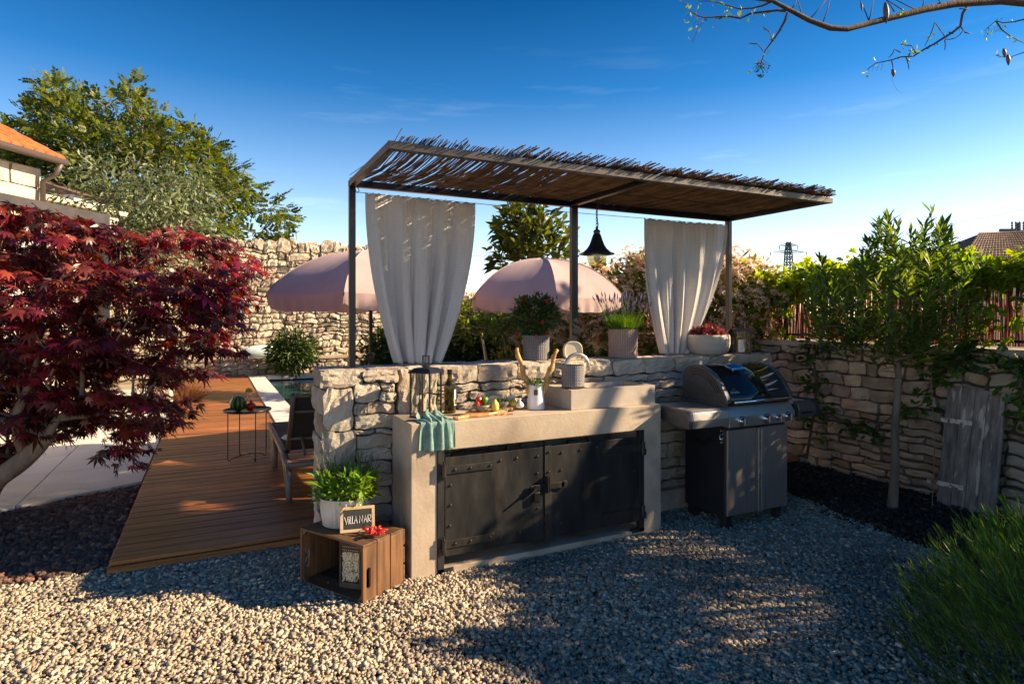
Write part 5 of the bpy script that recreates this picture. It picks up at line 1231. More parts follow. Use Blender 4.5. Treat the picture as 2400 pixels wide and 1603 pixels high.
def endpanel(x0, x1):
    for k in range(3):
        y0 = k * (w3 + .006); y1 = y0 + w3
        if k == 0:
            # plank with an oblong hand hole
            q = MB(); cy, cz2, hw, hh_ = (y0 + y1) / 2 - .01, CH * .42, .0155, .055
            inner = [(cy + hw * math.cos(a), cz2 + (hh_ - hw) * (1 if math.sin(a) >= 0 else -1) + hw * math.sin(a)) for a in np.linspace(0, 2 * math.pi, 24, endpoint=False) + .01]
            z0_, z1_ = tk + .0045, CH - tk - .0005
            def outer_pt(p):
                dy, dz = p[0] - cy, p[1] - cz2; f = min(((y1 - cy) if dy > 0 else (y0 - cy)) / dy if abs(dy) > 1e-6 else 1e9, ((z1_ - cz2) if dz > 0 else (z0_ - cz2)) / dz if abs(dz) > 1e-6 else 1e9)
                return (cy + dy * f, cz2 + dz * f)
            outer = [outer_pt(p) for p in inner]
            for c_ in ((y0, z0_), (y1, z0_), (y1, z1_), (y0, z1_)):
                kmin = min(range(len(outer)), key=lambda i: (outer[i][0] - c_[0]) ** 2 + (outer[i][1] - c_[1]) ** 2); outer[kmin] = c_
            n_ = len(inner); vs = [(x, y, z) for x in (x0, x1) for pl_ in (outer, inner) for y, z in pl_]
            fs = []
            for i in range(n_):
                j = (i + 1) % n_
                fs += [(i, j, n_ + j, n_ + i), (2 * n_ + j, 2 * n_ + i, 3 * n_ + i, 3 * n_ + j), (n_ + i, n_ + j, 3 * n_ + j, 3 * n_ + i), (j, i, 2 * n_ + i, 2 * n_ + j)]
            q.add(vs, fs); obj('plank', q, M['crate_v'], cr_)
        else: cboard((x0, y0, tk + .0045), (x1, y1, CH - tk - .0005), 'crate_v')
endpanel(CL - tk, CL); endpanel(0, tk)
for (xx) in (tk + .001, CL - tk - .033):
    for yy in (.004, CW - .03):
        q = MB(); q.prism([(0, 0), (.032, 0), (0, .032)] if xx < .1 else [(.032, 0), (.032, .032), (0, 0)], yy, yy + .024, lambda u, v, w, xx=xx: (xx + u, w, tk + .005 + v)); obj('corner_block', q, M['crate'], cr_)
        q = MB(); q.prism([(0, 0), (.032, 0), (0, -.032)] if xx < .1 else [(.032, 0), (.032, -.032), (0, 0)], yy, yy + .024, lambda u, v, w, xx=xx: (xx + u, w, CH - tk - .001 + v)); obj('corner_block', q, M['crate'], cr_)
def CR(x, y, z=0):
    v = Matrix.Rotation(cz_rot, 3, 'Z') @ Vector((x, y, 0)); return (leftp.x + v.x, leftp.y + v.y, z)
# shell filled metal lantern inside the crate
sl2 = thing('pierced_lantern', 'rusty pierced metal lantern with glass standing inside the crate', 'lantern', CR(.30, .13, .0135), cz_rot + R(18))
q = MB()
for (a, b3_) in (((-.065, -.055), (-.055, -.045)), ((.055, -.055), (.065, -.045)), ((-.065, .045), (-.055, .055)), ((.055, .045), (.065, .055))): q.bb((a[0], a[1], 0), (b3_[0], b3_[1], .245))
q.bb((-.0655, -.0555, .235), (.0655, .0555, .25)); q.bb((-.0655, -.0555, 0), (.0655, .0555, .03)); obj('lantern_frame', q, M['bark_dark'], sl2)
q = MB(); q.bb((-.055, -.050, .195), (.055, -.046, .235)); top_ = obj('pierced_band', q, M['bark_dark'], sl2)
q = MB()
for r in range(2):
    for k in range(9): q.sphere((-.046 + k * .0115, -.0515, .205 + r * .018), (.0035, .002, .0035), 6, 4)
obj('hole_row', q, M['lightwood'], top_)
q = MB(); q.bb((-.055, -.050, .03), (.055, -.048, .195)); obj('pane', q, M['glass'], sl2)
gg = np.random.default_rng(5); P = np.stack([gg.uniform(-.05, .05, 420), gg.uniform(-.045, .04, 420), gg.uniform(.035, .19, 420)], 1); P[:260, 1] = gg.uniform(-.046, -.038, 260)
T, F = stone_template(1, 3, .5); W, Q = scatter(T[0], F, P, gg.normal(0, 1, (420, 3)), gg.normal(0, 1, (420, 3)), np.full(420, .014)); npmesh('shell_filling', W, Q, M['cream'], sl2, kind='stuff')

pl_ = thing('zinc_planter', 'oval ribbed whitewashed zinc tub standing on the crate', 'planter', CR(.175, .17, CH), cz_rot + R(35))
RX, RY = 1.28, .92
q = MB(); q.lathe([(.093, 0), (.098, .006), (.102, .08), (.110, .150), (.113, .158), (.108, .160), (.104, .150), (.098, .12), (.002, .118)], n=288, sx=RX, sy=RY, ripple=lambda a, z: .05 * (math.sin(a * 30)) if .01 < z < .145 else 0, caps=(True, True)); obj('tub', q, M['zinc'], pl_, smooth=True)
for s1 in (-1, 1):
    q = MB(); q.tube([(s1 * .138, -.03, .14), (s1 * .158, -.02, .165), (s1 * .165, 0, .172), (s1 * .158, .02, .165), (s1 * .138, .03, .14)], .0055, 7); obj('rope_handle', q, M['crate'], pl_)

sg = thing('chalk_sign', 'small pale framed chalkboard reading VILLA NAR leaning on the zinc tub', 'sign', CR(.335, .115, CH + .001), -R(26.2) - R(6) + .38)
SWd, SHt = .185, .135; tl = Matrix.Rotation(R(-14), 3, 'X')
def sgb(name, lo, hi, mat, par=None, bev=.001):
    q = MB(); q.box([(a + b_1) / 2 for a, b_1 in zip(lo, hi)], [b_1 - a for a, b_1 in zip(lo, hi)]); q.V = [tuple(tl @ Vector(v)) for v in q.V]; return obj(name, q, M[mat], par or sg, bevel=bev)
fwd_ = .016
board = sgb('slate', (-SWd / 2 + fwd_, .002, fwd_), (SWd / 2 - fwd_, .006, SHt - fwd_), 'chalk')
for lo, hi in (((-SWd / 2, 0, 0), (SWd / 2, .011, fwd_)), ((-SWd / 2, 0, SHt - fwd_), (SWd / 2, .011, SHt)), ((-SWd / 2, 0, fwd_ + .0005), (-SWd / 2 + fwd_, .011, SHt - fwd_ - .0005)), ((SWd / 2 - fwd_, 0, fwd_ + .0005), (SWd / 2, .011, SHt - fwd_ - .0005))): sgb('frame_strip', lo, hi, 'lightwood')
q = MB(); sc2 = .038; x = -.068
for txt, adv in (('VillA', .88), ('NAR', .95)):
    for ch_ in txt:
        w = {'V': .62, 'i': .30, 'l': .38, 'A': .72, 'N': .78, 'R': .7}[ch_]
        for ln in GL[ch_]: q.tube([tl @ Vector((x + a * sc2 * .72, .0008, .044 + b_1 * sc2 + .004 * (x + .07) / .14)) for a, b_1 in ln], .0015, 5)
        x += w * sc2 * .80
    x += .006
obj('chalk_lettering', q, M['white'], board)
t = thing('chilli_bunch', 'bunch of shiny red chillies lying on the crate before the sign', 'chillies', CR(.445, .135, CH)); g = random.Random(6)
for k in range(26):
    a = g.uniform(0, 6.28); r0 = g.uniform(.0, .035); el = g.uniform(-.1, .5); ln = g.uniform(.03, .05)
    p0 = Vector((r0 * math.cos(a), r0 * math.sin(a), .010 + g.uniform(0, .022))); dd = Vector((math.cos(a) * math.cos(el), math.sin(a) * math.cos(el), math.sin(el)))
    q = MB(); q.tube([p0, p0 + dd * ln * .5 + Vector((0, 0, .004)), p0 + dd * ln], [.0075, .0065, .0015], 7); obj('chilli', q, M['red'], t, smooth=True)
q = MB(); q.tube([(-.01, .02, .03), (-.04, .03, .05), (-.06, .06, .045)], .0025, 6); obj('stalk', q, M['herb_dk'], t)

# ------------------------------------------------------------------ parasols
def parasol(name, label, loc, rad, rise, ztop, rz, nr=8):
    t = thing(name, label, 'parasol', loc, rz, 'mauve parasols by the pool')
    q = MB(); q.cyl((0, 0, 0), (0, 0, ztop - loc[2]), .019, n=14); obj('pole', q, M['black'], t, smooth=False)
    q = MB(); q.bb((-.03, -.03, .95), (.03, .03, 1.05)); q.cyl((.03, 0, 1.0), (.06, 0, 1.0), .014, n=10); obj('clamp', q, M['black'], t)
    q = MB(); q.cyl((0, 0, 0), (0, 0, .07), .24, .22, 24); q.cyl((0, 0, .07), (0, 0, .35), .03, n=12); obj('base', q, M['greypole'], t)
    z1 = ztop - loc[2]
    def rib(a, s): 
        th = s * R(64); f = math.sin(th) / math.sin(R(64)); c_ = (math.cos(th) - math.cos(R(64))) / (1 - math.cos(R(64)))
        return Vector((rad * f * math.cos(a), rad * f * math.sin(a), z1 - rise + rise * c_))
    for k in range(nr):
        a0, a1 = 2 * math.pi * k / nr, 2 * math.pi * (k + 1) / nr; V = []; nu, nv = 10, 16
        for j in range(nv + 1):
            p0, p1 = rib(a0, j / nv), rib(a1, j / nv)
            for i in range(nu + 1):
                u = i / nu; p = p0.lerp(p1, u); sag = 4 * u * (1 - u)
                p = p + Vector((0, 0, -.022 * sag * math.sin(math.pi * j / nv) - .02 * sag * max(0, j / nv - .8) * 5 + .0035 * math.sin(u * 25 + k + j * .5) * (j / nv)))
                V.append(p)
        q = MB(); q.add(V, [(j * (nu + 1) + i, (j + 1) * (nu + 1) + i, (j + 1) * (nu + 1) + i + 1, j * (nu + 1) + i + 1) for j in range(nv) for i in range(nu)])
        pn = obj('canopy_panel', q, M['mauve'], t, smooth=True)
        E = V[-(nu + 1):]; n2 = 30; V2 = []
        for j in range(5):
            for i in range(n2 + 1):
                u = i / n2 * nu; i0 = min(int(u), nu - 1); p = Vector(E[i0]).lerp(Vector(E[i0 + 1]), u - i0); d = Vector((p.x, p.y, 0)).normalized(); w = j / 4; uu = i / n2
                V2.append(p + d * (-.012 * w + .010 * w * math.sin(i * 1.4 + k * 2)) + Vector((0, 0, -.15 * w * (1 - .32 * (abs(uu - .5) * 2) ** 4))))
        q = MB(); q.add(V2, [(j * (n2 + 1) + i, (j + 1) * (n2 + 1) + i, (j + 1) * (n2 + 1) + i + 1, j * (n2 + 1) + i + 1) for j in range(4) for i in range(n2)]); obj('valance', q, M['mauve'], pn, smooth=True)
        q = MB(); q.tube([rib(a0, s) + Vector((0, 0, .003)) for s in np.linspace(.03, 1, 12)], .0045, 5); obj('seam', q, M['mauve'], pn, smooth=True)
        q = MB(); q.tube([rib(a0, s) - Vector((0, 0, .012)) for s in np.linspace(.03, 1.03, 9)], .005, 5); obj('rib', q, M['black'], t)
        pm_ = rib(a0, .5); q = MB(); q.cyl(pm_ - Vector((0, 0, .01)), (0, 0, z1 - rise - .05), .004, n=5); obj('strut', q, M['black'], t)
    q = MB(); q.lathe([(.03, z1 + .002), (.025, z1 + .02), (.008, z1 + .05)], n=12, caps=(False, True)); obj('finial', q, M['greypole'], t)
    return t
p1_ = I(869, 740, 6.2); parasol('mauve_parasol', 'mauve parasol beside the pool, partly behind the wide left curtain', (p1_[0], p1_[1], .07), 1.0, .45, 2.155, R(-116), 6)
p2_ = I(1274, 740, 7.0); parasol('mauve_parasol', 'mauve parasol behind the middle pergola post and the pendant lamp', (p2_[0], p2_[1], .07), .93, .45, 2.153, R(-111), 6)

# ------------------------------------------------------------------ deck furniture
lg = thing('sun_lounger', 'taupe lounger with a dark mesh back raised behind the stone wall', 'lounger', (.50, 4.95, .07)); lo_ = (.50, 4.95, .07)
def lpart(name, pts, r_, mat='lounger', par=None, n=8, flat=1.0):
    q = MB(lo_); q.tube(pts, r_, n, flat=flat); return obj(name, q, M[mat], par or lg, smooth=True)
for xx in (.53, 1.17):
    lpart('side_rail', [(xx, 4.97, .345), (xx, 5.6, .355), (xx, 6.3, .365), (xx, 6.85, .36)], .027)
    for y0, s1 in ((4.97, -1), (6.15, -1)):
        lpart('leg', [(xx, y0 + .14, .34), (xx, y0 + .04, .30), (xx, y0 - .02, .20), (xx, y0 - .03, .075)], [.026, .027, .024, .018])
        if s1: lpart('leg', [(xx, y0 + .16, .34), (xx, y0 + .30, .31), (xx, y0 + .34, .2), (xx, y0 + .08, .075)] if False else [(xx - .01, y0 + .30, .34), (xx - .01, y0 + .16, .31), (xx - .01, y0 + .05, .20), (xx - .01, y0 + .0, .075)], [.02, .022, .02, .015])
for y0 in (4.97, 6.85): lpart('cross_rail', [(.53, y0, .345), (1.17, y0, .345)], .024)
q = MB(lo_); q.add([(.555, 5.42, .375), (1.145, 5.42, .375), (1.145, 6.84, .38), (.555, 6.84, .38), (.555, 5.42, .367), (1.145, 5.42, .367), (1.145, 6.84, .372), (.555, 6.84, .372)], [(0, 1, 2, 3), (7, 6, 5, 4), (0, 4, 5, 1), (1, 5, 6, 2), (2, 6, 7, 3), (3, 7, 4, 0)]); obj('seat_mesh', q, M['mesh'], lg)
q = MB(lo_); q.add([(.585, 5.43, .37), (1.12, 5.43, .37), (1.12, 5.06, .865), (.585, 5.06, .865), (.585, 5.44, .375), (1.12, 5.44, .375), (1.12, 5.07, .87), (.585, 5.07, .87)], [(0, 1, 2, 3), (7, 6, 5, 4), (0, 4, 5, 1), (1, 5, 6, 2), (2, 6, 7, 3), (3, 7, 4, 0)]); bk = obj('backrest', q, M['mesh'], lg)
for xx in (.57, 1.13): lpart('back_frame', [(xx, 5.45, .345), (xx, 5.05, .875)], .02, par=bk)
lpart('back_frame', [(.57, 5.06, .862), (1.13, 5.06, .862)], .012, par=bk); lpart('back_frame', [(.57, 5.16, .73), (1.13, 5.16, .70)], .012, par=bk); lpart('back_frame', [(.57, 5.33, .48), (1.13, 5.33, .47)], .012, par=bk)
lpart('back_prop', [(.66, 5.30, .50), (.68, 5.22, .36)], .012)
q = MB((.6, 5.6, .38)); q.sphere((.80, 5.75, .415), (.26, .16, .035), 16, 8); tag(obj('folded_towel', q, M['cushion'], smooth=True, loc=(.6, 5.6, .38)), 'pale blue towel lying on the lounger seat', 'towel')

tx, ty = .31, 6.62
st = thing('side_table', 'round black metal tray table standing on the deck', 'table', (tx, ty, .07))
q = MB(); q.lathe([(.200, .478), (.222, .482), (.226, .498), (.222, .499), (.214, .488), (.002, .486)], n=40, caps=(True, True)); obj('tray_top', q, M['black'], st, smooth=True)
for k in range(2):
    a = R(20) + k * math.pi / 2; c_, s_ = math.cos(a), math.sin(a)
    pts = [(c_ * u, s_ * u, z) for u, z in ((-.19, .48), (-.19, .03), (-.18, .005), (-.15, .03), (0, .055), (.15, .03), (.18, .005), (.19, .03), (.19, .48))]
    q = MB(); q.tube(pts, .0052, 6); obj('leg_frame', q, M['black'], st)
TZ = .07 + .487
q = MB(); q.sphere((0, 0, .076), (.08, .08, .076), 24, 14); tag(obj('watermelon', q, M['melon'], smooth=True, loc=(tx - .085, ty - .02, TZ)), 'small striped green watermelon on the black tray table', 'watermelon')
q = MB(); q.sphere((0, 0, .042), (.048, .048, .042), 16, 10); q.lathe([(.012, .078), (.010, .09), (.016, .10)], n=8); tag(obj('pomegranate', q, M['red'], smooth=True, loc=(tx + .03, ty - .05, TZ)), 'red pomegranate beside the watermelon on the tray table', 'fruit')
t = thing('glass_vase', 'clear glass bottle vase behind the pomegranate', 'vase', (tx + .02, ty + .09, TZ)); q = MB(); q.lathe([(.04, 0), (.043, .01), (.043, .08), (.02, .11), (.015, .15), (.018, .155)], n=20, caps=(True, False)); obj('vase_glass', q, M['glass'], t, smooth=True)
q = MB(); g = random.Random(8)
for k in range(7): a = k * .9; q.sphere((.025 * math.cos(a) * (k > 0), .025 * math.sin(a) * (k > 0), .18 + .01 * (k % 3)), (.017, .017, .013), 8, 6)
tag(obj('yellow_flowers', q, M['lemon'], smooth=True, loc=(tx + .02, ty + .09, TZ)), 'small yellow blossoms in the glass vase', 'flowers')
q = MB(); c_ = I(612, 829, 15.1); q.sphere((0, 0, .15), (.42, .10, .15), 20, 12); tag(obj('bench_cushion', q, M['cushion'], smooth=True, loc=(c_[0], 16.4, .465)), 'pale blue white cushion lying on the far stone bench', 'cushion')
c_ = I(398, 940, 9.6); q = MB(); q.cyl((0, 0, 0), (0, 0, .42), .045, n=16); q.lathe([(.05, .42), (.05, .46), (.01, .48)], n=16, caps=(True, True)); tag(obj('bollard_light', q, M['cream'], loc=(c_[0], c_[1], .07), auto=40), 'pale bollard light by the deck edge, half hidden by the maple', 'garden light')

# old plank door leaning on the garden wall
dl = thing('old_plank_door', 'weathered grey plank shutter leaning on the garden wall', 'shutter', (5.14, 2.62, 0.0), 0)
tlm = Matrix.Rotation(R(10.0), 3, 'Y')
ws = [.105, .095, .085, .115]; yv = .22
for k, w in enumerate(ws):
    q = MB(); q.bb((0, yv - w + .003, 0.0), (.032, yv, .955 - .006 * k)); q.V = [tuple(tlm @ Vector(v)) for v in q.V]; obj('plank', q, M['oldwood'], dl, bevel=.003); yv -= w
for z0, y0, y1 in ((.66, .245, .02), (.16, .30, .03)):
    q = MB(); q.bb((-.006, y1, z0), (-.001, y0, z0 + .036)); q.V = [tuple(tlm @ Vector(v)) for v in q.V]; obj('hinge_strap', q, M['rusty'] if 'rusty' in M else M['cream'], dl, bevel=.001)
# ------------------------------------------------------------------ vegetation
def inpoly(px, py, poly):
    x, y = np.asarray(px), np.asarray(py); inside = np.zeros(x.shape, bool); n = len(poly)
    for i in range(n):
        x0, y0 = poly[i]; x1, y1 = poly[(i + 1) % n]
        if y0 == y1: continue
        c = ((y0 > y) != (y1 > y)) & (x < (x1 - x0) * (y - y0) / (y1 - y0) + x0); inside ^= c
    return inside
def edge_dist(px, py, poly):
    best = np.full(np.shape(px), 1e9); n = len(poly)
    for i in range(n):
        a = np.array(poly[i], float); b = np.array(poly[(i + 1) % n], float); d = b - a
        t = np.clip(((px - a[0]) * d[0] + (py - a[1]) * d[1]) / (d @ d + 1e-9), 0, 1)
        best = np.minimum(best, np.hypot(px - a[0] - t * d[0], py - a[1] - t * d[1]))
    return best
def centers(poly, d0, depth, n, seed, mind=0.0):
    """points filling a real 3-D crown volume whose silhouette from the yard is the given outline"""
    g = np.random.default_rng(seed); P = np.array(poly, float); out = []
    mx = edge_dist(*[np.array([v]) for v in P.mean(0)], poly)[0]
    tries = 0
    while len(out) < n and tries < n * 60:
        tries += 1
        x, y = g.uniform(P[:, 0].min(), P[:, 0].max()), g.uniform(P[:, 1].min(), P[:, 1].max())
        if not inpoly(np.array([x]), np.array([y]), poly)[0]: continue
        e = min(1, edge_dist(np.array([x]), np.array([y]), poly)[0] / mx); dd = depth * math.sqrt(max(.02, 1 - (1 - e) ** 2))
        p = np.array(I(x, y, d0 + g.uniform(-dd, dd)))
        if mind and out and np.min(np.linalg.norm(np.array(out) - p, axis=1)) < mind: continue
        out.append(p)
    return np.array(out)
def grow(trunk, cs, r0, seed=1, jit=.06, power=.42, up=.0, tipr=.004):
    """branches from a trunk polyline to every cluster centre; returns list of (p, q, rp, rq)"""
    g = np.random.default_rng(seed)
    nodes = [np.array(p, float) for p in trunk]; par = [-1] + list(range(len(trunk) - 1)); start = max(1, len(trunk) // 2)
    top = nodes[-1]; order = np.argsort(np.linalg.norm(cs - top, axis=1)); plen = [0.0] * len(nodes); leaves = []
    for i in order:
        c = cs[i]; A = np.array(nodes[start:]); L = np.array(plen[start:])
        dist = np.linalg.norm(A - c, axis=1) + .25 * L + .6 * np.maximum(0, A[:, 2] - c[2])
        k = int(np.argmin(dist)) + start; a = nodes[k]; seg = np.linalg.norm(c - a); m = max(1, int(seg / .35)) + 1; m = min(m, 6); prev = k
        for s in range(1, m + 1):
            t = s / m; p = a + (c - a) * t + (g.normal(0, jit * seg / m, 3) if s < m else 0); p = p + np.array([0, 0, up * seg * math.sin(math.pi * t)])
            nodes.append(p); par.append(prev); plen.append(plen[prev] + np.linalg.norm(p - nodes[prev])); prev = len(nodes) - 1
        leaves.append(prev)
    cnt = np.zeros(len(nodes))
    for l in leaves:
        k = l
        while k >= 0: cnt[k] += 1; k = par[k]
    rad = np.maximum(tipr, r0 * (cnt / cnt.max()) ** power)
    for k in range(len(trunk)): rad[k] = r0 * (1.25 - .35 * k / max(1, len(trunk) - 1)) * (1.25 if k == 0 else 1)
    return nodes, par, rad, len(trunk)
def wood(name, tr, mat, par_obj, off, part='branches'):
    nodes, par, rad, nt_ = tr; q = MB(tuple(off)); k = nt_ - 1
    if nt_ > 2:
        # smooth trunk
        P = [Vector(nodes[i]) for i in range(nt_)]; pts = []; rs = []
        for i in range(nt_ - 1):
            p0 = P[max(0, i - 1)]; p1 = P[i]; p2 = P[i + 1]; p3 = P[min(nt_ - 1, i + 2)]
            for t in (0, .25, .5, .75):
                pts.append(.5 * ((2 * p1) + (p2 - p0) * t + (2 * p0 - 5 * p1 + 4 * p2 - p3) * t * t + (3 * p1 - p0 - 3 * p2 + p3) * t ** 3)); rs.append(rad[i] + (rad[i + 1] - rad[i]) * t)
        pts.append(P[-1]); rs.append(rad[nt_ - 1]); q.tube(pts, rs, 12)
    else: q.tube([nodes[i] for i in range(nt_)], [rad[i] for i in range(nt_)], 10)
    obj('trunk', q, M[mat], par_obj, smooth=True)
    V = []; F = []; n = 5
    A = np.array([nodes[par[i]] for i in range(nt_, len(nodes))]); B = np.array(nodes[nt_:]); ra = np.array([min(rad[par[i]], rad[i] * 1.35) for i in range(nt_, len(nodes))]); rb = rad[nt_:]
    d = norm(B - A); u = norm(np.cross(d, np.where(np.abs(d[:, 2:3]) < .9, [[0, 0, 1.0]], [[1.0, 0, 0]]))); w = np.cross(d, u)
    rings = []
    for k in range(n):
        a = 2 * math.pi * k / n; e = u * math.cos(a) + w * math.sin(a); rings.append((A - d * ra[:, None] * .3 + e * ra[:, None], B + d * rb[:, None] * .3 + e * rb[:, None]))
    V = np.concatenate([np.stack([r[0] for r in rings], 1), np.stack([r[1] for r in rings], 1)], 1) - np.array(off)   # N,2n,3
    base = np.array([(k, (k + 1) % n, n + (k + 1) % n, n + k) for k in range(n)]); F = base[None] + (np.arange(len(A)) * 2 * n)[:, None, None]
    npmesh(part, V.reshape(-1, 3), F.reshape(-1, 4), M[mat], par_obj, smooth=True)

# leaf templates: (verts, tris), y = tip direction, z = face normal, length 1
def lance(w, droop=.15, fold=.12, off=0.0):
    V = [(0, off, 0), (w * .75, off + .3, fold * w * 2), (w, off + .55, fold * w * 2 - droop * .3), (0, off + 1, -droop), (-w, off + .55, fold * w * 2 - droop * .3), (-w * .75, off + .3, fold * w * 2), (0, off + .5, -droop * .25)]
    return np.array(V, float), np.array([(0, 1, 6), (1, 2, 6), (2, 3, 6), (3, 4, 6), (4, 5, 6), (5, 0, 6)])
def small(w, droop=.15): return np.array([(0, 0, 0), (w, .5, .05), (0, 1, -droop), (-w, .5, .05)], float), np.array([(0, 1, 2), (0, 2, 3)])
def combine(parts):
    VV, FF, n = [], [], 0
    for V, F in parts: VV.append(V); FF.append(F + n); n += len(V)
    return np.concatenate(VV), np.concatenate(FF)
def rotz_(V, a): c, s = math.cos(a), math.sin(a); return V @ np.array([[c, s, 0], [-s, c, 0], [0, 0, 1]])
def maple_leaf():
    V = [(0, 0, 0)]; F = []; lobes = [(-115, .45), (-72, .78), (-36, .95), (0, 1.0), (36, .95), (72, .78), (115, .45)]
    for i, (a, L) in enumerate(lobes):
        a = R(a); dv = (math.sin(a), math.cos(a)); pv = (dv[1], -dv[0]); w = .12 * L
        n = len(V); b = .42 * L
        V += [(dv[0] * b - pv[0] * w, dv[1] * b - pv[1] * w, -.03), (dv[0] * L, dv[1] * L, -.22 * L), (dv[0] * b + pv[0] * w, dv[1] * b + pv[1] * w, -.03)]
        F += [(0, n, n + 2), (n, n + 1, n + 2)]
    return np.array(V, float) * [1, 1, 1] , np.array(F)
def compound(n, L, w, terminal=True):
    parts = []; V0, F0 = small(w, .1)
    for k in range(n):
        y = .25 + .7 * k / n
        for s in (-1, 1): V = rotz_(V0 * (.42, .42, .42), -s * R(62)) + np.array([0, y, -.12 * y * y]); parts.append((V, F0))
    if terminal: parts.append((V0 * .42 + np.array([0, .95, -.12]), F0))
    st_ = np.array([(-.012, 0, 0), (.012, 0, 0), (0, 1, -.13)], float); parts.append((st_, np.array([(0, 1, 2)])))
    return combine(parts)
def palm5(w=.2):
    V0, F0 = lance(w, .12); return combine([(rotz_(V0 * s, R(a)), F0) for a, s in ((-75, .7), (-36, .9), (0, 1), (36, .9), (75, .7))])
def foliage(name, cs, T, per, spread, size, mat, par_obj, off, seed, out=None, flat=1.0, outw=.8, upn=.9, droop=.3, sv=.25, kind=None, yb=None):
    """per leaves round each centre; tips point outwards from the crown axis and droop"""
    g = np.random.default_rng(seed); n = len(cs) * per
    C = np.repeat(cs, per, 0); o_ = g.normal(0, 1, (n, 3)); o_ /= np.maximum(1, np.linalg.norm(o_, axis=1, keepdims=True) / 1.6); P = C + o_ * spread * [1, 1, flat]
    o2 = norm(C - (np.array(out) if out is not None else cs.mean(0))) if out is not None else norm(o_)
    y = norm(o_ * .8 + o2 * outw + g.normal(0, .45, (n, 3)) + np.array([0, 0, -droop])) if yb is None else norm(o_ * .5 + np.array(yb) + g.normal(0, .3, (n, 3)))
    z = norm(np.array([0, 0, upn]) + g.normal(0, .45, (n, 3)) + o_ * .3)
    W, Q = scatter(T[0], T[1], P, y, z, size * np.exp(g.normal(0, sv, n)))
    return npmesh(name, W - np.array(off), Q, M[mat], par_obj, kind=kind)

# --- red Japanese maple at left
mt = (-1.38, 5.28, -.03)
mp_ = thing('japanese_maple', 'dark red Japanese maple with layered leaves at the left of the deck', 'tree', mt)
mpoly = [(-260, 560), (-120, 510), (0, 480), (110, 490), (200, 510), (300, 520), (430, 532), (500, 560), (545, 600), (600, 636), (560, 668), (570, 740), (560, 790), (585, 835), (500, 850), (430, 870), (410, 930), (415, 985), (370, 1025), (345, 1065), (280, 1095), (235, 1060), (185, 1000), (150, 1010), (110, 1055), (60, 1060), (0, 1085), (-60, 1100), (-200, 1040), (-300, 900), (-320, 700)]
cs = centers(mpoly, 4.5, .85, 640, 5, .085)
tr = grow([mt, (-1.30, 5.26, .12), (-1.29, 5.22, .22)], cs[:1], .07, 3)
trunk = [mt, (-1.38, 5.27, .10), (-1.37, 5.24, .26), (-1.30, 5.16, .40), (-1.12, 5.05, .55), (-.98, 4.98, .72)]
tr = grow(trunk, cs, .062, 3, jit=.10, power=.45, up=.08, tipr=.0022); tr[2][len(trunk):] = np.maximum(.0022, tr[2][len(trunk):] * .62)
wood('maple', tr, 'bark_maple', mp_, mt)
q = MB(mt); q.tube([(-1.37, 5.24, .24), (-1.41, 5.12, .42), (-1.44, 5.0, .62), (-1.52, 4.85, .85), (-1.50, 4.75, 1.15)], [.055, .045, .036, .028, .018], 10); q.tube([(-1.12, 5.05, .55), (-1.16, 4.95, .8), (-1.05, 4.9, 1.1), (-.95, 4.95, 1.5)], [.03, .026, .02, .012], 8); obj('limb', q, M['bark_maple'], mp_, smooth=True)
ML = maple_leaf(); ax = np.array([-1.15, 5.0, .2]); per = 24; g = np.random.default_rng(8); n = len(cs) * per
C = np.repeat(cs, per, 0); hd = C[:, :2] - ax[:2]; hd = hd / np.maximum(.15, np.linalg.norm(hd, axis=1, keepdims=True))
a = g.uniform(0, 6.283, n); rr = .118 * np.sqrt(g.uniform(0, 1, n)) * 1.25; ox, oy = rr * np.cos(a), rr * np.sin(a)
outc = ox * hd[:, 0] + oy * hd[:, 1]
P = C + np.stack([ox + hd[:, 0] * .05, oy + hd[:, 1] * .05, -.22 * np.maximum(0, outc) - .9 * rr ** 2 + g.normal(0, .016, n)], 1)
y = np.stack([ox / .14 * .8 + hd[:, 0] * .9, oy / .14 * .8 + hd[:, 1] * .9, -.75 + g.normal(0, .3, n)], 1) + g.normal(0, .3, (n, 3))
z = np.stack([ox * 2 + hd[:, 0] * .5, oy * 2 + hd[:, 1] * .5, np.ones(n)], 1) + g.normal(0, .3, (n, 3))
W, Q = scatter(ML[0], ML[1], P, y, z, .061 * np.exp(g.normal(0, .30, n)))
npmesh('crown', W - np.array(mt), Q, M['maple'], mp_)

# --- big green tree beyond the wall
def tree(name, label, base_px, d0, depth, poly, ncl, T, per, spread, size, mat, bark, r0, seed, mind, trunk_top=None, zb=-.3, parts='crown', out_z=None, **kw):
    b = I(base_px[0], 740, d0); base = (b[0], b[1], zb); tp = I(base_px[0] + base_px[2], base_px[1], d0)
    t = thing(name, label, 'tree', base); c = centers(poly, d0, depth, ncl, seed, mind)
    mid = lin(base, tp, .5); tr = grow([base, (mid[0] + .08, mid[1] - .05, mid[2]), tp], c, r0, seed, jit=.09, tipr=size * .05)
    wood(name, tr, bark, t, base); foliage(parts, c, T, per, spread, size, mat, t, base, seed + 1, out=(tp[0], tp[1], tp[2] - .5), **kw)
    return t, c
wpoly = [(-160, 420), (-60, 330), (20, 290), (60, 268), (75, 215), (130, 198), (170, 215), (230, 238), (270, 255), (300, 198), (330, 215), (375, 218), (345, 260), (400, 262), (430, 300), (440, 330), (450, 290), (455, 320), (500, 330), (505, 360), (535, 385), (575, 410), (590, 440), (620, 465), (650, 495), (705, 540), (695, 562), (640, 556), (600, 568), (560, 600), (350, 640), (100, 600), (-160, 600)]
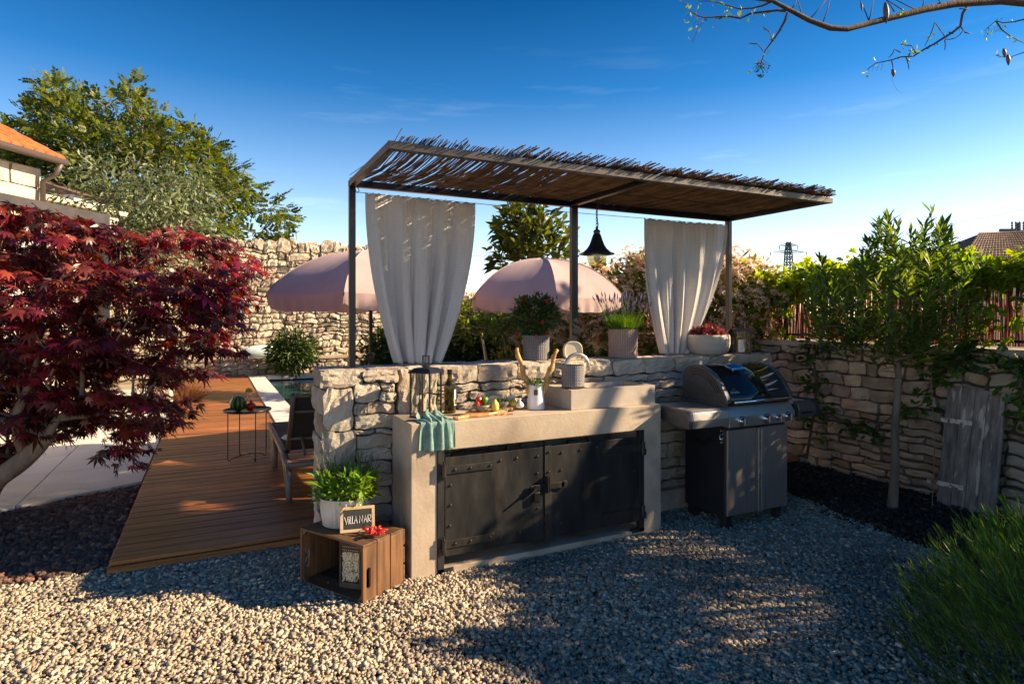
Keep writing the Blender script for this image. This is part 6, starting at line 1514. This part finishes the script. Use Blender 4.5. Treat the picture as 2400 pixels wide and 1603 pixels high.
tree('walnut_tree', 'large green leafy tree rising behind the tall stone wall at left', (300, 520, 10), 20.5, 2.6, wpoly, 600, compound(4, 1, .30), 14, .20, .30, 'walnut', 'bark', .20, 51, .26, droop=.45)
epoly = [(105, 470), (130, 420), (160, 385), (230, 375), (330, 372), (430, 380), (500, 400), (525, 450), (515, 520), (520, 580), (470, 640), (300, 650), (150, 620), (100, 550)]
tree('silver_tree', 'silver green leaved tree in front of the stone house, above the maple', (262, 540, 10), 12.6, 1.0, epoly, 150, lance(.17, .2), 34, .19, .12, 'euca', 'bark_dark', .06, 61, .14, droop=.7)
mgp = [(1163, 570), (1150, 550), (1175, 520), (1205, 480), (1235, 476), (1265, 480), (1300, 500), (1325, 540), (1332, 590), (1300, 640), (1200, 640), (1165, 610)]
tree('loquat_tree', 'small dark leaved tree rising above the hedge behind the parasol', (1240, 600, 5), 11.2, .6, mgp, 110, lance(.21, .2), 10, .12, .20, 'magnolia', 'bark_dark', .05, 71, .12, droop=.2)
tree('young_tree', 'small clipped tree with a pale bare stem behind the counter wall', (1127, 775, 0), 10.6, .45, [(1040, 770), (1050, 725), (1100, 712), (1150, 720), (1165, 760), (1140, 790), (1060, 790)], 60, lance(.25, .1), 22, .09, .07, 'photinia', 'lightwood', .025, 81, .08, zb=.02)
tree('slim_tree', 'slim staked tree just right of the pale stemmed tree', (1178, 780, 0), 9.6, .35, [(1150, 770), (1160, 740), (1200, 735), (1225, 760), (1215, 790), (1160, 795)], 34, lance(.25, .1), 20, .08, .06, 'photinia', 'bark', .014, 83, .08, zb=.02)

# --- flowering photinia hedge: one shrub after another along the garden wall
dome = []
gg = np.random.default_rng(3)
for k in range(30):
    a = gg.uniform(0, 6.283); e = gg.uniform(.0, 1.45); dv = np.array([math.cos(a) * math.cos(e), math.sin(a) * math.cos(e), math.sin(e) * .7]); V0 = np.array([(-.13, 0, 0), (.13, .02, .05), (0, .2, -.03), (.02, -.15, .02)]) * gg.uniform(.7, 1.3)
    rm = np.array(Matrix.Rotation(gg.uniform(0, 6), 3, 'Z')) @ np.array(Matrix.Rotation(gg.uniform(-1, 1), 3, 'X')); dome.append((V0 @ rm.T + dv * .62, np.array([(0, 3, 1), (0, 1, 2)])))
DOME = combine(dome)
LF = lance(.24, .15)
lab = ['flowering shrub right of the right curtain, cream blossom to its top', 'flowering shrub showing between the lamp and the right curtain', 'flowering shrub just behind the pendant lamp', 'flowering shrub above the right half of the second parasol',
       'flowering shrub behind the peak of the second parasol', 'flowering shrub in the gap between the parasols', 'farthest flowering shrub by the tall wall']
for k, yy in enumerate((5.55, 6.75, 7.95, 9.2, 10.6, 12.1, 13.7)):
    base = (4.98, yy, .0); g = np.random.default_rng(90 + k); hgt = [2.36, 2.38, 2.22, 2.12, 2.05, 2.1, 2.15][k]
    t = thing('photinia_shrub', lab[k], 'shrub', base, 0, 'cream flowering shrubs of the hedge'); n = 210
    d = norm(g.normal(0, 1, (n, 3))); rr = g.uniform(.55, 1, (n, 1)) ** .5
    c = d * rr * [.48, .86, .80] + [base[0] + .42, base[1], hgt - .86]; c[:, 2] = np.maximum(c[:, 2], .62 + g.uniform(0, .3, n))
    c[:, 2] += .12 * np.sin(c[:, 1] * 3.1 + k) - .04
    tr = grow([base, (base[0] - .03, yy + .05, .25), (base[0], yy, .5)], c, .035, 90 + k, jit=.10, tipr=.004); wood('shrub', tr, 'bark_dark', t, base, 'stems')
    foliage('leaves', c, LF, 20, .12, .085, 'photinia', t, base, 91 + k, out=(base[0], yy, 1.0), droop=.3, sv=.2)
    fc_ = c[(d[:, 2] > -.45) & (rr[:, 0] > .76)] ; fc_ = fc_ + (norm(fc_ - np.array([base[0], yy, 1.2]))) * .07
    m = len(fc_); rep = np.repeat(fc_, 7, 0) + g.normal(0, .09, (m * 7, 3)) + [-.05, -.04, .02]; dv = norm(rep - np.array([base[0], yy, 1.1])) + np.array([0, -.5, .7])
    tang = np.cross(dv, g.normal(0, 1, dv.shape)); W, Q = scatter(DOME[0], DOME[1], rep, tang, dv, .075 * np.exp(g.normal(0, .25, len(rep)))); npmesh('blossom', W - np.array(base), Q, M['photflower'], t)

# --- low bushes
def bush(name, label, c, rad, n, T, size, mat, seed, stems=True, grp=None, cat='shrub', per=10, **kw):
    g = np.random.default_rng(seed); base = (c[0], c[1], c[2] - rad[2] * .9); t = thing(name, label, cat, base, 0, grp)
    d = norm(g.normal(0, 1, (n, 3))); p = d * g.uniform(.3, 1, (n, 1)) ** .4 * rad + np.array(c); p[:, 2] = np.maximum(p[:, 2], base[2] + .04)
    if stems:
        tr = grow([base, (c[0], c[1], base[2] + rad[2] * .4)], p, .012, seed, tipr=.002); wood('b', tr, 'bark_dark', t, base, 'stems')
    foliage('leaves', p, T, per, size * 1.1, size, mat, t, base, seed + 1, out=(c[0], c[1], base[2]), **kw); return t
bc = I(686, 828, 14.6); bush('trailing_bush', 'round green bush spilling over the far stone bench', (bc[0], bc[1], .62), (.50, .42, .42), 260, small(.18, .3), .11, 'bush', 101, droop=.6)
bc = I(905, 822, 14.2); bush('dark_bush', 'dark bush at the tall wall behind the left curtain', (bc[0], bc[1], .58), (.5, .5, .5), 150, small(.3, .2), .12, 'bush', 103)
bc = I(1085, 812, 11.6); bush('dark_bush', 'dark green bush right of the left curtain, below the pale stemmed tree', (bc[0], bc[1], .70), (.62, .5, .62), 260, small(.3, .2), .10, 'bush', 105)
bc = I(1000, 830, 12.2); bush('dark_bush', 'low dark bush hidden behind the left curtain hem', (bc[0], bc[1], .45), (.5, .4, .45), 120, small(.3, .2), .10, 'bush', 107)
bc = I(1188, 838, 7.6); rb_t = bush('rose_bush', 'small bush with pink red flowers behind the wall at the jug', (bc[0], bc[1], .82), (.22, .2, .22), 70, small(.3, .2), .05, 'photinia', 109)
g = np.random.default_rng(4); P = norm(g.normal(0, 1, (14, 3))) * [.2, .2, .2] + [bc[0], bc[1], .86]; off = np.array(rb_t.location)
W, Q = scatter(DOME[0], DOME[1], P, g.normal(0, 1, (14, 3)), np.tile([0, 0, 1.0], (14, 1)), np.full(14, .03)); npmesh('blossom', W - off, Q, M['redflower'], rb_t)
gc_ = I(430, 925, 10.2); og = thing('ornamental_grass', 'tuft of dry golden grass beside the bollard light', 'grass tuft', (gc_[0], gc_[1], .05)); blades('blade_tuft', 500, .22, .42, 'dryleaf', og, spread=1.2, wid=.012, seed=5)

# --- oleander standard
ob = (4.71, 2.92, -.01); ol = thing('oleander', 'oleander tree with a bare slender trunk in the planting bed', 'tree', ob)
opoly = [(1885, 700), (1900, 650), (1925, 605), (1945, 660), (1990, 640), (2020, 600), (2040, 560), (2070, 510), (2100, 520), (2120, 580), (2150, 540), (2190, 500), (2225, 560), (2235, 640), (2290, 620), (2300, 660), (2290, 720), (2320, 780), (2250, 790), (2200, 830), (2130, 850), (2040, 840), (1960, 810), (1900, 790), (1890, 740)]
c = centers(opoly, 4.75, .42, 330, 121, .045)
tips = np.array([I(x, y, 4.75 + dz) for x, y, dz in ((1925, 620, 0), (1905, 655, .1), (2035, 580, -.1), (2080, 520, 0), (2100, 560, .1), (2165, 545, 0), (2182, 508, -.1), (2228, 580, .1), (2210, 540, 0), (2275, 635, 0), (2060, 555, .15))]); c = np.concatenate([c, tips])
tr = grow([ob, (4.73, 2.91, .3), (4.715, 2.90, .62), (4.75, 2.905, .86), (4.76, 2.90, 1.02)], c, .026, 122, jit=.05, power=.5, tipr=.0025); wood('o', tr, 'bark', ol, ob)
OL = lance(.11, .10, .1)
g = np.random.default_rng(6); per = 13; n = len(c) * per; C = np.repeat(c, per, 0); ax0 = norm(C - np.array([4.76, 2.9, 1.0]))
k = np.tile(np.arange(per) / per, len(c)); stemd = norm(ax0 * .45 + [0, 0, 1.0]); P = C + stemd * (k[:, None] * .16 - .10); az = k * per * 2.4 + g.uniform(0, 6, n)
side = np.stack([np.cos(az), np.sin(az), np.zeros(n)], 1); y = norm(side * (1.25 - .9 * k[:, None]) + stemd * (.35 + .9 * k[:, None]) + g.normal(0, .12, (n, 3))); z = norm(stemd - side * .5)
W, Q = scatter(OL[0], OL[1], P, y, z, .115 * np.exp(g.normal(0, .2, n)) * (1 - .3 * k)); npmesh('crown', W - np.array(ob), Q, M['oleander'], ol)
q = MB(); q.tube([(4.98, 2.78, 0), (5.0, 2.77, .5), (4.97, 2.78, 1.0)], [.004, .004, .003], 6); tag(obj('plant_stake', q, M['cane']), 'thin upright cane in the bed right of the oleander trunk', 'cane')

# --- creeper on fence and wall
vr = thing('creeper_vine', 'bright green creeper growing along the top of the reed fence', 'climbing plant', (5.56, 3.0, 1.2))
g = np.random.default_rng(7); ys = np.concatenate([g.uniform(-3, 2.6, 700), g.uniform(2.6, 4.0, 130), g.uniform(4.0, 7.5, 260)]); rise_ = np.clip((2.7 - ys) * 1.1, 0, 1); zt_ = 1.86 + .05 * np.sin(ys * 2.2) + rise_ * (.12 + .10 * np.sin(ys * 3.3) * (ys < 1.6)); c = np.stack([5.58 + g.normal(0, .10, len(ys)), ys, zt_ + g.normal(0, .055, len(ys)) + rise_ * g.uniform(-.12, .16, len(ys))], 1)
q = MB((5.56, 3.0, 1.2)); q.tube([(5.56 + .02 * math.sin(a * 3), a, 1.85 + .03 * math.sin(a * 5)) for a in np.arange(-3, 8, .15)], .006, 5); obj('vine_stem', q, M['bark_dark'], vr)
foliage('leaves', c, palm5(.24), 11, .07, .058, 'vine', vr, (5.56, 3.0, 1.2), 132, outw=0, droop=.2)
def hang(name, label, pts, n, spread, seed, size=.055, stem=.006, mat='vine_dk'):
    base = pts[0]; t = thing(name, label, 'climbing plant', base); q = MB(tuple(base)); q.tube(pts, [stem] * (len(pts) - 1) + [stem * .4], 6); obj('vine_stem', q, M['bark_dark'], t, smooth=True)
    g = np.random.default_rng(seed); A = np.array(pts, float); u = g.uniform(.15, 1, n) * (len(pts) - 1); i = np.minimum(u.astype(int), len(pts) - 2); c = A[i] + (A[i + 1] - A[i]) * (u - i)[:, None] + g.normal(0, spread, (n, 3)) * [.5, 1, 1]; c[:, 0] = np.minimum(c[:, 0], 5.34 if pts[0][2] < 1.2 else 9)
    foliage('leaves', c, palm5(.24), 3, .03, size, mat, t, base, seed, outw=0, droop=.5, upn=.5); return t
def Wl(px, py, x=5.28):
    k = (px - 1200) / FPX; d = x / (FWD[0] + RGT[0] * k); return (x, d * (FWD[1] - FWD[0] * 0 + RGT[1] * k), CAMZ - (py - HOR) * d / FPX)
hang('climbing_creeper', 'woody creeper climbing the garden wall just right of the grill', [Wl(1890, 1075, 5.2), Wl(1905, 980, 5.27), Wl(1915, 900), Wl(1905, 840), Wl(1925, 790), Wl(1940, 700, 5.4)], 46, .06, 140, stem=.013)
hang('creeper_strand', 'creeper strand on the wall left of the oleander trunk', [Wl(1930, 960, 5.3), Wl(1970, 985, 5.3), Wl(2020, 1000, 5.3), Wl(2060, 1010, 5.3)], 12, .04, 141)
hang('creeper_strand', 'creeper strand crossing the oleander trunk towards the old shutter', [Wl(2060, 1000, 5.25), Wl(2110, 960, 5.25), Wl(2160, 950, 5.25), Wl(2180, 900, 5.25), Wl(2200, 870, 5.27), Wl(2250, 840, 5.25)], 24, .035, 142, .06)
hang('creeper_strand', 'creeper trailing over the wall coping above the old shutter', [Wl(2130, 815, 5.3), Wl(2200, 835, 5.3), Wl(2270, 825, 5.3), Wl(2340, 830, 5.3), Wl(2420, 860, 5.28)], 34, .05, 143, .06)
hang('creeper_strand', 'creeper hanging down the wall at the right edge', [Wl(2440, 800, 5.3), Wl(2400, 860, 5.28), Wl(2395, 930, 5.28), Wl(2410, 1000, 5.25)], 26, .05, 144, .06)
hang('fence_creeper', 'creeper hanging over the reed screen at the right edge', [(5.45, 2.0, 1.9), (5.46, 2.2, 1.75), (5.46, 2.5, 1.6), (5.46, 2.4, 1.45), (5.46, 2.7, 1.36)], 34, .16, 145, .06, mat='vine')
hang('fence_creeper', 'creeper hanging on the reed screen behind the oleander', [(5.45, 3.4, 1.9), (5.46, 3.3, 1.7), (5.46, 3.5, 1.55), (5.46, 3.6, 1.4), (5.46, 4.0, 1.36)], 50, .18, 146, .06, mat='vine')
hang('fence_creeper', 'creeper on the reed screen near the flowering hedge', [(5.45, 4.9, 1.9), (5.46, 4.7, 1.75), (5.46, 4.5, 1.6), (5.46, 4.6, 1.45)], 46, .14, 147, .06, mat='vine')

# --- rosemary like bush in the right foreground
rmb = thing('grassy_bush', 'bright green spiky leaved bush filling the lower right corner', 'bush', (3.22, .66, 0)); g = np.random.default_rng(9)
n = 2600; d = norm(g.normal(0, 1, (n, 3))); d[:, 2] = np.abs(d[:, 2]); P = d * g.uniform(.35, 1, (n, 1)) ** .33 * [.90, 1.18, .80]; P[:, 2] += .0
T = small(.022, .0); per = 15; Pn = np.repeat(P, per, 0); dn = np.repeat(norm(d * [.55, .55, .3] + [-.18, .05, 1.0] + g.normal(0, .16, (n, 3))), per, 0); k = np.tile(np.arange(per) / per, n)
az = g.uniform(0, 6.283, n * per); sd = np.stack([np.cos(az), np.sin(az), np.zeros(n * per)], 1); Pn = Pn + dn * (k[:, None] * .15 - .06); y = norm(dn + sd * (.55 - .35 * k[:, None]))
W, Q = scatter(lance(.035, .0)[0][[0, 2, 3, 4]], np.array([(0, 1, 2), (0, 2, 3)]), Pn, y, norm(sd + g.normal(0, .3, sd.shape)), .062 * np.exp(g.normal(0, .2, n * per))); npmesh('leaves', W, Q, M['grassy'], rmb)
q = MB()
for i in range(160):
    p = P[i]; q.tube([(p[0] * .25, p[1] * .25, .0), tuple(p * .7), tuple(p)], [.005, .003, .0015], 4)
obj('stems', q, M['bark'], rmb)

# --- plants in pots
t = thing('flowering_plant', 'bushy dark green potted plant with red flowers on a bare stem', 'potted plant', (2.145, 3.955, 1.335)); q = MB(); q.tube([(0, 0, 0), (.004, 0, .08), (0, .005, .16)], .004, 6); obj('stem', q, M['bark'], t)
g = np.random.default_rng(31); c = norm(g.normal(0, 1, (170, 3))) * g.uniform(.4, 1, (170, 1)) ** .4 * [.15, .12, .135] + [0, 0, .17]; tr = grow([(0, 0, .02), (0, 0, .10)], c, .004, 32, tipr=.0012); wood('p', tr, 'bark_dark', t, (0, 0, 0), 'stems')
foliage('leaves', c, lance(.18, .15), 12, .022, .036, 'bush', t, (0, 0, 0), 33, out=(0, 0, .05), droop=-.2)
P = np.array([[.03, -.1, .27], [.045, -.09, .26], [-.02, -.12, .12], [-.13, -.02, .27], [-.15, .02, .04], [.04, -.08, .03], [-.05, -.09, .02], [.12, -.05, .14]]); W, Q = scatter(DOME[0], DOME[1], np.repeat(P, 2, 0), g.normal(0, 1, (16, 3)), np.tile([.1, -1, .3], (16, 1)), np.full(16, .024)); npmesh('red_blossom', W, Q, M['redflower'], t)
t = thing('lavender_plant', 'lavender with purple spikes in the rose beige pot', 'potted plant', (2.92, 3.94, 1.37)); blades('foliage', 1400, .10, .17, 'herb', t, spread=.55, wid=.014, seed=41, hv=.5)
g = np.random.default_rng(42); n = 90; a = g.uniform(0, 6.283, n); rr = .1 * np.sqrt(g.uniform(0, 1, n)); b0 = np.stack([rr * np.cos(a), rr * np.sin(a), np.zeros(n)], 1); tp = b0 * 2.1 + np.stack([g.normal(0, .02, n), g.normal(0, .02, n), g.uniform(.16, .29, n)], 1)
q = MB(); q2 = MB()
for i in range(n):
    q.tube([b0[i], tp[i]], .0012, 3); dd = norm(tp[i] - b0[i]); q2.tube([tp[i] - dd * .01, tp[i] + dd * .008, tp[i] + dd * .032], [.003, .0052, .0015], 5)
obj('flower_stems', q, M['herb'], t); obj('flower_spikes', q2, M['lavender'], t, kind='stuff')
t = thing('succulent_plant', 'low red brown succulent growing in the sandstone bowl', 'potted plant', (3.74, 3.86, 1.315)); g = np.random.default_rng(51); n = 150; a = g.uniform(0, 6.283, n); rr = .14 * np.sqrt(g.uniform(0, 1, n)); P = np.stack([rr * np.cos(a), rr * np.sin(a), .02 + .05 * (1 - (rr / .14) ** 2) * g.uniform(.5, 1.3, n)], 1)
foliage('leaf_rosettes', P, lance(.3, -.2), 9, .010, .028, 'succulent', t, (0, 0, 0), 52, droop=-1.0, upn=.4)
# herbs in the zinc tub
hp = CR(.175, .17, CH + .12); g = np.random.default_rng(61); c = []
t = thing('sage_plant', 'broad leaved sage at the front of the zinc tub', 'potted herb', hp)
n = 120; P = np.stack([g.uniform(-.13, .13, n), g.uniform(-.11, .10, n), g.uniform(.05, .15, n)], 1); P = P @ np.array(Matrix.Rotation(cz_rot + R(35), 3, 'Z')).T
foliage('leaves', P * [1, 1, 1.15], lance(.17, .15), 7, .022, .040, 'herb', t, (0, 0, 0), 62, out=(0, 0, -.05), droop=-.35, sv=.35)
foliage('small_leaves', P * [1.0, 1.0, 1] , small(.3, .1), 16, .028, .018, 'herb', t, (0, 0, 0), 63, out=(0, 0, -.05), droop=.1, sv=.3)
t = thing('parsley_plant', 'bright yellow green small leaved herb at the right of the zinc tub', 'potted herb', hp); P = np.stack([g.normal(.085, .035, 90), g.normal(-.02, .04, 90), g.uniform(.05, .13, 90)], 1); foliage('leaves', P, small(.4, .1), 16, .02, .017, 'vine', t, (0, 0, 0), 64, droop=0)
t = thing('rosemary_plant', 'upright dark rosemary at the back of the zinc tub', 'potted herb', (hp[0] + .01, hp[1] + .05, hp[2]))
q = MB(); g = np.random.default_rng(65); PP = []; YY = []; ZZ = []
for i in range(26):
    b0 = np.array([g.uniform(-.10, .10), g.uniform(-.05, .05), 0]); tp = b0 + np.array([b0[0] * .8, b0[1] * .8, g.uniform(.18, .31)]); q.tube([b0, tp], .0018, 4); d = norm(tp - b0)
    for j in range(46):
        u = .15 + .85 * j / 46; a = j * 2.4; s_ = np.array([math.cos(a), math.sin(a), 0]); PP.append(b0 + (tp - b0) * u); YY.append(s_ + d * .8); ZZ.append(d - s_ * .5)
W, Q = scatter(small(.07, 0)[0], small(.07, 0)[1], np.array(PP), np.array(YY), np.array(ZZ), np.full(len(PP), .024)); npmesh('needles', W, Q, M['herb_dk'], t); obj('stems', q, M['bark'], t)
t = thing('curry_plant', 'silvery needle leaved sprigs among the herbs in the tub', 'potted herb', hp); PP = []; YY = []; ZZ = []
for i in range(9):
    b0 = np.array([g.uniform(.0, .12), g.uniform(-.03, .07), .02]); tp = b0 + np.array([g.uniform(-.02, .04), 0, g.uniform(.12, .2)]); d = norm(tp - b0)
    for j in range(40): u = j / 40; a = j * 2.4; s_ = np.array([math.cos(a), math.sin(a), 0]); PP.append(b0 + (tp - b0) * u); YY.append(s_ + d * .6); ZZ.append(d - s_ * .5)
W, Q = scatter(small(.07, 0)[0], small(.07, 0)[1], np.array(PP), np.array(YY), np.array(ZZ), np.full(len(PP), .022)); npmesh('needles', W, Q, M['euca'], t)
q = MB(); V = []
for j in range(7):
    for i in range(9):
        u, v = i / 8 * 2 - 1, j / 6; V.append((u * .06 * math.sin(math.pi * (.12 + .8 * v)), .012 * u * u, v * .09 + .01 * u * u))
q.add(V, [(j * 9 + i, j * 9 + i + 1, (j + 1) * 9 + i + 1, (j + 1) * 9 + i) for j in range(6) for i in range(8)]); o = tag(obj('dry_leaf', q, M['dryleaf'], smooth=True, loc=(hp[0] + .035, hp[1] + .01, hp[2] + .07)), 'big dry brown leaf among the herbs in the zinc tub', 'leaf'); o.rotation_euler = (R(-20), 0, -R(26))

# --- overhanging tree whose limb crosses the sky; an unseen clump is added to shade the deck
tb = (8.7, -.35, -.3); tt = thing('overhanging_tree', 'tree limb with sparse twigs, buds and pods reaching in at upper right', 'tree', tb)
s8 = 840 / 2348
def C8(x, y, d): return I(1560 + x * s8, y * s8, d)
limb = [C8(2500, 30, 4.5), C8(2200, 4, 4.35), C8(1900, 25, 4.3), C8(1700, 62, 4.2), C8(1500, 112, 4.15), C8(1330, 155, 4.1), C8(1190, 192, 4.05), C8(1080, 186, 4.0), C8(940, 135, 4.0), C8(800, 60, 3.95), C8(700, 8, 3.9), C8(560, -10, 3.9), C8(400, -60, 3.9)]
lr = [.034, .030, .026, .024, .021, .019, .018, .018, .016, .014, .012, .010, .006]
cmain = []
g = np.random.default_rng(71)
def blob(c, r, n):
    d = norm(g.normal(0, 1, (n, 3))); return d * g.uniform(.2, 1, (n, 1)) ** .4 * r + np.array(c)
cm = np.concatenate([blob((11.4, -5.2, 4.6), (2.8, 2.4, 1.0), 300), blob((10.9, 1.5, 6.0), (.65, .42, .10), 44)])  # second clump is added out of view, sized for its shadow on the deck
tr = grow([tb, (8.65, -.3, 1.0), (8.7, -.1, 2.0), (8.8, 0, 2.9)], cm, .15, 72, jit=.08, tipr=.008); wood('t', tr, 'bark', tt, tb)
foliage('crown', cm, small(.33, .15), 26, .22, .14, 'walnut', tt, tb, 73, out=(8.8, 0, 2.0), droop=.3)
q = MB(tb); q.tube([(8.8, 0, 2.75), (7.9, .9, 3.15), (6.9, 1.6, 3.5)] + limb, [.07, .055, .042] + lr, 9); obj('limb', q, M['bark_dark'], tt, smooth=True)
tw = MB(tb); tipsP = []; main_tw = []
def twig(pts, d, r0=.006, wob=.004):
    P = [C8(x, y, d + i * .015) for i, (x, y) in enumerate(pts)]; n = len(P); mt_ = MB(tb); mt_.tube(P, [r0 * (1 - .75 * i / (n - 1)) for i in range(n)], 6); obj('twig', mt_, M['bark_dark'], tt, smooth=True); tipsP.append(P); return P
T1 = twig([(790, 75), (730, 70), (640, 80), (560, 90), (490, 122), (420, 110), (340, 112), (260, 118), (210, 105), (165, 78), (125, 25), (110, -10)], 3.95, .008)
T2 = twig([(700, 10), (640, 38), (570, 56), (480, 60), (380, 30), (300, 10), (215, 10)], 3.9, .007)
T3 = twig([(800, 85), (780, 140), (745, 205), (700, 270), (650, 340), (630, 400), (620, 440)], 3.95, .009)
T4 = twig([(1975, 45), (1945, 90), (1930, 175), (1880, 215), (1830, 245), (1760, 290), (1700, 322), (1620, 372), (1540, 375), (1480, 395), (1380, 415), (1322, 455)], 4.3, .010)
T5 = twig([(2500, 110), (2348, 130), (2280, 145), (2210, 152), (2165, 138), (2120, 175), (2088, 205)], 4.2, .006)
T6 = twig([(2165, 140), (2200, 195), (2250, 232), (2300, 262), (2380, 300)], 4.2, .006)
T7 = twig([(2500, 320), (2348, 345), (2260, 375), (2200, 375), (2165, 362)], 4.25, .004)
for a_, b_1 in (((890, 98), (862, -5)), ((945, 125), (1055, -5)), ((1030, 150), (1078, -5)), ((1330, 135), (1268, -8)), ((1332, 135), (1362, -8)), ((1680, 55), (1690, -5)), ((1800, 25), (1780, -8)), ((1500, 80), (1440, -5)), ((830, 55), (860, -5)), ((1560, 70), (1430, -10)), ((1650, 70), (1480, -12)), ((1925, 60), (1985, 55)), ((1935, 180), (1960, 215)), ((1960, 215), (2005, 220)), ((1830, 245), (1800, 200)), ((1800, 200), (1765, 150)), ((1765, 150), (1700, 300)), ((1950, 200), (1900, 250)), ((1900, 250), (1830, 262)), ((1640, 350), (1610, 300)), ((1610, 300), (1540, 292)), ((1540, 345), (1500, 325)), ((1500, 325), (1462, 380)), ((695, 262), (680, 210)), ((680, 210), (640, 178)), ((640, 335), (600, 288)), ((600, 288), (548, 285)), ((1640, 345), (1590, 330)), ((1830, 262), (1828, 330)), ((1575, 375), (1595, 458)), ((1480, 400), (1488, 452))):
    d = 4.05 + (a_[0] - 800) / 6000; tw.tube([C8(*a_, d), C8((a_[0] + b_1[0]) / 2 + 4, (a_[1] + b_1[1]) / 2 + 3, d + .01), C8(*b_1, d + .02)], [.0042, .0034, .0022], 5)
gR = random.Random(9); bud = []
def drops(x0, x1, y0, y1, n, ln, d):      # thin hanging stalks with buds
    for k in range(n):
        t_ = k / max(1, n - 1); x = x0 + (x1 - x0) * t_; y = y0 + (y1 - y0) * t_; L_ = gR.uniform(*ln); p0 = C8(x, y, d); p1 = C8(x - .32 * L_ + gR.uniform(-4, 4), y + L_, d); tw.tube([p0, C8(x - .1 * L_, y + L_ * .5, d), p1], .0013, 4); bud.append(p1)
drops(150, 245, 70, 118, 6, (55, 90), 4.1); drops(335, 250, 115, 118, 2, (60, 85), 4.1); drops(210, 215, 160, 162, 2, (100, 165), 4.1); drops(1425, 1330, 410, 450, 4, (25, 75), 4.4); drops(2195, 2100, 160, 200, 6, (30, 75), 4.3)
for k in range(16):
    a = gR.uniform(-2.6, .6); x, y = 625 + gR.uniform(-12, 12), 400 + gR.uniform(-25, 45); L_ = gR.uniform(35, 65); p1 = C8(x + L_ * math.cos(a) * .8, y - L_ * math.sin(a) * .5 + 25, 4.05); tw.tube([C8(x, y, 4.05), p1], .0014, 4); bud.append(p1)
obj('twiglets', tw, M['bark_dark'], tt, smooth=True, kind='stuff')
for x, y, L_, w in ((1440, 20, 135, 16), (1487, 455, 50, 11), (2215, 320, 60, 10), (2240, 360, 70, 11), (1280, 20, 55, 7)):
    pd = MB(tb); d = 4.12; P = [C8(x + 6 * math.sin(u * 2), y + L_ * u, d) for u in np.linspace(0, 1, 8)]; pd.tube(P, [w * s8 * 4.1 / FPX * (.25 + .9 * math.sin(math.pi * min(1, u * .9 + .1))) for u in np.linspace(0, 1, 8)], 7); obj('seed_pod', pd, M['gutter'], tt, smooth=True)
pd = MB(tb); pd.tube([C8(1482, 505, 4.12), C8(1495, 560, 4.12), C8(1520, 595, 4.12), C8(1558, 615, 4.12)], .0009, 4)
obj('tendril', pd, M['gutter'], tt, smooth=True)
bb_ = np.array(bud + [p for T_ in tipsP for p in T_[2:] for _ in range(3)] + [C8(640, 178, 4.05)] * 4 + [C8(555, 285, 4.05)] * 4 + [C8(620, 425, 4.05)] * 8 + [C8(1560, 292, 4.2)] * 8 + [C8(1740, 230, 4.25)] * 10 + [C8(410, 60, 4.0)] * 14 + [C8(1560, 70, 4.1)] * 8 + [C8(1620, 340, 4.2)] * 8)
bb_ = bb_ + np.random.default_rng(1).normal(0, .012, bb_.shape); g = np.random.default_rng(2); W, Q = scatter(lance(.2, .1)[0], lance(.2, .1)[1], bb_, g.normal(0, 1, bb_.shape) + [0, 0, -.3], g.normal(0, 1, bb_.shape), g.uniform(.014, .042, len(bb_))); npmesh('young_leaves', W - np.array(tb), Q, M['oleander'], tt)
